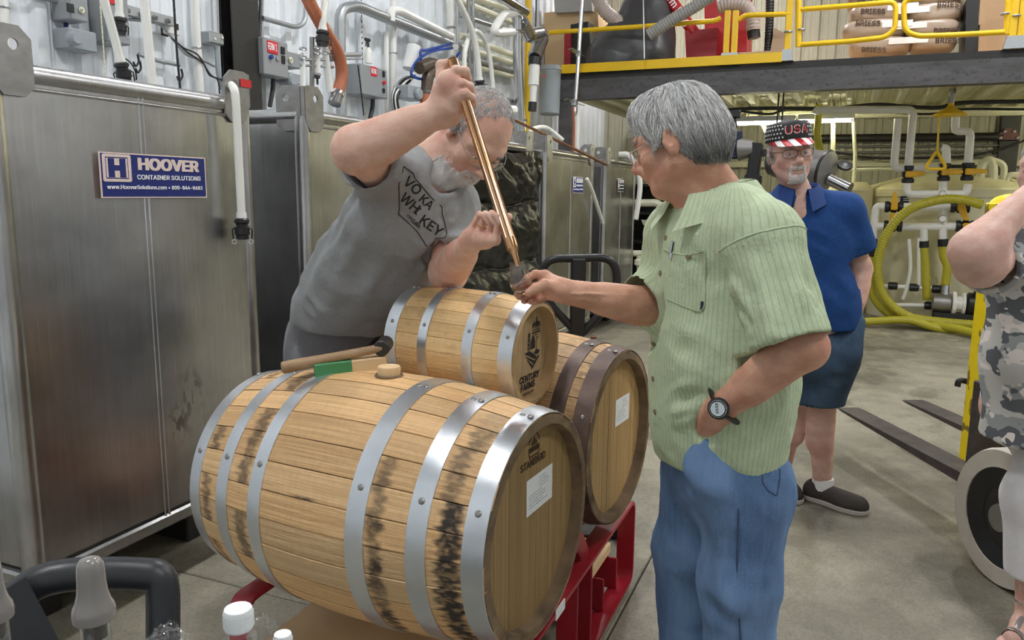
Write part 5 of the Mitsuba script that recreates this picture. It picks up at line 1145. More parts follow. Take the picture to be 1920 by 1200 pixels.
er2, wr2 = PG(1990, 520, gw + .3), PG(1985, 400, gw + .06); S.chain([nk - Z * .05, sr, er2, wr2], [.06, .06, .052, .034], .03)
for w_, s in ((wl, 1), (wr2, -1)): hand(S, w_, HW.at(s * .05, .07, .0) - w_, -lw * s, Z, [(20, 35, 20)] * 4, [(.5, .8, .3), (.75, .6, .3), (.8, .5, .3)], .92)
ank = A(base[0], base[1], .09) + R0 * .03; ank2 = ank + G0 * .10 + R0 * .30; kne = A(*(ank + (hip - ank) * .45)[:2], .48); kne2 = A(*(ank2 + (hip - ank2) * .45)[:2], .48)
for k_, a_, s in ((kne, ank, 1), (kne2, ank2, -1)): S.chain([hip + lw * .08 * s - Z * .1, k_, a_], [.11, .065, .042], .03).cone(k_ - Z * .09 - fw * .025, k_ - Z * .22 - fw * .02, .060, .054, .03)
fd = unit(fw * .9 - G0 * .15)
for a_ in (ank, ank2):
    h0 = A(a_[0], a_[1], 0); S.cone(h0 + Z * .045 - fd * .03, h0 + Z * .05 + fd * .04, .034, .036, .02).cone(h0 + Z * .05 + fd * .03, h0 + fd * .13 + Z * .034, .036, .030, .02)
    ld = np.cross(Z, fd)
    for i, o in enumerate((-.030, -.016, -.003, .010, .025)): S.cone(h0 + fd * .13 + ld * o * .9 + Z * .026, h0 + fd * (.185 - abs(i - 3.2) * .008) + ld * o + Z * .022, .0115, .0100 if i < 4 else .0125, .003)
part(WM, 'body', S.mesh(.009, [(HW.c - .12, HW.c + .12, .0045), (A(-9, -9, .0), A(9, 9, .06), .0045)]), 'skin_pink', True)
SHW = Soft().ell(HW.at(0, -.03, .04), (.088, .108, .095), HW.ax, .02).ell(HW.at(0, -.07, -.03), (.085, .06, .10), HW.ax, .03).ell(HW.at(0, .11, -.02), (.075, .07, .09), HW.ax, .02, 's'); hm = SHW.mesh(.006); part(WM, 'hair', hm, 'hair_tone', True, color=np.full((len(hm[0]), 3), .22)); HW.eyes(WM)
def camo(p, n, uv):
    a = fbm(p.x * 15, p.y * 15, p.z * 19, 3); b = fbm(p.x * 15 + 30, p.y * 15, p.z * 20, 3); c = fbm(p.x * 16 + 7, p.y * 16, p.z * 20 + 50, 3)
    k = dr.select(a > .56, 1.0, 0.0); l = dr.select(b > .58, 1.0, 0.0); m = dr.select(c > .60, 1.0, 0.0); col = mix((.52, .50, .47), (.30, .31, .31), k); col = mix(col, (.115, .12, .13), l); return mix(col, (.74, .66, .62), m) * (.95 + .1 * noise(p.x * 500, p.y * 500, p.z * 500))
fabric('camouflage', mikit.proc(camo), .8); mat('sheer_panel', (.55, .49, .46), .7); fabric('white_twill', jersey((.60, .575, .585), (.70, .68, .69)), .8); mat('coral', (.62, .22, .14), .7)
T4 = Soft(); T4.ell(PG(1972, 520, gw), (.20, .13, .20), axw, .06).ell(PG(1972, 660, gw), (.21, .160, .25), axw, .06).cone(PG(1972, 700, gw), PG(1972, 860, gw), .180, .225, .06).cone(sl, sr, .075, .075, .05).cone(nk - Z * .03, sl, .07, .07, .05)
sle = PG(1852, 498, gw - .20); T4.cone(sl, sle, .085, .088, .03); d1 = unit(PG(1838, 492, gw - .24) - sl); T4.trim(sle, d1, .13, .16).cone(sle - d1 * .05, sle + d1 * .05, .070, .074, .005, 's')
T4.cone(sr, PG(1985, 500, gw + .3), .08, .08, .03)
T4.half(PG(1955, 815, gw), -Z + R0 * .10, .006).ell(PG(1958, 850, gw), (.17, .15, .09), axw, .01, 's').cone(nk + Z * .12, nk - Z * .02 + fw * .02, .08, .075, .008, 's')
tm = creases(wrinkle(T4.mesh(.008), .014, 8, 71, (1, 1, .35)), [(PG(1880, 560, gw - .12), PG(1850, 800, gw - .15), .03, .016), (PG(1905, 620, gw - .16), PG(1885, 820, gw - .18), .03, .014), (PG(1850, 700, gw - .12), PG(1840, 790, gw - .12), .02, .010)])
tk = part(WM, 'top', tm, 'camouflage', True)
J4 = Soft().ell(hip - Z * .03, (.150, .12, .12), axw, .05)
for k_, a_, s in ((kne, ank, 1), (kne2, ank2, -1)): J4.chain([hip + lw * .085 * s - Z * .08, k_, a_ + Z * .12], [.105, .098, .085], .05)
J4.half(A(0, 0, .215), -Z, .006); jm = creases(wrinkle(J4.mesh(.009), .010, 8, 81, (1, 1, .4)), [(PG(1850, 850, gw - .1), PG(1900, 900, gw - .15), .025, .01), (PG(1860, 930, gw - .1), PG(1890, 1020, gw - .12), .02, .008), (PG(1870, 860, gw - .15), PG(1880, 1050, gw - .12), .02, .008)]); part(WM, 'trousers', jm, 'white_twill', True)
mat('sandal_bead', (.30, .28, .27), .3, .6)
part(WM, 'anklet', torus(ank + Z * .03 - R0 * 0, Z, .046, .0022, 28, 6), 'chrome')
for a_ in (ank, ank2):
    h0 = A(a_[0], a_[1], 0); k = part(WM, 'sandal', prism(affinity.scale(sg.Point(0, 0).buffer(1, 24), .145, .048), .016, h0 + fd * .055 + Z * .008, fd, np.cross(Z, fd)), 'black_rubber')
    for s0, s1, zz in ((.0, .06, .085), (.13, .13, .062)):
        part(k, 'strap', tube(spline([h0 + fd * s0 + ld * -.045 + Z * .012, h0 + fd * (s0 + s1) / 2 + ld * -.02 + Z * zz, h0 + fd * (s0 * .4 + s1 * .6) + ld * .02 + Z * zz, h0 + fd * s1 + ld * .045 + Z * .012], 6), .009, 8, flat=.3), 'sandal_bead')
    part(k, 'strap', tube(spline([h0 + fd * .06 + Z * .086, h0 + fd * .10 + Z * .072, h0 + fd * .14 + ld * .01 + Z * .05], 6), .0085, 8, flat=.35), 'sandal_bead')


# ------------------------------------------------------------------ pipes, boxes and hoses above the totes
XW = WX + .05
def pw(px, py, x=XW): return PX(px, py, x)
def rad(px, py, x, rpx): return rpx * float((PX(px, py, x) - EYE) @ FWD) / F
def wpipe(name, label, pts, x, rpx, m, cat_='pipe', bend=.06, n=12, group=None, clamps=()):
    k = thing(name, label, cat_, group); r = rad(*pts[len(pts) // 2][:2], x, rpx); q = [PX(c[0], c[1], c[2] if len(c) > 2 else x) for c in pts]; part(k, 'run', pipe(q, r, bend, n), m)
    for c in clamps: part(k, 'clamp', torus(PX(c[0], c[1], x), (0, 0, 1), r, r * .25, 16, 6), 'galvanised')
    return k, r
def hose(name, label, pts, x, rpx, m, cat_='hose', n=10, ends=()):
    q = spline([PX(c[0], c[1], c[2] if len(c) > 2 else x) for c in pts], 8); r = rad(*pts[len(pts) // 2][:2], x, rpx)
    k = thing(name, label, cat_); part(k, 'run', tube(q, r, n), m, True)
    if 'start' in ends: camlock(k, q[0], q[0] - q[1], r)
    if 'end' in ends: camlock(k, q[-1], q[-1] - q[-2], r)
    return k, q, r
def camlock(k, p, d, r):
    d = unit(d); part(k, 'collar', lathe([(r * 1.15, -.02), (r * 1.25, 0), (r * 1.15, .004)], 14, p, d), 'pvc_white')
    c = part(k, 'coupling', lathe([(r * 1.3, 0), (r * 1.7, .006), (r * 1.7, .018), (r * 1.35, .022), (r * 1.35, .030), (r * 1.75, .034), (r * 1.75, .062), (r * 1.45, .066), (r * 1.45, .080), (r * 1.2, .082)], 16, p + d * .002, d), 'black_plastic')
    x, y, z = basis(d, FWD)
    for s in (-1, 1): part(c, 'lever', tube(fillet([p + d * .040 + x * s * r * 1.5, p + d * .044 + x * s * r * 2.4, p + d * .082 + x * s * r * 2.2], .006), .0028, 6), 'black_plastic'); part(c, 'ring', torus(p + d * .094 + x * s * r * 2.0, y + d * .2, .0085, .0016, 16, 6), 'chrome')


# first tote: hose hanging over its front, ending in a black camlock
k, q, r = hose('drain_hose', 'white hose hanging down the front of the closest tote, with a black camlock', [(430, 158, TX - .02), (438, 166, TX + .03), (442, 190, TX + .045), (447, 290, TX + .045), (453, 408, TX + .045)], TX + .045, 8, 'tube_white', ends=('end',))
wpipe('vertical_pipe', 'white pipe at the upper left corner of the wall', [(5, -30), (8, 60), (10, 110)], XW, 9, 'pvc_white', clamps=[(6, 14)])
wpipe('wall_conduit', 'thin grey conduit running along the top left of the wall', [(40, -14), (122, 6), (140, 8)], XW, 5, 'galvanised')
XC = WX + .12
def wbox(name, label, x0, y0, x1, y1, depth, m='grey_box', cat_='electrical box', x=XW, group=None):
    a, b = PX(x0, y0, x + depth), PX(x1, y1, x + depth); k = thing(name, label, cat_, group); part(k, 'case', box2((x - .04, a[1], a[2]), (x + depth, b[1], b[2]), .006), m); return k, a, b
def face(k, nm, px, py, x, m, w=None, rr=None, h=None, d=.004):
    c = PX(px, py, x); dd = float((c - EYE) @ FWD) / F
    if rr: return part(k, nm, lathe([(rr * dd, 0), (rr * dd, d), (rr * dd * .8, d * 1.5), (0, d * 1.5)], 18, c, (1, 0, 0)), m)
    return part(k, nm, box(c, (d * 2, w * dd * 1.15, h * dd), .002), m)
k, a, b = wbox('control_box', 'grey control box partly behind the slanting clear hose', 196, -40, 246, 86, .10); face(k, 'button', 235, 37, XW + .105, 'black_plastic', rr=4); face(k, 'label_plate', 208, 2, XW + .105, 'red_label', w=18, h=9)
k, a, b = wbox('outlet_box', 'grey outlet box with a cream twist lock socket, top left of the wall', 128, -30, 166, 43, .09); face(k, 'socket', 153, 19, XW + .095, 'pvc_cream', rr=6); face(k, 'switch', 132, 15, XW + .10, 'black_plastic', w=13, h=16)
for dx, dy in ((-1.6, -1), (1.6, -1), (0, 2)): face(k, 'slot', 153 + dx, 19 + dy, XW + .102, 'black_plastic', w=1.2, h=2.2)
k, a, b = wbox('welder_outlet', 'grey box with a round hinged socket cover left of the cream strip', 128, 50, 184, 100, .07, 'grey_plastic'); face(k, 'cover', 134, 72, XW + .075, 'grey_plastic', rr=13, d=.03)
wpipe('blue_panel', 'edge of a dark blue panel behind the outlets', [(124, 20, WX + .03), (124, 82, WX + .03)], WX + .03, 4, 'sign_blue', 'panel')
a, b = PX(186, -30, -3.25), PX(197, 138, -3.25); k = thing('level_strip', 'yellowed level strip with printed marks standing on the closest tote', 'gauge'); part(k, 'strip', box((-3.25, (a[1] + b[1]) / 2, (a[2] + b[2] - .05) / 2), ((b[1] - a[1]) * 1.6, .004, abs(a[2] - b[2]) + .05), .001, (R0, G0, Z)), 'pvc_cream')
part(k, 'marks', cat([box(A(-3.25, a[1] * .5 + b[1] * .5, z) - G0 * .0026, ((b[1] - a[1]) * (.5 if i % 2 else .8), .001, .003), 0, (R0, G0, Z)) for i, z in enumerate(np.arange(b[2], a[2], .022))]), 'black_print', False, kind='stuff')
hose('clear_hose', 'slanting clear hose with a black camlock above the closest tote', [(182, -60), (198, 10), (212, 60), (226, 116)], -2.9, 8, 'tube_white', ends=('end',))
hose('clear_hose', 'short clear hose with a camlock hanging in front of the control box', [(222, -40), (223, 0), (224, 32)], -3.2, 7, 'tube_white', ends=('end',))
wpipe('fill_pipe', 'straight white pipe standing on the middle of the closest tote', [(268, -20), (272, 20), (287, 175)], -2.75, 9, 'pvc_white')
a, b = PX(200, 6, XW + .1), PX(330, 6, XW + .1); k = thing('strut_channel', 'grey slotted strut along the top of the wall above the closest tote', 'strut'); part(k, 'channel', beam(A(XW + .06, a[1], a[2]), A(XW + .06, b[1], a[2] - .0), .04, .05, .003), 'galvanised')
for y in np.linspace(a[1] + .05, b[1] - .05, 5): part(k, 'bolt', lathe([(.014, 0), (.014, .01), (.009, .016), (0, .016)], 6, (XW + .083, y, a[2] - .005), (1, 0, 0)), 'chrome')
k, a, b = wbox('sensor_unit', 'small white sensor with a black back on the wall', 313, 36, 338, 68, .05, 'pvc_white'); face(k, 'display', 331, 50, XW + .055, 'black_plastic', w=8, h=11); face(k, 'mount', 308, 50, XW + .01, 'black_plastic', w=14, h=34)
wpipe('dip_rod', 'thin black rod hanging in front of the white sensor', [(325, -10), (331, 90), (338, 168)], -3.1, 2.2, 'black_plastic', 'rod')
hose('sensor_cable', 'grey flexible cable sagging from the strut to the plug', [(240, 36), (285, 41), (305, 50), (330, 80), (350, 102), (385, 115), (402, 124)], XW + .04, 3, 'galvanised', 'cable')
for i, pts in enumerate(([(322, 72), (345, 90), (372, 104), (395, 140), (420, 152), (436, 172)], [(330, 78), (352, 98), (380, 118), (392, 140), (408, 150), (412, 176)], [(226, 104), (245, 118), (254, 135), (256, 150)])):
    hose('thin_cable', ('thin black cable looping down to the right of the sensor', 'second thin black cable below the sensor', 'thin black cable beside the camlock of the slanting hose')[i], pts, XW + .05, 1.4, 'black_plastic', 'cable')
wpipe('vertical_pipe', 'white clamped pipe on the wall between the sensor and the junction box', [(366, -30), (368, 60), (376, 180)], XW + .02, 7.5, 'pvc_white', clamps=[(369, 90)])
k, a, b = wbox('junction_box', 'grey junction box fed by two thin conduits, beside the black column', 393, 57, 421, 86, .06, 'galvanised', group=None)
for dx in (0, 11): part(k, 'conduit', rod(PX(399 + dx, 58, XW + .03), PX(396 + dx, -30, XW + .03), .006, n=8), 'galvanised')
for dx, dy in ((4, 3), (18, 1)): face(k, 'toggle', 399 + dx, 70 + dy, XW + .065, 'pvc_white', rr=2.4)
wpipe('cable_plug', 'grey plug with a cord hanging below the junction box', [(405, 88), (407, 112), (408, 135), (416, 168)], XW + .03, 4, 'grey_plastic', 'plug')
for i, pts in enumerate(([(260, 102), (310, 118)], [(300, 114), (336, 122)])): wpipe('hook_bar', ('bracket bar with a black hook behind the white fill pipe', 'second bracket bar right of the fill pipe')[i], pts, XW + .02, 4, 'galvanised', 'bracket')
for i, (x, y) in enumerate(((258, 108), (340, 135), (262, 120))): hose('wall_hook', ('black hook beside the fill pipe', 'black hook right of the dip rod', 'lower black hook beside the fill pipe')[i], [(x, y - 6), (x + 2, y + 8), (x - 4, y + 16), (x - 8, y + 8)], XW + .05, 2, 'black_plastic', 'hook')

# the dark steel column and what hangs beside it
xa = WX + .12
a, b = PX(436, 60, xa), PX(487, 60, xa); k = thing('steel_column', 'dark steel column standing behind the totes', 'column'); labels[k]['kind'] = 'structure'
ya_, yb_ = a[1], b[1]
part(k, 'flange', box2((xa - .012, ya_, 0), (xa, yb_, ROOF), .003), 'black_steel'); part(k, 'web', box2((WX + .02, (ya_ + yb_) / 2 - .006, 0), (xa, (ya_ + yb_) / 2 + .006, ROOF)), 'black_steel'); part(k, 'flange', box2((WX + .01, ya_, 0), (WX + .035, yb_, ROOF), .003), 'black_steel')
for i in range(2): wpipe('column_conduit', ('thin black conduit clipped to the right side of the column', 'thin grey conduit beside the black one on the column')[i], [(489 + i * 5, -30, xa - .05), (483 + i * 5, 150, xa - .05)], xa - .05, 2.2, ('black_plastic', 'galvanised')[i], 'conduit')
wpipe('bent_conduit', 'grey conduit that bends up the wall beside the orange hose', [(492, 34), (556, 52), (572, 42), (577, -30)], XW + .03, 4.5, 'galvanised', 'conduit', bend=.14)
k, a, b = wbox('control_box', 'grey control box with a red FERM 1 label', 493, 68, 542, 148, .11)
xf = XW + .112; face(k, 'label_plate', 511, 89, xf, 'red_label', w=25, h=22)
c = PX(511, 94, xf + .006); dd = float((c - EYE) @ FWD) / F; t = text('FERM 1', 1, True)[0]; part(k, 'lettering', write('FERM 1', 12 * dd, c, (0, 1, 0), (0, 0, 1), True, .001, sx=25 * dd / (np.ptp(t[:, 0]) * 12 * dd)), 'white_print', False)
face(k, 'button', 507, 107, xf, 'blue_plastic', rr=4, d=.012); face(k, 'switch', 530, 95, xf, 'black_plastic', w=9, h=13, d=.006); face(k, 'switch', 531, 112, xf, 'black_plastic', w=8, h=14, d=.006); face(k, 'key_switch', 520, 110, xf, 'galvanised', rr=4.5, d=.008)
wpipe('box_cable', 'thick black cable below the FERM 1 box', [(512, 148), (512, 165), (506, 200)], XW + .04, 4, 'black_rubber', 'cable')
k, a, b = wbox('outlet_box', 'grey outlet box with a cream socket right of the FERM 1 box', 538, 95, 566, 130, .10); face(k, 'socket', 545, 113, XW + .105, 'pvc_cream', rr=6)
for dx, dy in ((-1.6, -1), (1.6, -1), (0, 2)): face(k, 'slot', 545 + dx, 113 + dy, XW + .112, 'black_plastic', w=1.2, h=2.2)
k, a, b = wbox('welder_outlet', 'grey round socket cover below the cream socket', 540, 135, 566, 160, .06, 'grey_plastic'); face(k, 'cover', 542, 150, XW + .065, 'grey_plastic', rr=13, d=.03)
XM = -2.75
k, q, r = hose('suction_hose', 'thick orange brown hose curving down onto the second tote', [(560, -40), (582, 8), (606, 52), (630, 92), (640, 125), (640, 150), (632, 178)], XM, 11.5, 'orange_hose', n=16); part(k, 'clamp', lathe([(r * 1.08, 0), (r * 1.08, .02)], 18, q[-1] - unit(q[-1] - q[-2]) * .02, q[-1] - q[-2]), 'chrome'); part(k, 'fitting', rod(q[-1], q[-1] + unit(q[-1] - q[-2]) * .06, r * .9, r * 1.1, 14), 'chrome')
hose('clear_hose', 'clear hose with a black camlock crossing in front of the orange hose', [(614, -40), (610, 5), (606, 30), (605, 57)], XM + .03, 7, 'tube_white', ends=('end',))
k = thing('valve_tree', 'cluster of white pipes, clamps and a grey standpipe on the second tote', 'valves')
for nm, pts, rp, m in (('pipe', [(568, 100), (568, 165)], 5, 'pvc_white'), ('pipe', [(594, 92), (595, 145)], 6, 'pvc_white'), ('pipe', [(609, 86), (612, 120), (619, 172)], 6.5, 'pvc_white'), ('standpipe', [(585, 70), (585, 175)], 4.5, 'steel_dull'), ('pipe', [(563, 112), (625, 112)], 3.2, 'galvanised'), ('pipe', [(563, 122), (625, 126)], 2.6, 'galvanised'), ('rail', [(612, 104), (676, 102)], 4.5, 'galvanised'), ('rail', [(612, 112), (676, 110)], 2.0, 'galvanised')):
    part(k, nm, pipe([PX(*c, XM - .02) for c in pts], rad(*pts[0], XM, rp), .03, 12), m)
for x, y in ((568, 108), (594, 100), (609, 100), (595, 140), (568, 92), (594, 90)): c = PX(x, y, XM); part(k, 'clamp', lathe([(.017, -.008), (.021, -.004), (.021, .004), (.017, .008)], 14, c, (0, 0, 1)), 'chrome')
c = PX(595, 148, XM + .02); part(k, 'knob', lathe([(.006, -.03), (.006, 0), (.016, .004), (.016, .016), (.010, .022), (0, .022)], 8, c, (0, 0, 1)), 'black_plastic')
wpipe('galvanised_pipe', 'big galvanised pipe that rises behind the orange hose and runs along the wall', [(640, 215), (637, 18), (668, 10), (700, 24), (860, 88)], XW + .10, 10, 'galvanised', bend=.09, n=16)
wpipe('spray_bottle', 'x', [(0, 0), (0, 1)], XW, 1, 'black_plastic') if False else None
k = thing('spray_bottle', 'white spray bottle with a black trigger head on top of the HEATING box', 'bottle'); c = PX(691, 119, XW + .07); part(k, 'bottle', lathe([(.030, 0), (.031, .01), (.031, .075), (.022, .105), (.012, .12), (0, .12)], 20, c), 'tube_white')
part(k, 'neck', rod(c + Z * .115, c + Z * .165, .010, .008, 12), 'black_plastic'); part(k, 'trigger_head', cat([beam(c + A(0, -.045, .175), c + A(0, .028, .178), .016, .022, .004), beam(c + A(0, -.022, .165), c + A(0, -.034, .125), .010, .010, .002)]), 'black_plastic')
k, a, b = wbox('control_box', 'grey control box with a red HEATING label', 676, 118, 727, 186, .13); xf = XW + .132; face(k, 'label_plate', 701, 134, xf, 'red_label', w=17, h=17); c = PX(701, 138, xf + .006); dd = float((c - EYE) @ FWD) / F; t = text('HEATING', 1, True)[0]; part(k, 'lettering', write('HEATING', 9 * dd, c, (0, 1, 0), (0, 0, 1), True, .001, sx=18 * dd / (np.ptp(t[:, 0]) * 9 * dd)), 'white_print', False)
face(k, 'switch', 719, 139, xf, 'black_plastic', w=6, h=11, d=.006); face(k, 'button', 719, 155, xf, 'red_label', rr=3.4, d=.012); face(k, 'switch', 719, 170, xf, 'black_plastic', w=6, h=8, d=.008)
wpipe('box_cable', 'thick black cable below the HEATING box', [(699, 186), (699, 200), (694, 222)], XW + .05, 4, 'black_rubber', 'cable'); wpipe('thin_cable', 'thin black cord hanging left of the HEATING box', [(671, 122), (676, 160), (682, 216)], XW + .14, 1.3, 'black_plastic', 'cable')
a, b = PX(674, 0, XW), PX(674, 120, XW); k = thing('strut_channel', 'white perforated upright behind the spray bottle', 'strut'); part(k, 'channel', beam(A(XW, a[1], a[2] + .1), A(XW, a[1], b[2]), .035, .03, .003, (1, 0, 0)), 'white_steel'); part(k, 'slots', cat([box((XW + .016, a[1], z), (.002, .010, .016)) for z in np.arange(b[2], a[2] + .08, .04)]), 'black_plastic', False, kind='stuff')
for i, (x0, x1) in enumerate(((724, 726), (737, 738))): wpipe('vertical_pipe', ('left one of the two white pipes right of the HEATING box', 'right one of the two white pipes right of the HEATING box')[i], [(x0, 60 - i * 62), (x1, 225)], XW + .04, (4.5, 6)[i], 'pvc_white', clamps=[(x1, 100)])
wpipe('sloping_pipe', 'white pipe running along the wall below the galvanised one', [(733, 40), (733, 20), (748, 20), (846, 68)], XW + .12, 8, 'pvc_white')
a = PX(772, 108, XW + .2); k = thing('towel_roll', 'white paper roll leaning on the wall by the blue tubing', 'paper roll'); part(k, 'roll', lathe([(.012, -.10), (.055, -.10), (.058, -.095), (.058, .095), (.055, .10), (.012, .10)], 24, a, A(.1, .25, .95)), 'paper')
for i in range(4):
    o = i * 3; hose('coiled_cable', ('outermost loop of grey cable beside the HEATING box', 'second loop of black cable beside the HEATING box', 'third loop of grey cable', 'innermost loop of black cable')[i], [(778 - o, 142 + o), (752 + o, 150 + o), (736 + o, 180), (741 + o, 215), (752 + o, 232)], XW + .18 + .012 * i, 2.6, ('galvanised', 'black_plastic', 'tube_white', 'black_plastic')[i], 'cable')
for i, pts in enumerate(([(846, 82), (800, 94), (789, 96), (790, 122)], [(848, 90), (812, 96), (784, 112), (771, 138), (788, 148), (812, 147)], [(862, 98), (852, 110), (842, 116)])): hose('air_hose', ('blue air hose running left from the gauge', 'blue air hose looping round to the bronze elbow', 'short blue hose below the gauge')[i], pts, XW + .3, 2.6, 'blue_plastic')
c = PX(854, 88, XW + .3); k = thing('pressure_gauge', 'round white gauge between the blue air hoses', 'gauge'); part(k, 'case', lathe([(.030, -.02), (.032, 0), (.030, .006), (0, .006)], 20, c, EYE - c), 'chrome'); part(k, 'dial', lathe([(.026, 0), (.026, .001), (0, .001)], 20, c + unit(EYE - c) * .007, EYE - c), 'paper')
k, r = wpipe('bronze_elbow', 'brown bronze elbow pipe above a hose behind the raised forearm', [(786, 128), (806, 118), (824, 126), (802, 140), (800, 178)], XW + .34, 11, 'dark_bronze', bend=.05, n=16); part(k, 'clamp', torus(PX(801, 172, XW + .34), (0, 0, 1), r, r * .15, 18, 6), 'chrome'); part(k, 'hose_tail', rod(PX(800, 176, XW + .34), PX(796, 215, XW + .34), r * .95, n=16), 'orange_hose')
k, a, b = wbox('grey_valve', 'grey valve actuator below the blue hose loop', 766, 158, 795, 190, .10, 'grey_plastic', 'valve', XW + .2); face(k, 'hand_wheel', 783, 176, XW + .31, 'grey_plastic', rr=11, d=.02)
wpipe('vertical_pipe', 'thick white pipe rising behind the raised hand', [(843, -30), (846, 40), (850, 130)], XW + .10, 8, 'pvc_white', clamps=[(846, 52)])
for i, (x, rp, m) in enumerate(((858, 2.5, 'galvanised'), (880, 3.6, 'steel_dull'), (888, 3, 'galvanised'))): wpipe('strut_upright', ('thin conduit right of the thick white pipe', 'grey upright that carries the bank of pipes', 'thin upright beside the grey one')[i], [(x - 2, -30), (x + 2, 190)], XW + .2, rp, m, 'upright')
hose('clear_hose', 'clear hose with a camlock hanging right of the raised hand', [(842, -30), (868, 20), (886, 62), (895, 105), (899, 150)], XW + .5, 6, 'tube_white', ends=('end',)); hose('clear_hose', 'looped clear hose right of the raised hand', [(870, 130), (872, 96), (882, 64), (897, 60), (912, 84), (920, 120), (927, 195)], XW + .45, 4.5, 'tube_white')
a, b = PX(900, 174, XW + .5), PX(964, 174, XW + .5); k = thing('strut_channel', 'horizontal slotted strut below the looped clear hose', 'strut'); part(k, 'channel', beam(A(XW + .5, a[1], a[2]), A(XW + .5, b[1], a[2]), .03, .05, .003), 'galvanised'); part(k, 'slots', cat([box((XW + .516, y, a[2]), (.002, .05, .018)) for y in np.linspace(a[1] + .08, b[1] - .08, 5)]), 'black_plastic', False, kind='stuff')
for i, (y0, y1) in enumerate(((-30, 6), (-14, 24), (2, 46), (28, 64), (66, 108), (88, 122), (106, 138), (118, 146))):
    wpipe('bank_pipe', ('topmost', 'second', 'third', 'fourth', 'fifth', 'sixth', 'seventh', 'lowest')[i] + ' long pale pipe of the bank on the wall right of the raised hand', [(862, y0), (972, y1)], XW + .06, (5, 5.5, 5.5, 4, 5.5, 5.5, 5.5, 4)[i], 'pvc_cream' if i % 3 else 'galvanised', group=None)
XS = -3.0
k, r = wpipe('steel_column_pipe', 'polished steel pipe standing in front of the far end of the wall', [(970, 30), (971, 120), (978, 245)], XS, 9, 'chrome', n=18)
for y in (34, 60, 226): c = PX(970 + (y > 200) * 8, y, XS); part(k, 'clamp', torus(c, (0, 0, 1), r, r * .3, 20, 6), 'chrome')
wpipe('white_bend', 'white pipe with an S bend left of the polished steel pipe', [(968, 24), (944, 26), (926, 56), (930, 62), (962, 60)], XS - .02, 8, 'pvc_white', bend=.08); wpipe('steel_header', 'polished steel pipe slanting across the top beside the mezzanine', [(925, -14), (985, 22)], XS + .02, 9, 'chrome')
k, r = wpipe('foil_pipe', 'foil wrapped pipe and white valve right of the polished steel pipe', [(978, 42), (992, 68), (1012, 62), (1017, 70), (1002, 108)], XS + .02, 13, 'foil' if False else 'chrome', bend=.05)
for nm, y0, y1, r0, r1, m in (('coupling', 108, 122, 12, 12, 'black_plastic'), ('valve_body', 122, 160, 10, 10, 'pvc_white'), ('tail', 160, 192, 7, 6, 'pvc_white'), ('coupling', 192, 208, 8, 8, 'black_plastic')): part(k, nm, rod(PX(1003 - (y0 - 108) * .05, y0, XS + .02), PX(1003 - (y1 - 108) * .05, y1, XS + .02), rad(1003, 120, XS, r0), rad(1003, 120, XS, r1), 18), m)
k = thing('drive_motor', 'grey cylindrical motor housing beside the foil wrapped pipe', 'motor'); c0, c1 = PX(1030, 215, XS - .1), PX(1033, 132, XS - .1); rr = rad(1030, 180, XS - .1, 19); part(k, 'housing', rod(c0, c1, rr, rr, 24, .01), 'grey_plastic'); part(k, 'cap', rod(c1, c1 + Z * .05, rr * 1.05, rr * .9, 24), 'grey_plastic'); part(k, 'red_mark', box(PX(1020, 142, XS + .16), (.004, .05, .02), 0), 'red_label')
wpipe('sight_pipe', 'short white pipe with a polished cap above the jacketed tote', [(880, 206), (964, 206)], -2.6, 8, 'pvc_white'); a = PX(900, 206, -2.6); part('sight_pipe', 'leg', rod(a, A(a[0], a[1], TZ1 - .04), .02, n=12), 'pvc_white'); 
k = thing('stirrer_shaft', 'bright stirrer shaft with flat blades rising past the mezzanine edge', 'stirrer'); xs = -2.72; part(k, 'shaft', rod(PX(1094, -30, xs), PX(1078, 215, xs), rad(1085, 100, xs, 4), n=12), 'chrome')
for y in (100, 192):
    c = PX(1085 - (y - 100) * .09, y, xs); part(k, 'hub', lathe([(.03, -.03), (.03, .03)], 16, c), 'chrome')
    for s, t in ((-1, .35), (1, -.3)): part(k, 'blade', box(c + A(0, s * .15, 0), (.05, .26, .006), .002, (A(1, 0, t), A(0, 1, 0), A(-t, 0, 1))), 'chrome')
wpipe('vertical_pipe', 'white pipe with an orange tube under the stirrer shaft', [(1080, 212), (1081, 285)], -2.72, 5.5, 'pvc_white'); hose('orange_tube', 'thin orange tube beside the white pipe under the stirrer', [(1074, 200), (1076, 240), (1075, 285)], -2.7, 2.5, 'orange_hose')
k = thing('copper_line', 'thin copper pipe sloping down across the tops of the far totes', 'pipe'); a, b = PX(905, 196, TX - .3), PX(1140, 310, TX + .12); part(k, 'run', rod(a, b, .013, n=14), 'copper_pipe'); part(k, 'end_fitting', lathe([(.014, -.03), (.019, -.025), (.019, -.01), (.016, 0), (.02, .01), (.02, .02), (.012, .025)], 8, b, b - a), 'chrome')
hose('white_hose', 'white hose arching over the copper pipe', [(985, 260, -2.5), (1000, 242, -2.5), (1025, 240, -2.5), (1055, 262, -2.4)], -2.5, 4, 'tube_white'); hose('drain_hose', 'thin white hose on the tote beside the last one', [(1100, 335, TX + .03), (1112, 362, TX + .04), (1130, 418, TX + .04)], TX + .04, 3.5, 'tube_white')

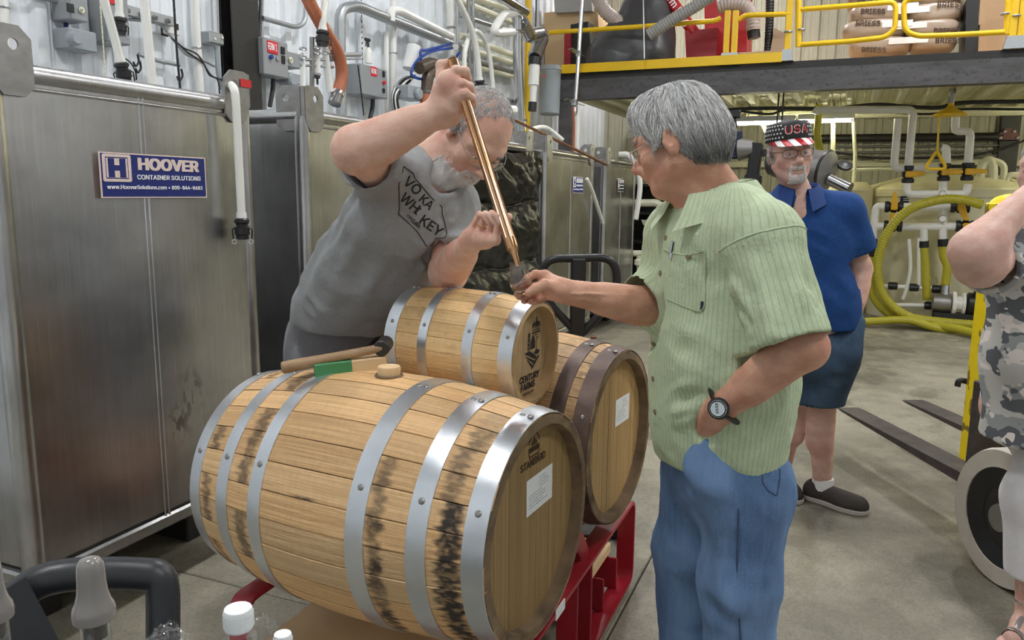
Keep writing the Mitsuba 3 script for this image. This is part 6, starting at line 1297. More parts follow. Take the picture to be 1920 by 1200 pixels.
# quilted black jacket on the third tote
def jackety(u, v): 
    y = 4.26 + 1.40 * u; z = 1.74 - 1.55 * v + .02 * np.sin(u * 9); b = np.abs(np.sin(v * math.pi * 3.6 + .5)) ** .5 * .085; w = meshkit.fbm(np.stack([u * 8 + v * 4, v * 15 - u * 5, 0 * u], -1), 3, 3) - .5
    return np.stack([TX + .03 + b * (1 - np.exp(-np.minimum(u, 1 - u) * 16)) + .06 * w * (b > .02), y, z], -1)
jg = grid(120, 160, jackety); jb = grid(2, 2, lambda u, v: np.stack([TX + .012 + 0 * u, 4.26 + 1.40 * u, 1.74 - 1.55 * v], -1)); mat('black_vinyl', (.007, .007, .0075), .34, 0, .35)
k = thing('insulation_jacket', 'black quilted jacket hung over the front of the third tote', 'cover'); part(k, 'quilt', cat([jg, jb]), 'black_vinyl', True); part(k, 'hem', rod((TX + .03, 4.26, 1.745), (TX + .03, 5.66, 1.745), .012, n=8), 'black_plastic')
# black tube hand truck standing beyond the barrels
k = thing('hand_truck', 'black tubular hand truck standing behind the rusty hooped barrel', 'hand truck'); gt_ = 3.15
lp = [PG(1016, 560, gt_), PG(1018, 505, gt_), PG(1040, 484, gt_), PG(1130, 486, gt_), PG(1153, 510, gt_), PG(1156, 560, gt_), PG(1110, 610, gt_)]; part(k, 'handle_loop', tube(fillet([PG(1082, 625, gt_)] + [PG(1018, 556, gt_)] + [PG(1015, 486, gt_), PG(1156, 482, gt_)] + [PG(1157, 556, gt_), PG(1092, 625, gt_)], .10, 8), .017, 14), 'black_gloss' if False else 'black_plastic')
m0 = PG(1085, 484, gt_); part(k, 'mast', beam(m0, A(m0[0], m0[1], .05), .058, .05, .006, G0), 'black_plastic'); b0 = A(m0[0], m0[1], .02); part(k, 'foot_plate', box(b0 + G0 * .12, (.45, .32, .012), .003, (R0, G0, Z)), 'black_steel')
for s in (-1, 1): part(k, 'wheel', torus(b0 + R0 * s * .2 + Z * .08, R0, .062, .032, 28, 10), 'black_rubber'); part(k, 'axle', rod(b0 + Z * .08, b0 + R0 * s * .2 + Z * .08, .012, n=10), 'steel_dull')
k = thing('hose_fitting', 'small copper coloured fitting lying on the floor beyond the hand truck', 'fitting'); c = PZ(1113, 632, .018); part(k, 'body', lathe([(.010, -.03), (.014, -.028), (.014, .01), (.011, .014), (.011, .03)], 14, c, R0), 'copper_pipe')
c0_, c1_ = PX(451, 153, TX + .006), PX(471, 160, TX + .006); solo('red_sticker', box((c0_ + c1_) / 2, (.002, c1_[1] - c0_[1], .030)), 'red_label', 'small red sticker on the lifting lug at the right end of the closest tote', 'sticker')


# ------------------------------------------------------------------ the mezzanine and what stands on it
MY, MZ0, MZ1 = 8.5, 2.482, 2.775; MX0 = -3.05
def pm(px, py, y=MY): return PY(px, py, y)
def rm(rpx, y=MY): return rpx * y * 1.0 / F
def beam_c(p, n, uv): return mix((.05, .047, .047), (.125, .12, .122), fbm(p.x * 3, p.y * 9, p.z * 12, 4)) * (1 - .35 * smoothstep(.6, .72, fbm(p.x * 34, p.y * 34, p.z * 34, 4)))
mat('mill_steel', mikit.proc(beam_c), .5, .3)
k = thing('steel_beam', 'dark steel beam carrying the edge of the mezzanine', 'beam'); labels[k]['kind'] = 'structure'
part(k, 'flange', box2((MX0, MY - .012, MZ0), (RX, MY + .16, MZ0 + .016)), 'mill_steel'); part(k, 'web', box2((MX0, MY, MZ0 + .016), (RX, MY + .014, MZ0 + .20)), 'mill_steel'); part(k, 'flange', box2((MX0, MY, MZ0 + .20), (RX, MY + .16, MZ0 + .216)), 'mill_steel'); part(k, 'deck_edge', box2((MX0, MY + .05, MZ0 + .216), (RX, MY + .062, MZ1)), 'black_steel')
for x in (MX0 + .1, RX - .2): part(k, 'post', box2((x - .08, MY + .01, 0), (x + .08, MY + .15, MZ0)), 'mill_steel')
q = ribs(RX - MX0 - .02, .262, .045, .05); n_ = len(q); v = np.vstack([np.stack([MX0 + .01 + q[:, 0], np.full(n_, MY + .165), MZ0 + .10 - q[:, 1] * 1.6], -1), np.stack([MX0 + .01 + q[:, 0], np.full(n_, BY), MZ0 + .10 - q[:, 1] * 1.6], -1)]); i = np.arange(n_ - 1)
mat('deck_steel', (.60, .58, .43), .45)
k = struct('mezzanine_deck', (v, np.vstack([np.stack([i, n_ + i + 1, i + 1], -1), np.stack([i, n_ + i, n_ + i + 1], -1)])), 'deck_steel', 'pale ribbed steel underside of the mezzanine', 'deck', smooth=False); part(k, 'walking_surface', box2((MX0, MY + .08, MZ1 - .09), (RX, BY, MZ1 - .015)), 'pine')
a, b = pm(1053, 132), pm(1466, 110); k = thing('toe_board', 'yellow toe board along the edge of the mezzanine', 'toe board'); part(k, 'board', box2((a[0], MY - .012, MZ1 - .01), (b[0], MY - .002, MZ1 + .085), .002), 'yellow_paint')
YR = MY + .02
def rail(nm, k, pts, rpx=4.2, bend=.03): return part(k, nm, tube(fillet([pm(*c, YR) for c in pts], bend), rm(rpx), 14), 'yellow_paint')
def post(k, px, y0, y1, w=10):
    a, b = pm(px, y0, YR), pm(px, y1, YR); part(k, 'post', box2((a[0] - rm(w) / 2, YR - .022, min(b[2], MZ1)), (a[0] + rm(w) / 2, YR + .022, a[2]), .004), 'yellow_paint'); part(k, 'foot_clip', hull([A(a[0] + s * w_, YR - .03 + t, z) for s in (-1, 1) for t in (0, .06) for w_, z in ((.065, MZ1 + .0), (.04, MZ1 + .11))]), 'galvanised')
k = thing('guard_rail', 'yellow guard rail left of the double posts, in front of the grey tarpaulin', 'railing'); rail('rail', k, [(1030, 61), (1200, 50), (1342, 39), (1352, 33)]); post(k, 1365, 20, 116)
k = thing('guard_rail', 'yellow guard rail section between the double posts and the gate', 'railing'); post(k, 1380, 20, 116); rail('rail', k, [(1384, 38), (1396, 29), (1482, 26)]); post(k, 1483, -20, 108)
k = thing('gate', 'left leaf of the yellow mezzanine gate', 'gate'); rail('frame', k, [(1497, 88), (1497, -20)], 5); rail('frame', k, [(1500, 18), (1600, 10), (1680, 3), (1678, 55), (1660, 70), (1600, 77), (1500, 84)], 4.2, .07)
k = thing('gate', 'right leaf of the yellow mezzanine gate', 'gate'); rail('frame', k, [(1760, -8), (1694, 0), (1696, 58), (1720, 68), (1800, 65), (1886, 60)], 4.2, .07); rail('frame', k, [(1888, 64), (1893, -20)], 5)
k = thing('guard_rail', 'yellow guard rail post at the right end of the mezzanine gate', 'railing'); post(k, 1908, -30, 88); post(k, 1924, -30, 88)
for i, (x, y) in enumerate(((1478, 60), (1502, 56), (1885, 26), (1905, 30))): c = pm(x, y, YR); k = solo('gate_clamp', torus(c, (0, 0, 1), .034, .010, 16, 8), 'galvanised', ('silver clamp on the post left of the gate', 'silver clamp on the hinge side of the left gate leaf', 'silver clamp on the right gate leaf', 'silver clamp on the end post')[i], 'clamp')
def lump(pts, y, dep, name, label, m, cat_, bevel=.02, base=None):                # a box-like thing given by its outline as seen
    q = np.array([pm(*c, y) for c in pts]); base = MZ1 - .014 if base is None and y > MY and q[:, 2].min() > 2.5 and name != 'grey_bin' else base
    if base is not None: q[:, 2] = np.where(q[:, 2] < q[:, 2].min() + .35 * np.ptp(q[:, 2]), base, q[:, 2])
    k = thing(name, label, cat_); part(k, 'body', hull(np.vstack([q + A(0, .0, 0), q + A(0, dep, 0)])), m); return k
k = thing('lumber', 'long timber lying on the mezzanine behind the toe board', 'timber'); a, b = pm(1236, 103, MY + .25), pm(1362, 95, MY + .25); part(k, 'timber', box2((a[0], MY + .20, MZ1 - .013), (b[0], MY + .29, MZ1 + .12), .004), 'pine'); k = thing('lumber', 'timber lying between the double posts and the gate', 'timber'); a, b = pm(1386, 98, MY + .25), pm(1470, 92, MY + .25); part(k, 'timber', box2((a[0], MY + .20, MZ1 - .013), (b[0], MY + .29, MZ1 + .14), .004), 'pine')
# sacks of malt on a pallet, wrapped in film
mat('film', (.55, .47, .42), .2, 0, .8); sy = MY + .6
sk_c = mikit.proc(lambda p, n, uv: mix((.30, .21, .15), (.46, .36, .28), fbm(p.x * 9, p.y * 9, p.z * 14, 4))); mat('malt_paper', sk_c, .32, 0, .7)
names = [('BRIESS', 1650, 38), ('BRIESS', 1790, 45)]
rows = [(1588, 1712, 68, 98), (1706, 1800, 62, 92), (1576, 1700, 34, 70), (1696, 1806, 34, 64), (1590, 1706, 2, 38), (1700, 1812, 2, 38), (1584, 1702, -30, 8), (1700, 1812, -32, 6)]
for i, (x0, x1, y0, y1) in enumerate(rows):
    a, b = pm(x0, y0, sy), pm(x1, y1, sy); c = (a + b) / 2 + A(0, .25, 0); S_ = Soft().ell(c, (abs(b[0] - a[0]) * .56, .34, abs(a[2] - b[2]) * .66), None, .01); hx, hz = abs(b[0] - a[0]) / 2 - .018, abs(a[2] - b[2]) / 2 - .010
    S_.half(c + A(0, 0, hz), A(0, 0, 1), .05).half(c - A(0, 0, hz), A(0, 0, -1), .05).half(c + A(hx, 0, 0), A(1, 0, 0), .06).half(c - A(hx, 0, 0), A(-1, 0, 0), .06).half(c - A(0, .26, 0), A(0, -1, 0), .06)
    k = thing('malt_sack', ('paper', 'paper', 'paper', 'paper', 'paper', 'paper', 'paper', 'paper')[i] + ' malt sack, ' + ('bottom left of the wrapped stack', 'bottom right of the wrapped stack', 'second row left of the stack', 'second row right of the stack', 'third row left, with BRIESS lettering', 'third row right, with BRIESS lettering', 'top row left of the stack', 'top row right of the stack')[i], 'sack', 'malt sacks on the mezzanine')
    m_ = wrinkle(S_.mesh(.022), .018, 7, 90 + i); part(k, 'sack', m_, 'malt_paper', True); tr = trimesh.Trimesh(*m_, process=False)
    fr = float(m_[0][:, 1].min())
    part(k, 'lettering', write('BRIESS', .048, (c[0] + (.12 if i % 2 else -.05), fr - .002, c[2] - .03 + .05 * (i % 3 - 1)), (1, 0, -.08), (0, 0, 1), True, .004), 'brown_print', False); part(k, 'tag', box((c[0] - (.2 if i % 2 else -.22), fr - .001, c[2] + .02), (.28, .004, .06)), 'paper', False)
a, b = pm(1575, 100, sy), pm(1800, 92, sy); k = thing('pallet', 'wooden pallet under the malt sacks', 'pallet')
for i in range(3): part(k, 'board', box2((a[0], sy + .05 + .28 * i, MZ1 - .012), (b[0], sy + .2 + .28 * i, MZ1 + .02)), 'pine')
for i, (x0, x1, y0, y1) in enumerate(((1842, 1960, -40, 40), (1838, 1960, 42, 90))):
    a, b = pm(x0, y0, MY + .5), pm(x1, y1, MY + .5); k = thing('cardboard_box', ('upper brown carton at the right end of the mezzanine', 'lower brown carton at the right end of the mezzanine')[i], 'box'); zt = b[2] if i == 0 else MZ1 - .014; part(k, 'carton', box2((a[0], MY + .5, zt + .004), (b[0], MY + 1.0, a[2] - .006), .006), 'cardboard'); part(k, 'tape', box2(((a[0] + b[0]) / 2 - .03, MY + .497, zt + .02), ((a[0] + b[0]) / 2 + .03, MY + .5, a[2] - .02)), 'kraft_bag', False)
lump([(1812, 0), (1836, -2), (1836, 86), (1812, 88)], MY + .5, .5, 'equipment_case', 'black case standing between the malt sacks and the cartons', 'black_plastic', 'case'); lump([(1440, 96), (1452, 52), (1478, 66), (1480, 95)], MY + .35, .25, 'paper_bag', 'yellow brown paper bag beside the gate post', 'kraft_bag', 'bag')
k = thing('cable_duct', 'black corrugated duct hanging left of the gate', 'hose'); part(k, 'run', ribbed([pm(1444, -20, MY + .4), pm(1443, 40, MY + .4), pm(1440, 98, MY + .4)], rm(7), .03, .1), 'black_plastic', True)
k = thing('vacuum_hose', 'grey ribbed hose curving down to the grey tarpaulin', 'hose'); part(k, 'run', ribbed(spline([pm(*c, MY + .35) for c in ((1112, -25), (1132, 18), (1160, 42), (1178, 58), (1178, 82))], 10), rm(12.5), .035, .10), 'pink_hose', True)
k = thing('vacuum_hose', 'grey ribbed hose slanting in front of the yellow rail', 'hose'); part(k, 'run', ribbed(spline([pm(*c, MY - .12) for c in ((1216, 66), (1262, 36), (1300, 14), (1350, -18))], 10), rm(10.5), .03, .10), 'grey_hose', True)
k = thing('vacuum_hose', 'pinkish ribbed hose bending down behind the double posts', 'hose'); part(k, 'run', ribbed(spline([pm(*c, MY + .3) for c in ((1346, 14), (1366, 8), (1395, 10), (1410, 28), (1412, 58))], 10), rm(12), .035, .10), 'pink_hose', True); part(k, 'cuff', rod(pm(1412, 54, MY + .3), pm(1414, 72, MY + .3), rm(11), n=16), 'black_plastic')
S_ = Soft().cone(pm(1165, 120, MY + .5), pm(1195, 30, MY + .6), .42, .22, .1).cone(pm(1215, 110, MY + .5), pm(1218, 10, MY + .6), .30, .26, .1).half(A(0, 0, MZ1 - .014), A(0, 0, -1), .01); k = thing('tarpaulin', 'dark grey tarpaulin over a machine on the mezzanine', 'cover'); mat('tarp_grey', (.055, .056, .06), .4); part(k, 'cloth', creases(wrinkle(S_.mesh(.03), .07, 3.2, 95, (1.4, 1.4, .6)), [(pm(1180, 20), pm(1170, 120), .05, .03), (pm(1210, 30), pm(1215, 120), .05, .03)]), 'tarp_grey', True)
k = lump([(1284, 58), (1346, 52), (1342, 90), (1290, 94)], MY + .45, .4, 'grain_hopper', 'dark red hopper at the foot of the red auger', 'red_paint', 'hopper'); k = thing('grain_auger', 'red auger tube with white lettering slanting down into the hopper', 'auger'); a, b = pm(1236, -30, MY + .5), pm(1302, 62, MY + .5); part(k, 'tube', rod(a, b, rm(10.5), n=20), 'bright_red')
d = unit(b - a); c = pm(1263, 16, MY + .5) - A(0, rm(10.5) + .003, 0); part(k, 'lettering', write('Farm King', .075, c + d * .02, d, unit(np.cross(A(0, -1, 0), d)), True, .003), 'white_print', False)
k = lump([(1320, -20), (1402, -24), (1402, 84), (1326, 90)], MY + .9, .5, 'red_cabinet', 'red machine cabinet behind the double posts', 'bright_red', 'cabinet'); k = lump([(1020, 24), (1120, 14), (1130, 116), (1024, 124)], MY + .8, .7, 'wooden_crate', 'chipboard crate behind the left end of the yellow rail', 'pine', 'crate')
k = lump([(1070, 46), (1102, 40), (1118, 80), (1104, 98), (1072, 96)], MY + .5, .22, 'black_case', 'black angular case in front of the chipboard crate', 'black_plastic', 'case'); k = lump([(1038, -20), (1108, -24), (1110, 20), (1040, 24)], MY + .7, .4, 'grey_bin', 'dark grey bin on the chipboard crate', 'grey_hose', 'bin'); k = lump([(1058, 58), (1070, 56), (1070, 112), (1058, 116)], MY + .45, .25, 'red_canister', 'dark red canister near the left end of the mezzanine', 'red_paint', 'canister')
a, b = PY(991, -30, 8.2), PY(994, 160, 8.2); k = thing('yellow_pole', 'yellow upright pole at the left end of the mezzanine', 'pole'); part(k, 'pole', rod(A(a[0], 8.2, .0), a, rm(6, 8.2), n=14), 'yellow_paint')
for i, (x0, x1) in enumerate(((1006, 1002), (1206, 1208))): a, b = pm(x0, -20, MY - .15), pm(x1, 110 + 40 * (i == 0), MY - .15); k = solo('hanging_rod', rod(a, b, .008, n=8), ('black_plastic', 'chrome')[i], ('thin black cord hanging before the left end of the mezzanine', 'thin bright rod hanging before the tarpaulin')[i], 'rod')

# under the mezzanine
def lampbar(label, x0, y0, x1, y1, Y, lit):
    a, b = PY(x0, y0, Y), PY(x1, y1, Y); k = thing('tube_lamp', label, 'lamp'); z = (a[2] + b[2]) / 2; part(k, 'housing', box2((a[0], Y - .06, z + .012), (b[0], Y + .06, z + .07), .008), 'white_steel')
    kk = part(k, 'tube', rod((a[0] + .03, Y, z - .012), (b[0] - .03, Y, z - .012), .022, n=12), 'white_print')
    if lit: scene[kk]['emitter'] = {'type': 'area', 'radiance': rgb(*TUBE_LAMP)}
    for x in (a[0] + .2, b[0] - .2): part(k, 'hanger', rod((x, Y, z + .06), (x, Y, MZ0 + .09), .006, n=6), 'galvanised')
lampbar('lit tube lamp under the mezzanine, behind the visor', 1372, 231, 1492, 227, 10.4, True); lampbar('lit tube lamp ending right of the visor', 1496, 227, 1602, 223, 10.4, True); lampbar('tube lamp further right under the mezzanine', 1990, 214, 2200, 206, 10.4, True); lampbar('tube lamp beyond the right edge under the mezzanine', 2260, 150, 2520, 140, 9.3, True)


# ------------------------------------------------------------------ tanks and pipework under the mezzanine
def ppipe(k, nm, pts, Y, rpx, m, bend=.05, n=12): return part(k, nm, tube(fillet([PY(*c[:2], c[2] if len(c) > 2 else Y) for c in pts], bend), rpx * Y / F, n), m)
def bpipe(name, label, pts, Y, rpx, m, cat_='pipe', bend=.06, hang=False):
    k = thing(name, label, cat_); ppipe(k, 'run', pts, Y, rpx, m, bend); q = PY(*pts[0][:2], Y)
    if hang: part(k, 'hanger', rod(q, A(q[0], q[1], MZ0 + .09), .012, n=8), 'galvanised')
    return k
def bhose(name, label, pts, Y, rpx, m, ring=False):
    q = spline([PY(*c[:2], c[2] if len(c) > 2 else Y) for c in pts], 8); k = thing(name, label, 'hose'); r = rpx * Y / F; part(k, 'run', ribbed(q, r, .03, .09) if ring else tube(q, r, 12), m, True); return k
c0 = A(0, 10.12, 0); RA = .96; CA = A(PY(1778, 400, 11.1)[0], 10.12 + RA, 0); zt = PY(1790, 352, c0[1])[2]
k = thing('poly_tank', 'big round cream plastic tank behind the pipework', 'tank'); scene['poly_cream'] = {'type': 'twosided', 'b': {'type': 'principled', 'base_color': mikit.proc(lambda p, n, uv: mix((.62, .57, .36), (.74, .70, .50), smoothstep(.3, .7, fbm(p.x * 2, p.y * 2, p.z * 3, 3)))), 'roughness': .42, 'specular': .4}}
part(k, 'shell', lathe([(RA, 0.0), (RA, zt - .12), (RA + .02, zt - .10), (RA + .02, zt - .02), (RA, zt), (RA * .96, zt + .03), (RA * .55, zt + .15), (.24, zt + .20), (.24, zt + .24), (0, zt + .25)], 72, CA), 'poly_cream', 25)
part(k, 'strap', torus(CA + Z * (zt * .55), (0, 0, 1), RA + .004, .010, 72, 6), 'black_plastic') if False else None
part(k, 'hatch', lathe([(.25, zt + .24), (.26, zt + .28), (0, zt + .29)], 32, CA), 'black_plastic')
c1 = A(0, 10.3, 0); a, b = PY(1545, 350, c1[1]), PY(1640, 350, c1[1]); k = thing('poly_tank', 'upright cream plastic tank behind the shoulder of the blue shirt', 'tank'); w = (b[0] - a[0]) / 2; cc_ = A((a[0] + b[0]) / 2, c1[1] + w, 0); part(k, 'shell', lathe([(w, 0), (w, a[2] - .04), (w - .03, a[2]), (.2, a[2] + .06), (0, a[2] + .06)], 56, cc_), 'poly_cream', 25)
c2 = None; k = None if True else thing('poly_tank', 'farther cream tank with a low domed top, left of the big one', 'tank'); zz = PY(1650, 362, 10.9)[2]; None if True else part(k, 'shell', lathe([(.9, 0), (.9, zz), (.85, zz + .05), (.3, zz + .2), (0, zz + .2)], 56, (PY(1668, 360, 10.9)[0], 11.1, 0)), 'poly_cream', 25)
k = solo('wall_rail', rod(PY(1505, 260, BY - .2), PY(1880, 256, BY - .2), .055, n=14), 'black_steel', 'thick black pipe running along the back wall', 'pipe')
for i, y in enumerate((272, 283, 292)): solo('wall_conduit', rod(PY(1560, y + 3, BY - .1), PY(1900, y, BY - .1), .016, n=8), 'galvanised', ('upper', 'middle', 'lower')[i] + ' thin conduit along the back wall below the black pipe', 'conduit')
k = solo('girt', box2((MX0, BY - .12, 1.86), (RX, BY - .04, 1.94)), 'deck_steel', 'pale girt across the back wall', 'girt'); labels[k]['kind'] = 'structure'
YM = c0[1] - .30
PWH = 'pvc_white'
def valve(k, px, py, Y, axis, handle, rpx=6.5):
    """black ball valve: two union nuts and a body; handle: pixel offset of its end"""
    c = PY(px, py, Y); r = rpx * Y / F; ax = {'v': A(0, 0, 1), 'h': A(1, 0, 0)}[axis]; v = part(k, 'valve', lathe([(r * 1.1, -.095), (r * 1.45, -.09), (r * 1.45, -.05), (r * 1.15, -.045), (r * 1.15, -.03), (r * 1.5, -.025), (r * 1.5, .025), (r * 1.15, .03), (r * 1.15, .045), (r * 1.45, .05), (r * 1.45, .09), (r * 1.1, .095)], 16, c, ax), 'black_plastic')
    e = PY(px + handle[0], py + handle[1], Y - .09); s = c + A(0, -.09, 0); part(v, 'handle', hull(np.vstack([box(s, (.07, .02, .07), .01)[0], box(e, (.04, .016, .04), .008)[0]])), 'yellow_handle'); part(v, 'stem', rod(c - A(0, .02, 0), s, .018, n=10), 'black_plastic')
k = thing('pipe_manifold', 'white pipe tree with three black valves and yellow handles under the mezzanine', 'pipes')
for pts in ([(1528, 214), (1532, 206), (1706, 206), (1712, 212), (1703, 312)], [(1701, 344), (1700, 364), (1812, 364), (1815, 345)], [(1684, 222), (1676, 316), (1768, 316)], [(1775, 306), (1774, 278), (1766, 277)], [(1768, 340), (1768, 452)], [(1792, 214), (1790, 248), (1820, 244), (1815, 308)], [(1636, 450), (1643, 386), (1660, 388)], [(1692, 388), (1795, 388)], [(1640, 424), (1660, 424)], [(1688, 426), (1800, 424)], [(1732, 430), (1732, 455)]): ppipe(k, 'pipe', pts, YM, 6.3, PWH, .07, 14)
for px, py, ax, h in ((1703, 327, 'v', (28, -2)), (1770, 323, 'v', (32, -1)), (1814, 322, 'v', (32, -1)), (1676, 388, 'h', (1, -24)), (1674, 424, 'h', (-1, -22)), (1800, 388, 'h', (12, 22)), (1810, 424, 'h', (10, 0))): valve(k, px, py, YM, ax, h)
for y in (364, 410): c = PY(1767, y, YM - .06); g_ = part(k, 'gauge', lathe([(.038, 0), (.040, .03), (.034, .034), (0, .034)], 18, c + A(0, .01, 0), (0, -1, 0)), 'chrome'); part(g_, 'dial', lathe([(.030, 0), (.030, .002), (0, .002)], 18, c + A(0, -.027, 0), (0, -1, 0)), 'paper')
for px, y0, y1 in ((1768, 448, 462), (1732, 452, 464), (1636, 448, 482)): part(k, 'coupling', rod(PY(px, y0, YM), PY(px, y1, YM), .052, n=14), 'black_plastic')
for i, pts in enumerate(([(1768, 460), (1769, 480), (1776, 500), (1772, 536)], [(1732, 462), (1735, 500), (1738, 562)])): bhose('transfer_hose', ('yellow hose dropping from the middle pipe to the pump', 'yellow hose dropping beside the thin white pipe')[i], pts, YM, 6.6, 'yellow_hose')
bhose('transfer_hose', 'long yellow hose sweeping from the left coupling to the floor', [(1635, 482), (1631, 520), (1640, 560), (1670, 590), (1720, 604), (1800, 618, YM - .5), (1880, 640, YM - .9)], YM - .15, 6.8, 'yellow_hose')
bhose('transfer_hose', 'ribbed yellow hose arching over the valves and down to the floor', [(1842, 384), (1800, 374), (1755, 376), (1700, 396), (1662, 440), (1645, 500), (1658, 556), (1700, 592), (1760, 603), (1870, 612)], YM - .25, 7.2, 'yellow_hose', True); bhose('transfer_hose', 'yellow hose lying on the floor beside the blue denim shorts', [(1560, 606), (1620, 603), (1700, 600), (1745, 612), (1800, 626)], YM - .35, 6.5, 'yellow_hose')
for i, pts in enumerate(([(1704, 448), (1707, 500), (1700, 540), (1692, 562)], [(1723, 446), (1723, 534)])): bhose('sample_tube', ('thin white tube curving down left of the yellow hoses', 'thin straight white tube left of the yellow hoses')[i], pts, YM, 3, 'tube_white')
k = thing('drain_line', 'thin white pipe with small black valves near the floor', 'pipes')
for pts in ([(1640, 536), (1768, 541)], [(1668, 572), (1752, 573)], [(1723, 530), (1723, 540)]): ppipe(k, 'pipe', pts, YM + .02, 3.6, PWH)
for px, py in ((1674, 536), (1714, 539), (1756, 542), (1742, 573)): part(k, 'valve', lathe([(.03, -.05), (.045, -.04), (.045, .04), (.03, .05)], 12, PY(px, py, YM + .02), (1, 0, 0)), 'black_plastic')
k = thing('transfer_pump', 'grey pump with a white flange and black motor standing among the hoses', 'pump'); c = PY(1770, 568, YM - .1); part(k, 'head', lathe([(.05, -.12), (.10, -.11), (.11, -.02), (.10, .06), (.05, .07)], 24, c, (1, 0, 0)), 'steel_dull'); part(k, 'flange', lathe([(.075, .07), (.13, .075), (.13, .11), (.08, .115), (.08, .17), (.12, .175), (.12, .20), (.05, .21)], 24, c, (1, 0, 0)), 'pvc_white'); part(k, 'motor', lathe([(.10, .21), (.13, .23), (.13, .55), (.10, .58)], 24, c, (1, 0, 0)), 'black_plastic'); part(k, 'terminal_box', box(c + A(.35, -.06, .15), (.16, .12, .09), .01), 'black_plastic'); part(k, 'foot', box2((c[0] - .1, c[1] - .1, 0), (c[0] + .5, c[1] + .1, c[2] - .10), .01), 'black_steel'); part(k, 'tee', rod(c + Z * .08, c + Z * .2, .05, .035, 16), 'chrome')
c = PY(1706, 374, 10.27); k = thing('name_plate', 'dark blue plate on the big tank above the upper valve', 'sign'); part(k, 'plate', box(c, (.20, .008, .075)), 'navy', False); part(k, 'print_lines', cat([box(c + A(.0, -.005, .012 - .022 * i), (.14, .002, .008)) for i in range(2)]), 'paper', False, kind='stuff')
k = thing('emergency_shower', 'yellow emergency shower head with a triangular pull handle', 'shower'); a = PY(1782, 208, YM - .3); part(k, 'head', lathe([(.16, 0), (.165, .015), (.06, .07), (.03, .10), (.03, .13)], 28, a - Z * .05), 'yellow_paint'); ys = YM - .3
part(k, 'pull_rod', rod(PY(1762, 206, ys), PY(1757, 287, ys), .010, n=8), 'yellow_paint'); part(k, 'handle', tube(fillet([PY(*c, ys) for c in ((1757, 284), (1776, 317), (1733, 317), (1756, 284))], .06), .017, 10), 'yellow_paint'); part(k, 'supply', rod(a + Z * .07, A(a[0], a[1], MZ0 + .08), .03, n=12), 'galvanised')
bpipe('ceiling_main', 'long cream pipe under the deck above the pipework', [(1400, 216), (1925, 206)], YM + 1.2, 8, 'pvc_cream'); bhose('power_cable', 'thick black cable sagging along the underside of the deck', [(1340, 208), (1420, 203), (1560, 203), (1640, 196), (1700, 200), (1760, 202), (1800, 193), (1920, 190)], YM + .2, 3.2, 'black_rubber'); bhose('power_cable', 'thin black cable below the thick one', [(1360, 204), (1440, 214), (1480, 206), (1620, 208), (1740, 214), (1800, 205), (1920, 205)], YM + .5, 2, 'black_rubber')
for i, pts in enumerate(([(1600, 228), (1604, 300), (1600, 345)], [(1424, 208), (1428, 230), (1438, 250)], [(1836, 345), (1842, 306), (1858, 298), (1862, 312), (1862, 345)], [(1880, 345), (1884, 308), (1860, 300)], [(1886, 345), (1890, 328), (1925, 328)], [(1590, 318), (1680, 316)], [(1562, 228), (1562, 330)])): bpipe('riser_pipe', ('cream riser right of the visor', 'short cream hose hanging by the lamp', 'cream pipe bend on the big tank', 'second cream pipe bend behind the first', 'cream pipe leaving the tank to the right', 'thin cream pipe toward the pipe tree', 'cream upright behind the stainless kettle')[i], pts, YM + .75, (3.2, 4, 7, 5, 5, 2.5, 4)[i], 'pvc_cream', bend=.1, hang=i in (0, 1, 6))
bhose('transfer_hose', 'short yellow hose hanging from the lamp line beside the visor', [(1536, 196), (1534, 228), (1532, 250), (1537, 282)], YM + .2, 6, 'yellow_hose'); bhose('power_cable', 'black cable sagging across the back wall', [(1560, 285), (1640, 296), (1740, 296), (1820, 292), (1880, 278), (1925, 262)], BY - .3, 1.8, 'black_rubber')
mat('red_deep', (.10, .008, .010), .45); k = thing('red_bracket', 'dark red bolted bracket at the head of a black column, far right', 'bracket'); c = PY(1892, 250, BY - .2); part(k, 'plate', hull([PY(x, y, BY - .25 + t) for x, y in ((1872, 262), (1872, 252), (1886, 240), (1898, 240), (1912, 252), (1912, 262)) for t in (0, .05)]), 'red_deep')
for x, y in ((1876, 258), (1884, 246), (1902, 246), (1908, 258)): part(k, 'bolt', lathe([(.02, 0), (.02, .015), (0, .02)], 8, PY(x, y, BY - .26), (0, -1, 0)), 'chrome')
k = solo('back_column', box2((c[0] - .09, BY - .16, 0), (c[0] + .13, BY - .03, MZ0 + .05)), 'black_steel', 'black steel column in the far right corner', 'column'); labels[k]['kind'] = 'structure'

# machines seen between the two heads
YK = 7.2
k = thing('stainless_kettle', 'tilted grey stainless vessel behind the head with the visor', 'vessel'); a, b = PY(1500, 312, YK), PY(1552, 322, YK - .1); part(k, 'body', lathe([(.07, -.30), (.12, -.26), (.155, -.05), (.162, .20), (.168, .22), (.168, .25), (.13, .26), (0, .28)], 36, a, b - a), 'steel_dull'); part(k, 'clamp_ring', torus(a + unit(b - a) * .235, b - a, .166, .014, 40, 8), 'black_plastic'); part(k, 'outlet', rod(b + unit(b - a) * .02 - Z * .06, b + unit(b - a) * .2 - Z * .10, .05, n=16), 'chrome'); part(k, 'stand', rod(a - Z * .15, A(a[0], a[1], 0), .05, n=12), 'black_steel'); part(k, 'hand_wheel', lathe([(.02, 0), (.06, .01), (.06, .03), (.02, .04)], 20, PY(1583, 314, YK), (.2, -.6, .8)), 'black_plastic')
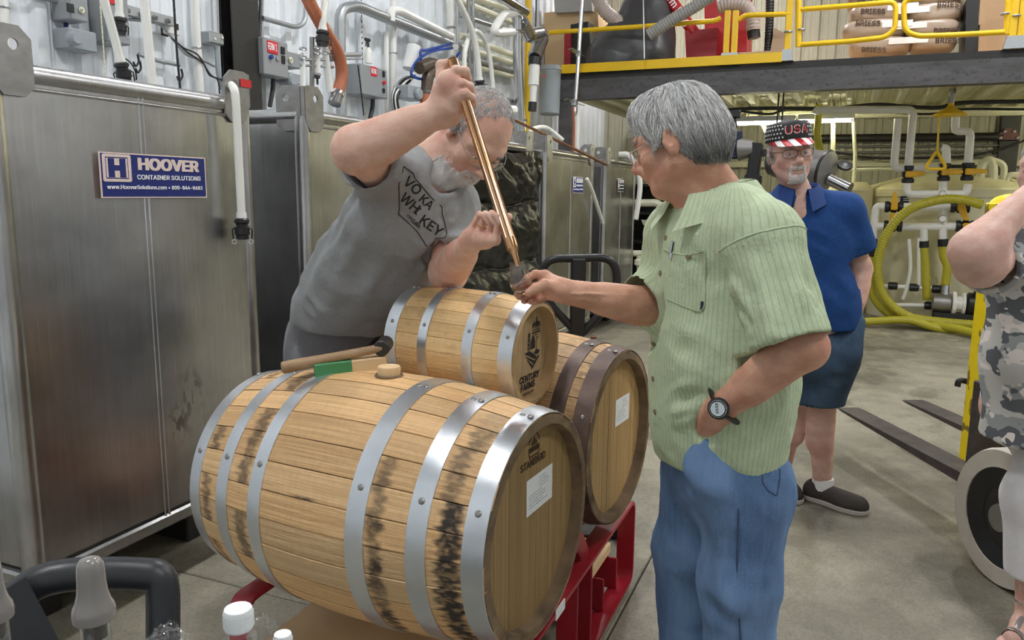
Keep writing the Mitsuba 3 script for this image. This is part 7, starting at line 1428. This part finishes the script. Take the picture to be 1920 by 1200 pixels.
k = thing('mixing_machine', 'black machine frame with a navy motor behind the grey haired head', 'machine'); part(k, 'cross_bar', beam(PY(1350, 292, YK), PY(1440, 286, YK), .05, .06, .004), 'black_steel'); part(k, 'motor', rod(PY(1374, 246, YK), PY(1372, 298, YK), .085, n=20, bev=.01), 'navy'); part(k, 'gearbox', rod(PY(1384, 280, YK), PY(1412, 278, YK), .10, .07, 20), 'steel_dull')
part(k, 'upright', beam(PY(1420, 268, YK), PY(1410, 340, YK), .12, .10, .01, (1, 0, 0)), 'black_plastic'); b_ = PY(1412, 345, YK); part(k, 'guard', box(b_ - Z * .05, (.14, .12, .26), .01), 'black_plastic'); part(k, 'leg', beam(b_ - Z * .1, A(b_[0], b_[1], 0), .06, .06, .004), 'black_steel'); part(k, 'junction', box(PY(1378, 214, YK), (.10, .06, .07), .01), 'black_plastic'); part(k, 'cord', tube(spline([PY(*c, YK) for c in ((1378, 222), (1380, 240), (1374, 250))], 5), .01, 8), 'black_plastic')
for i, x in enumerate((1456, 1465)): solo('threaded_rod', rod(PY(x, 246, YK + 1.6), A(PY(x, 246, YK + 1.6)[0], YK + 1.6, MZ0 + .09), .008, n=8), 'black_plastic', ('left', 'right')[i] + ' one of two thin black rods above the visor', 'rod')
# dark shelf beyond the last tote
k = thing('work_shelf', 'dark shelf unit beyond the last tote, beside the green sleeve', 'shelf'); ysh = 9.4; a, b = PY(1168, 300, ysh), PY(1300, 560, ysh); xL, xR = a[0], b[0]
part(k, 'back', box2((xL, ysh + .45, 0), (xR, ysh + .48, 1.55)), 'black_plastic')
for py in (345, 398, 452, 540): z = PY(1200, py, ysh)[2]; part(k, 'shelf_board', box2((xL, ysh, z - .03), (xR, ysh + .45, z), .004), 'black_steel')
for x in (xL + .03, xR - .03): part(k, 'post', box2((x - .025, ysh, 0), (x + .025, ysh + .05, 1.62)), 'black_steel')
bpipe('white_line', 'white pipe running behind the green sleeve from the last tote', [(1176, 381), (1232, 380), (1243, 390), (1244, 640)], 8.95, 7, 'pvc_cream', bend=.1); bpipe('drain_trap', 'white waste pipe with a standing leg under the dark shelf', [(1176, 475), (1225, 475)], 8.9, 6, 'pvc_cream'); k = thing('waste_pipe_fitting', 'white fluted pipe fitting hanging below the waste pipe', 'pipe'); part(k, 'leg', lathe([(.05, -.35), (.03, -.3), (.035, -.12), (.065, -.10), (.065, -.05), (.04, -.03), (.04, .0)], 18, PY(1200, 480, 8.9)), 'pvc_cream')
bhose('clear_hose', 'white hose curving down past the last tote', [(1160, 289), (1180, 292), (1196, 320), (1200, 350), (1196, 385), (1192, 412)], 8.2, 5, 'tube_white'); k = lump([(1202, 412), (1236, 414), (1234, 424), (1206, 422)], ysh + .05, .15, 'tool_tray', 'pale tray on the dark shelf beside the green collar', 'pvc_cream', 'tray'); k = lump([(1216, 447), (1238, 446), (1238, 454), (1216, 455)], ysh + .05, .15, 'yellow_box', 'small yellowish box on the dark shelf', 'kraft_bag', 'box')


# ------------------------------------------------------------------ pallet stacker with yellow mast
mp = PZ(1803, 892, .08); tip1, tip2 = PZ(1606, 772, .26), PZ(1729, 757, .26); base1 = PZ(1800, 872, .26); fdir = unit((tip1 - base1) * [1, 1, 0]); fper = np.cross(fdir, Z); fper = fper if fper @ R0 > 0 else -fper
yel = mikit.proc(lambda p, n, uv: mix((.92, .68, .012), (.10, .075, .03), smoothstep(.60, .66, fbm(p.x * 22, p.y * 22, p.z * 9, 4)) * .8)); mat('yellow_worn', yel, .4); mat('fork_steel', pale((.05, .045, .045), (.12, .10, .10), 14, 14, 14), .45, .5); mat('tyre_white', pale((.55, .50, .43), (.42, .37, .31), 12, 12, 12), .7)
k = thing('pallet_stacker', 'yellow pallet stacker with two steel forks standing at the right', 'forklift'); hz = PR(1806, 380, mp @ G0, 1.4); ztop = float(PG(1858, 380, mp @ G0)[2]); w = .052
fv = fdir; m0 = A(mp[0], mp[1], 0)
for s in (0, 1):
    o = m0 + fper * (.50 * s + .02) - fdir * .04; part(k, 'mast_rail', box2((0, 0, 0), (1, 1, 1)) if False else beam(o + Z * .06, o + Z * ztop * (1 if s == 0 else .97), .10, .085, .006, fper), 'yellow_worn'); part(k, 'inner_channel', beam(o - fdir * .075 + fper * .03 + Z * .06, o - fdir * .075 + fper * .03 + Z * (ztop - .05), .07, .05, .004, fper), 'black_steel')
part(k, 'cross_head', beam(m0 + Z * (ztop - .06) - fdir * .04, m0 + fper * .52 + Z * (ztop - .06) - fdir * .04, .09, .10, .008), 'yellow_worn'); part(k, 'roller_guard', tube(fillet([m0 + Z * (ztop - .12) - fdir * .02, m0 + Z * (ztop + .02) - fdir * .02 + fper * .01, m0 + Z * (ztop + .02) + fper * .16 - fdir * .02, m0 + Z * (ztop - .12) + fper * .17 - fdir * .02], .09, 8), .022, 8, flat=2.2, hint=fdir), 'yellow_worn')
L1 = np.linalg.norm((tip1 - base1)[:2]) + .15
for s, tp in ((0, tip1), (1, tip2)):
    t = A(tp[0], tp[1], .26) + fdir * .10; e = t - fdir * (L1 + .08); pr = [(0, .0), (L1 + .08, .006), (L1 + .08, .05), (L1 * .75, .045), (L1 * .1, .012)]
    pl = sg.Polygon([(0, -.004), (.06, -.012), (L1 + .08, -.048), (L1 + .08, 0), (.05, .0)]); part(k, 'fork', prism(pl, .125, t, -fdir, Z), 'fork_steel'); part(k, 'fork_shank', box2((0, 0, 0), (1, 1, 1)) if False else beam(e + Z * -.05, e + Z * .42, .125, .04, .004, fdir), 'fork_steel')
part(k, 'carriage', beam(m0 + Z * .50 - fdir * .0, m0 + fper * .54 + Z * .50 - fdir * .0, .05, .10, .004), 'black_steel'); part(k, 'latch', tube(spline([m0 + Z * .55 + fper * .02 + fdir * .02, m0 + Z * .56 - fper * .04 + fdir * .03, m0 + Z * .53 - fper * .05 + fdir * .03], 5), .014, 8), 'black_plastic')
wc = PZ(1884, 1093, 0); wc = A(wc[0], wc[1], .262); side = wc - m0
wk = part(k, 'wheel', lathe([(.19, -.05), (.255, -.05), (.262, -.035), (.262, .035), (.255, .05), (.19, .05)], 64, wc, fper, closed=True), 'tyre_white'); part(wk, 'rim', lathe([(.0, -.03), (.10, -.03), (.13, -.02), (.19, -.045), (.19, .045), (.13, .02), (.0, .03)], 48, wc, fper), 'black_plastic'); part(wk, 'hub', lathe([(.05, -.06), (.055, -.05), (.055, .05), (.0, .06)], 24, wc, fper), 'steel_dull')
bc = m0 + fper * .45 - fdir * .75; part(k, 'chassis', box(bc + Z * .55, (.62, .85, .80), .05, (fper, -fdir, Z)), 'yellow_worn'); part(k, 'axle', rod(wc, wc + fper * .3, .03, n=12), 'steel_dull'); part(k, 'caster', torus(m0 + fper * .03 + Z * .055 + fdir * -.05, fper, .036, .02, 20, 8), 'black_rubber')
wc2 = wc + fper * .72; part(k, 'wheel', lathe([(.19, -.05), (.255, -.05), (.262, -.035), (.262, .035), (.255, .05), (.19, .05)], 48, wc2, fper, closed=True), 'tyre_white')


# ------------------------------------------------------------------ the cart in the foreground and what stands on it
DZ = .845; mat('cart_grey', (.017, .018, .021), .40); mat('rubber_bulb', (.21, .195, .185), .20); scene['frosted_cap'] = {'type': 'twosided', 'b': {'type': 'principled', 'base_color': rgb(.78, .79, .80), 'roughness': .35}}
k = thing('utility_cart', 'dark grey plastic cart with a bent tube handle at the lower left', 'cart')
hp = [P(-60, 1190, .80), P(20, 1128, .82), P(70, 1090, .83), P(120, 1078, .84), P(215, 1074, .86), P(300, 1078, .87), P(306, 1110, .87), P(306, 1330, .86)]
part(k, 'handle', tube(fillet(hp, .045, 7), .0178, 18), 'cart_grey')
part(k, 'bracket', hull([P(x, y, d) for x, y in ((-60, 1150), (48, 1082), (132, 1240), (60, 1330), (-60, 1330)) for d in (.80, .83)]), 'cart_grey')
ctr = P(200, 1330, .74); ctr = A(ctr[0], ctr[1], DZ); part(k, 'top_tray', box(ctr + R0 * .02 - G0 * .13 - Z * .03, (.82, .50, .06), .02, (R0, G0, Z)), 'cart_grey')
for s in (-1, 1):
    for t in (-1, 1): part(k, 'leg', box(ctr + R0 * (.02 + s * .36) + G0 * (-.13 + t * .20) + Z * (-DZ / 2 + .03), (.05, .05, DZ - .12), .01, (R0, G0, Z)), 'cart_grey'); part(k, 'caster', torus(ctr + R0 * (.02 + s * .36) + G0 * (-.13 + t * .20) + Z * (-DZ + .05), R0, .035, .015, 18, 8), 'black_rubber')
part(k, 'lower_tray', box(ctr + R0 * .02 - G0 * .13 - Z * .55, (.80, .48, .05), .02, (R0, G0, Z)), 'cart_grey')
def dropper(label, px, D):
    k = thing('dropper_bottle', label, 'bottle'); s = D / F; c = P(px, 1100, D); ax = c * [1, 1, 0]; zt = P(px, 1040, D)[2]; h = lambda py: zt - (py - 1040) * s * 1.0
    o = A(c[0], c[1], 0)
    part(k, 'bulb', lathe([(r * s, h(y)) for r, y in ((27, 1168), (37, 1163), (38, 1148), (36, 1138), (31, 1128), (27, 1112), (25, 1090), (24.5, 1070), (23, 1054), (17, 1044), (8, 1040.5), (0, 1040))], 32, o), 'rubber_bulb', 50)
    part(k, 'neck_collar', lathe([(r * s, h(y)) for r, y in ((20, 1200), (21, 1168), (0, 1168))], 24, o), 'black_plastic')
    zs = h(1168); part(k, 'glass', lathe([(.0, DZ + .001), (.036, DZ + .001), (.038, DZ + .006), (.038, zs - .09), (.030, zs - .065), (27 * s, zs - .04), (27 * s, zs), (25 * s, zs), (25 * s, zs - .04), (.028, zs - .066), (.0355, zs - .09), (.0355, DZ + .008), (0, DZ + .006)], 36, o), 'thin_clear', 40); part(k, 'pipette', rod(A(o[0], o[1], DZ + .03), A(o[0], o[1], zs - .01), .004, n=10), 'thin_clear'); return k
dropper('glass dropper bottle with a tall rubber bulb, standing before the cart handle', 172, .62)
dropper('second dropper bottle cut off by the left edge', -22, .60)
def water(label, px, py, D, rpx, tall):
    k = thing('water_bottle', label, 'bottle'); s = D / F; c = P(px, py, D); o = A(c[0], c[1], 0); zt = c[2]; r = rpx * s
    pr = [(r * .93, zt - .021), (r, zt - .019), (r, zt - .003), (r * .92, zt), (0, zt + .0005)]; part(k, 'cap', lathe(pr, 30, o), 'frosted_cap', 25); part(k, 'cap_ridges', cat([rod(A(o[0] + r * math.cos(a), o[1] + r * math.sin(a), zt - .018), A(o[0] + r * math.cos(a), o[1] + r * math.sin(a), zt - .004), .0005, n=5) for a in np.linspace(0, 2 * math.pi, 48, endpoint=False)]), 'frosted_cap', kind='stuff')
    part(k, 'bottle', lathe([(r * .85, zt - .02), (r * .9, zt - .026), (r * 1.2, zt - .030), (r * 1.2, zt - .033), (r * .9, zt - .036), (r * 1.4, zt - .055), (.030, zt - .085), (.032, zt - .10)] + [(.032 - .0016 * (i % 2), zt - .105 - .008 * i) for i in range(int((zt - .125 - DZ) / .008))] + [(.030, DZ + .002), (0, DZ + .002)], 36, o), 'thin_clear', 40); return k
water('clear water bottle with a white cap in front of the barrel', 446, 1140, .74, 27, 1); water('water bottle mostly below the frame, only its white cap showing', 530, 1188, .74, 17, 0)
def crumple(label, px, py, D, rx, rz, seed):
    s = D / F; c = P(px, py, D); v, f = ball((0, 0, 0), 1, 4); d = meshkit.noise(v * 3.2 + seed, seed) - .5; d2 = np.abs(meshkit.noise(v * 7.1 + seed, seed + 1) - .5); v = v * (1 + .7 * d + .6 * d2)[:, None] * [rx * s, rx * s, rz * s]
    return solo('plastic_wrap', (v + c, f), 'thin_clear', label, 'plastic wrap', smooth=False)
crumple('crumpled clear plastic behind the white bottle cap', 492, 1196, .78, 24, 40, 3); crumple('crumpled clear plastic by the dropper bottle', 312, 1205, .74, 34, 28, 5)
mat('handle_wood', pale((.24, .14, .07), (.40, .26, .14), 8, 30, 30, 4), .5)
# mallet and wedge on the front barrel
k = thing('mallet', 'wooden handled mallet lying on the front barrel', 'mallet'); a, b = P(528, 690, 2.08), P(716, 652, 2.13); n_ = unit(b - a); part(k, 'handle', lathe([(.013, 0), (.0165, .004), (.0165, .05), (.0135, .14), (.0120, .24), (.0125, np.linalg.norm(b - a))], 20, a, b - a), 'handle_wood'); part(k, 'head', rod(b + G0 * .07, b - G0 * .012, .022, n=18, bev=.004), 'black_steel')
k = thing('wedge_block', 'pine block painted green on one side, wedged under the small barrel', 'block'); a, b = P(590, 692, 2.12), P(722, 676, 2.17); part(k, 'block', beam(a, b, .085, .040, .003), 'pine'); part(k, 'painted_end', beam(a - (b - a) * .01, a + (b - a) * .52, .087, .042, .003), 'green_paint')
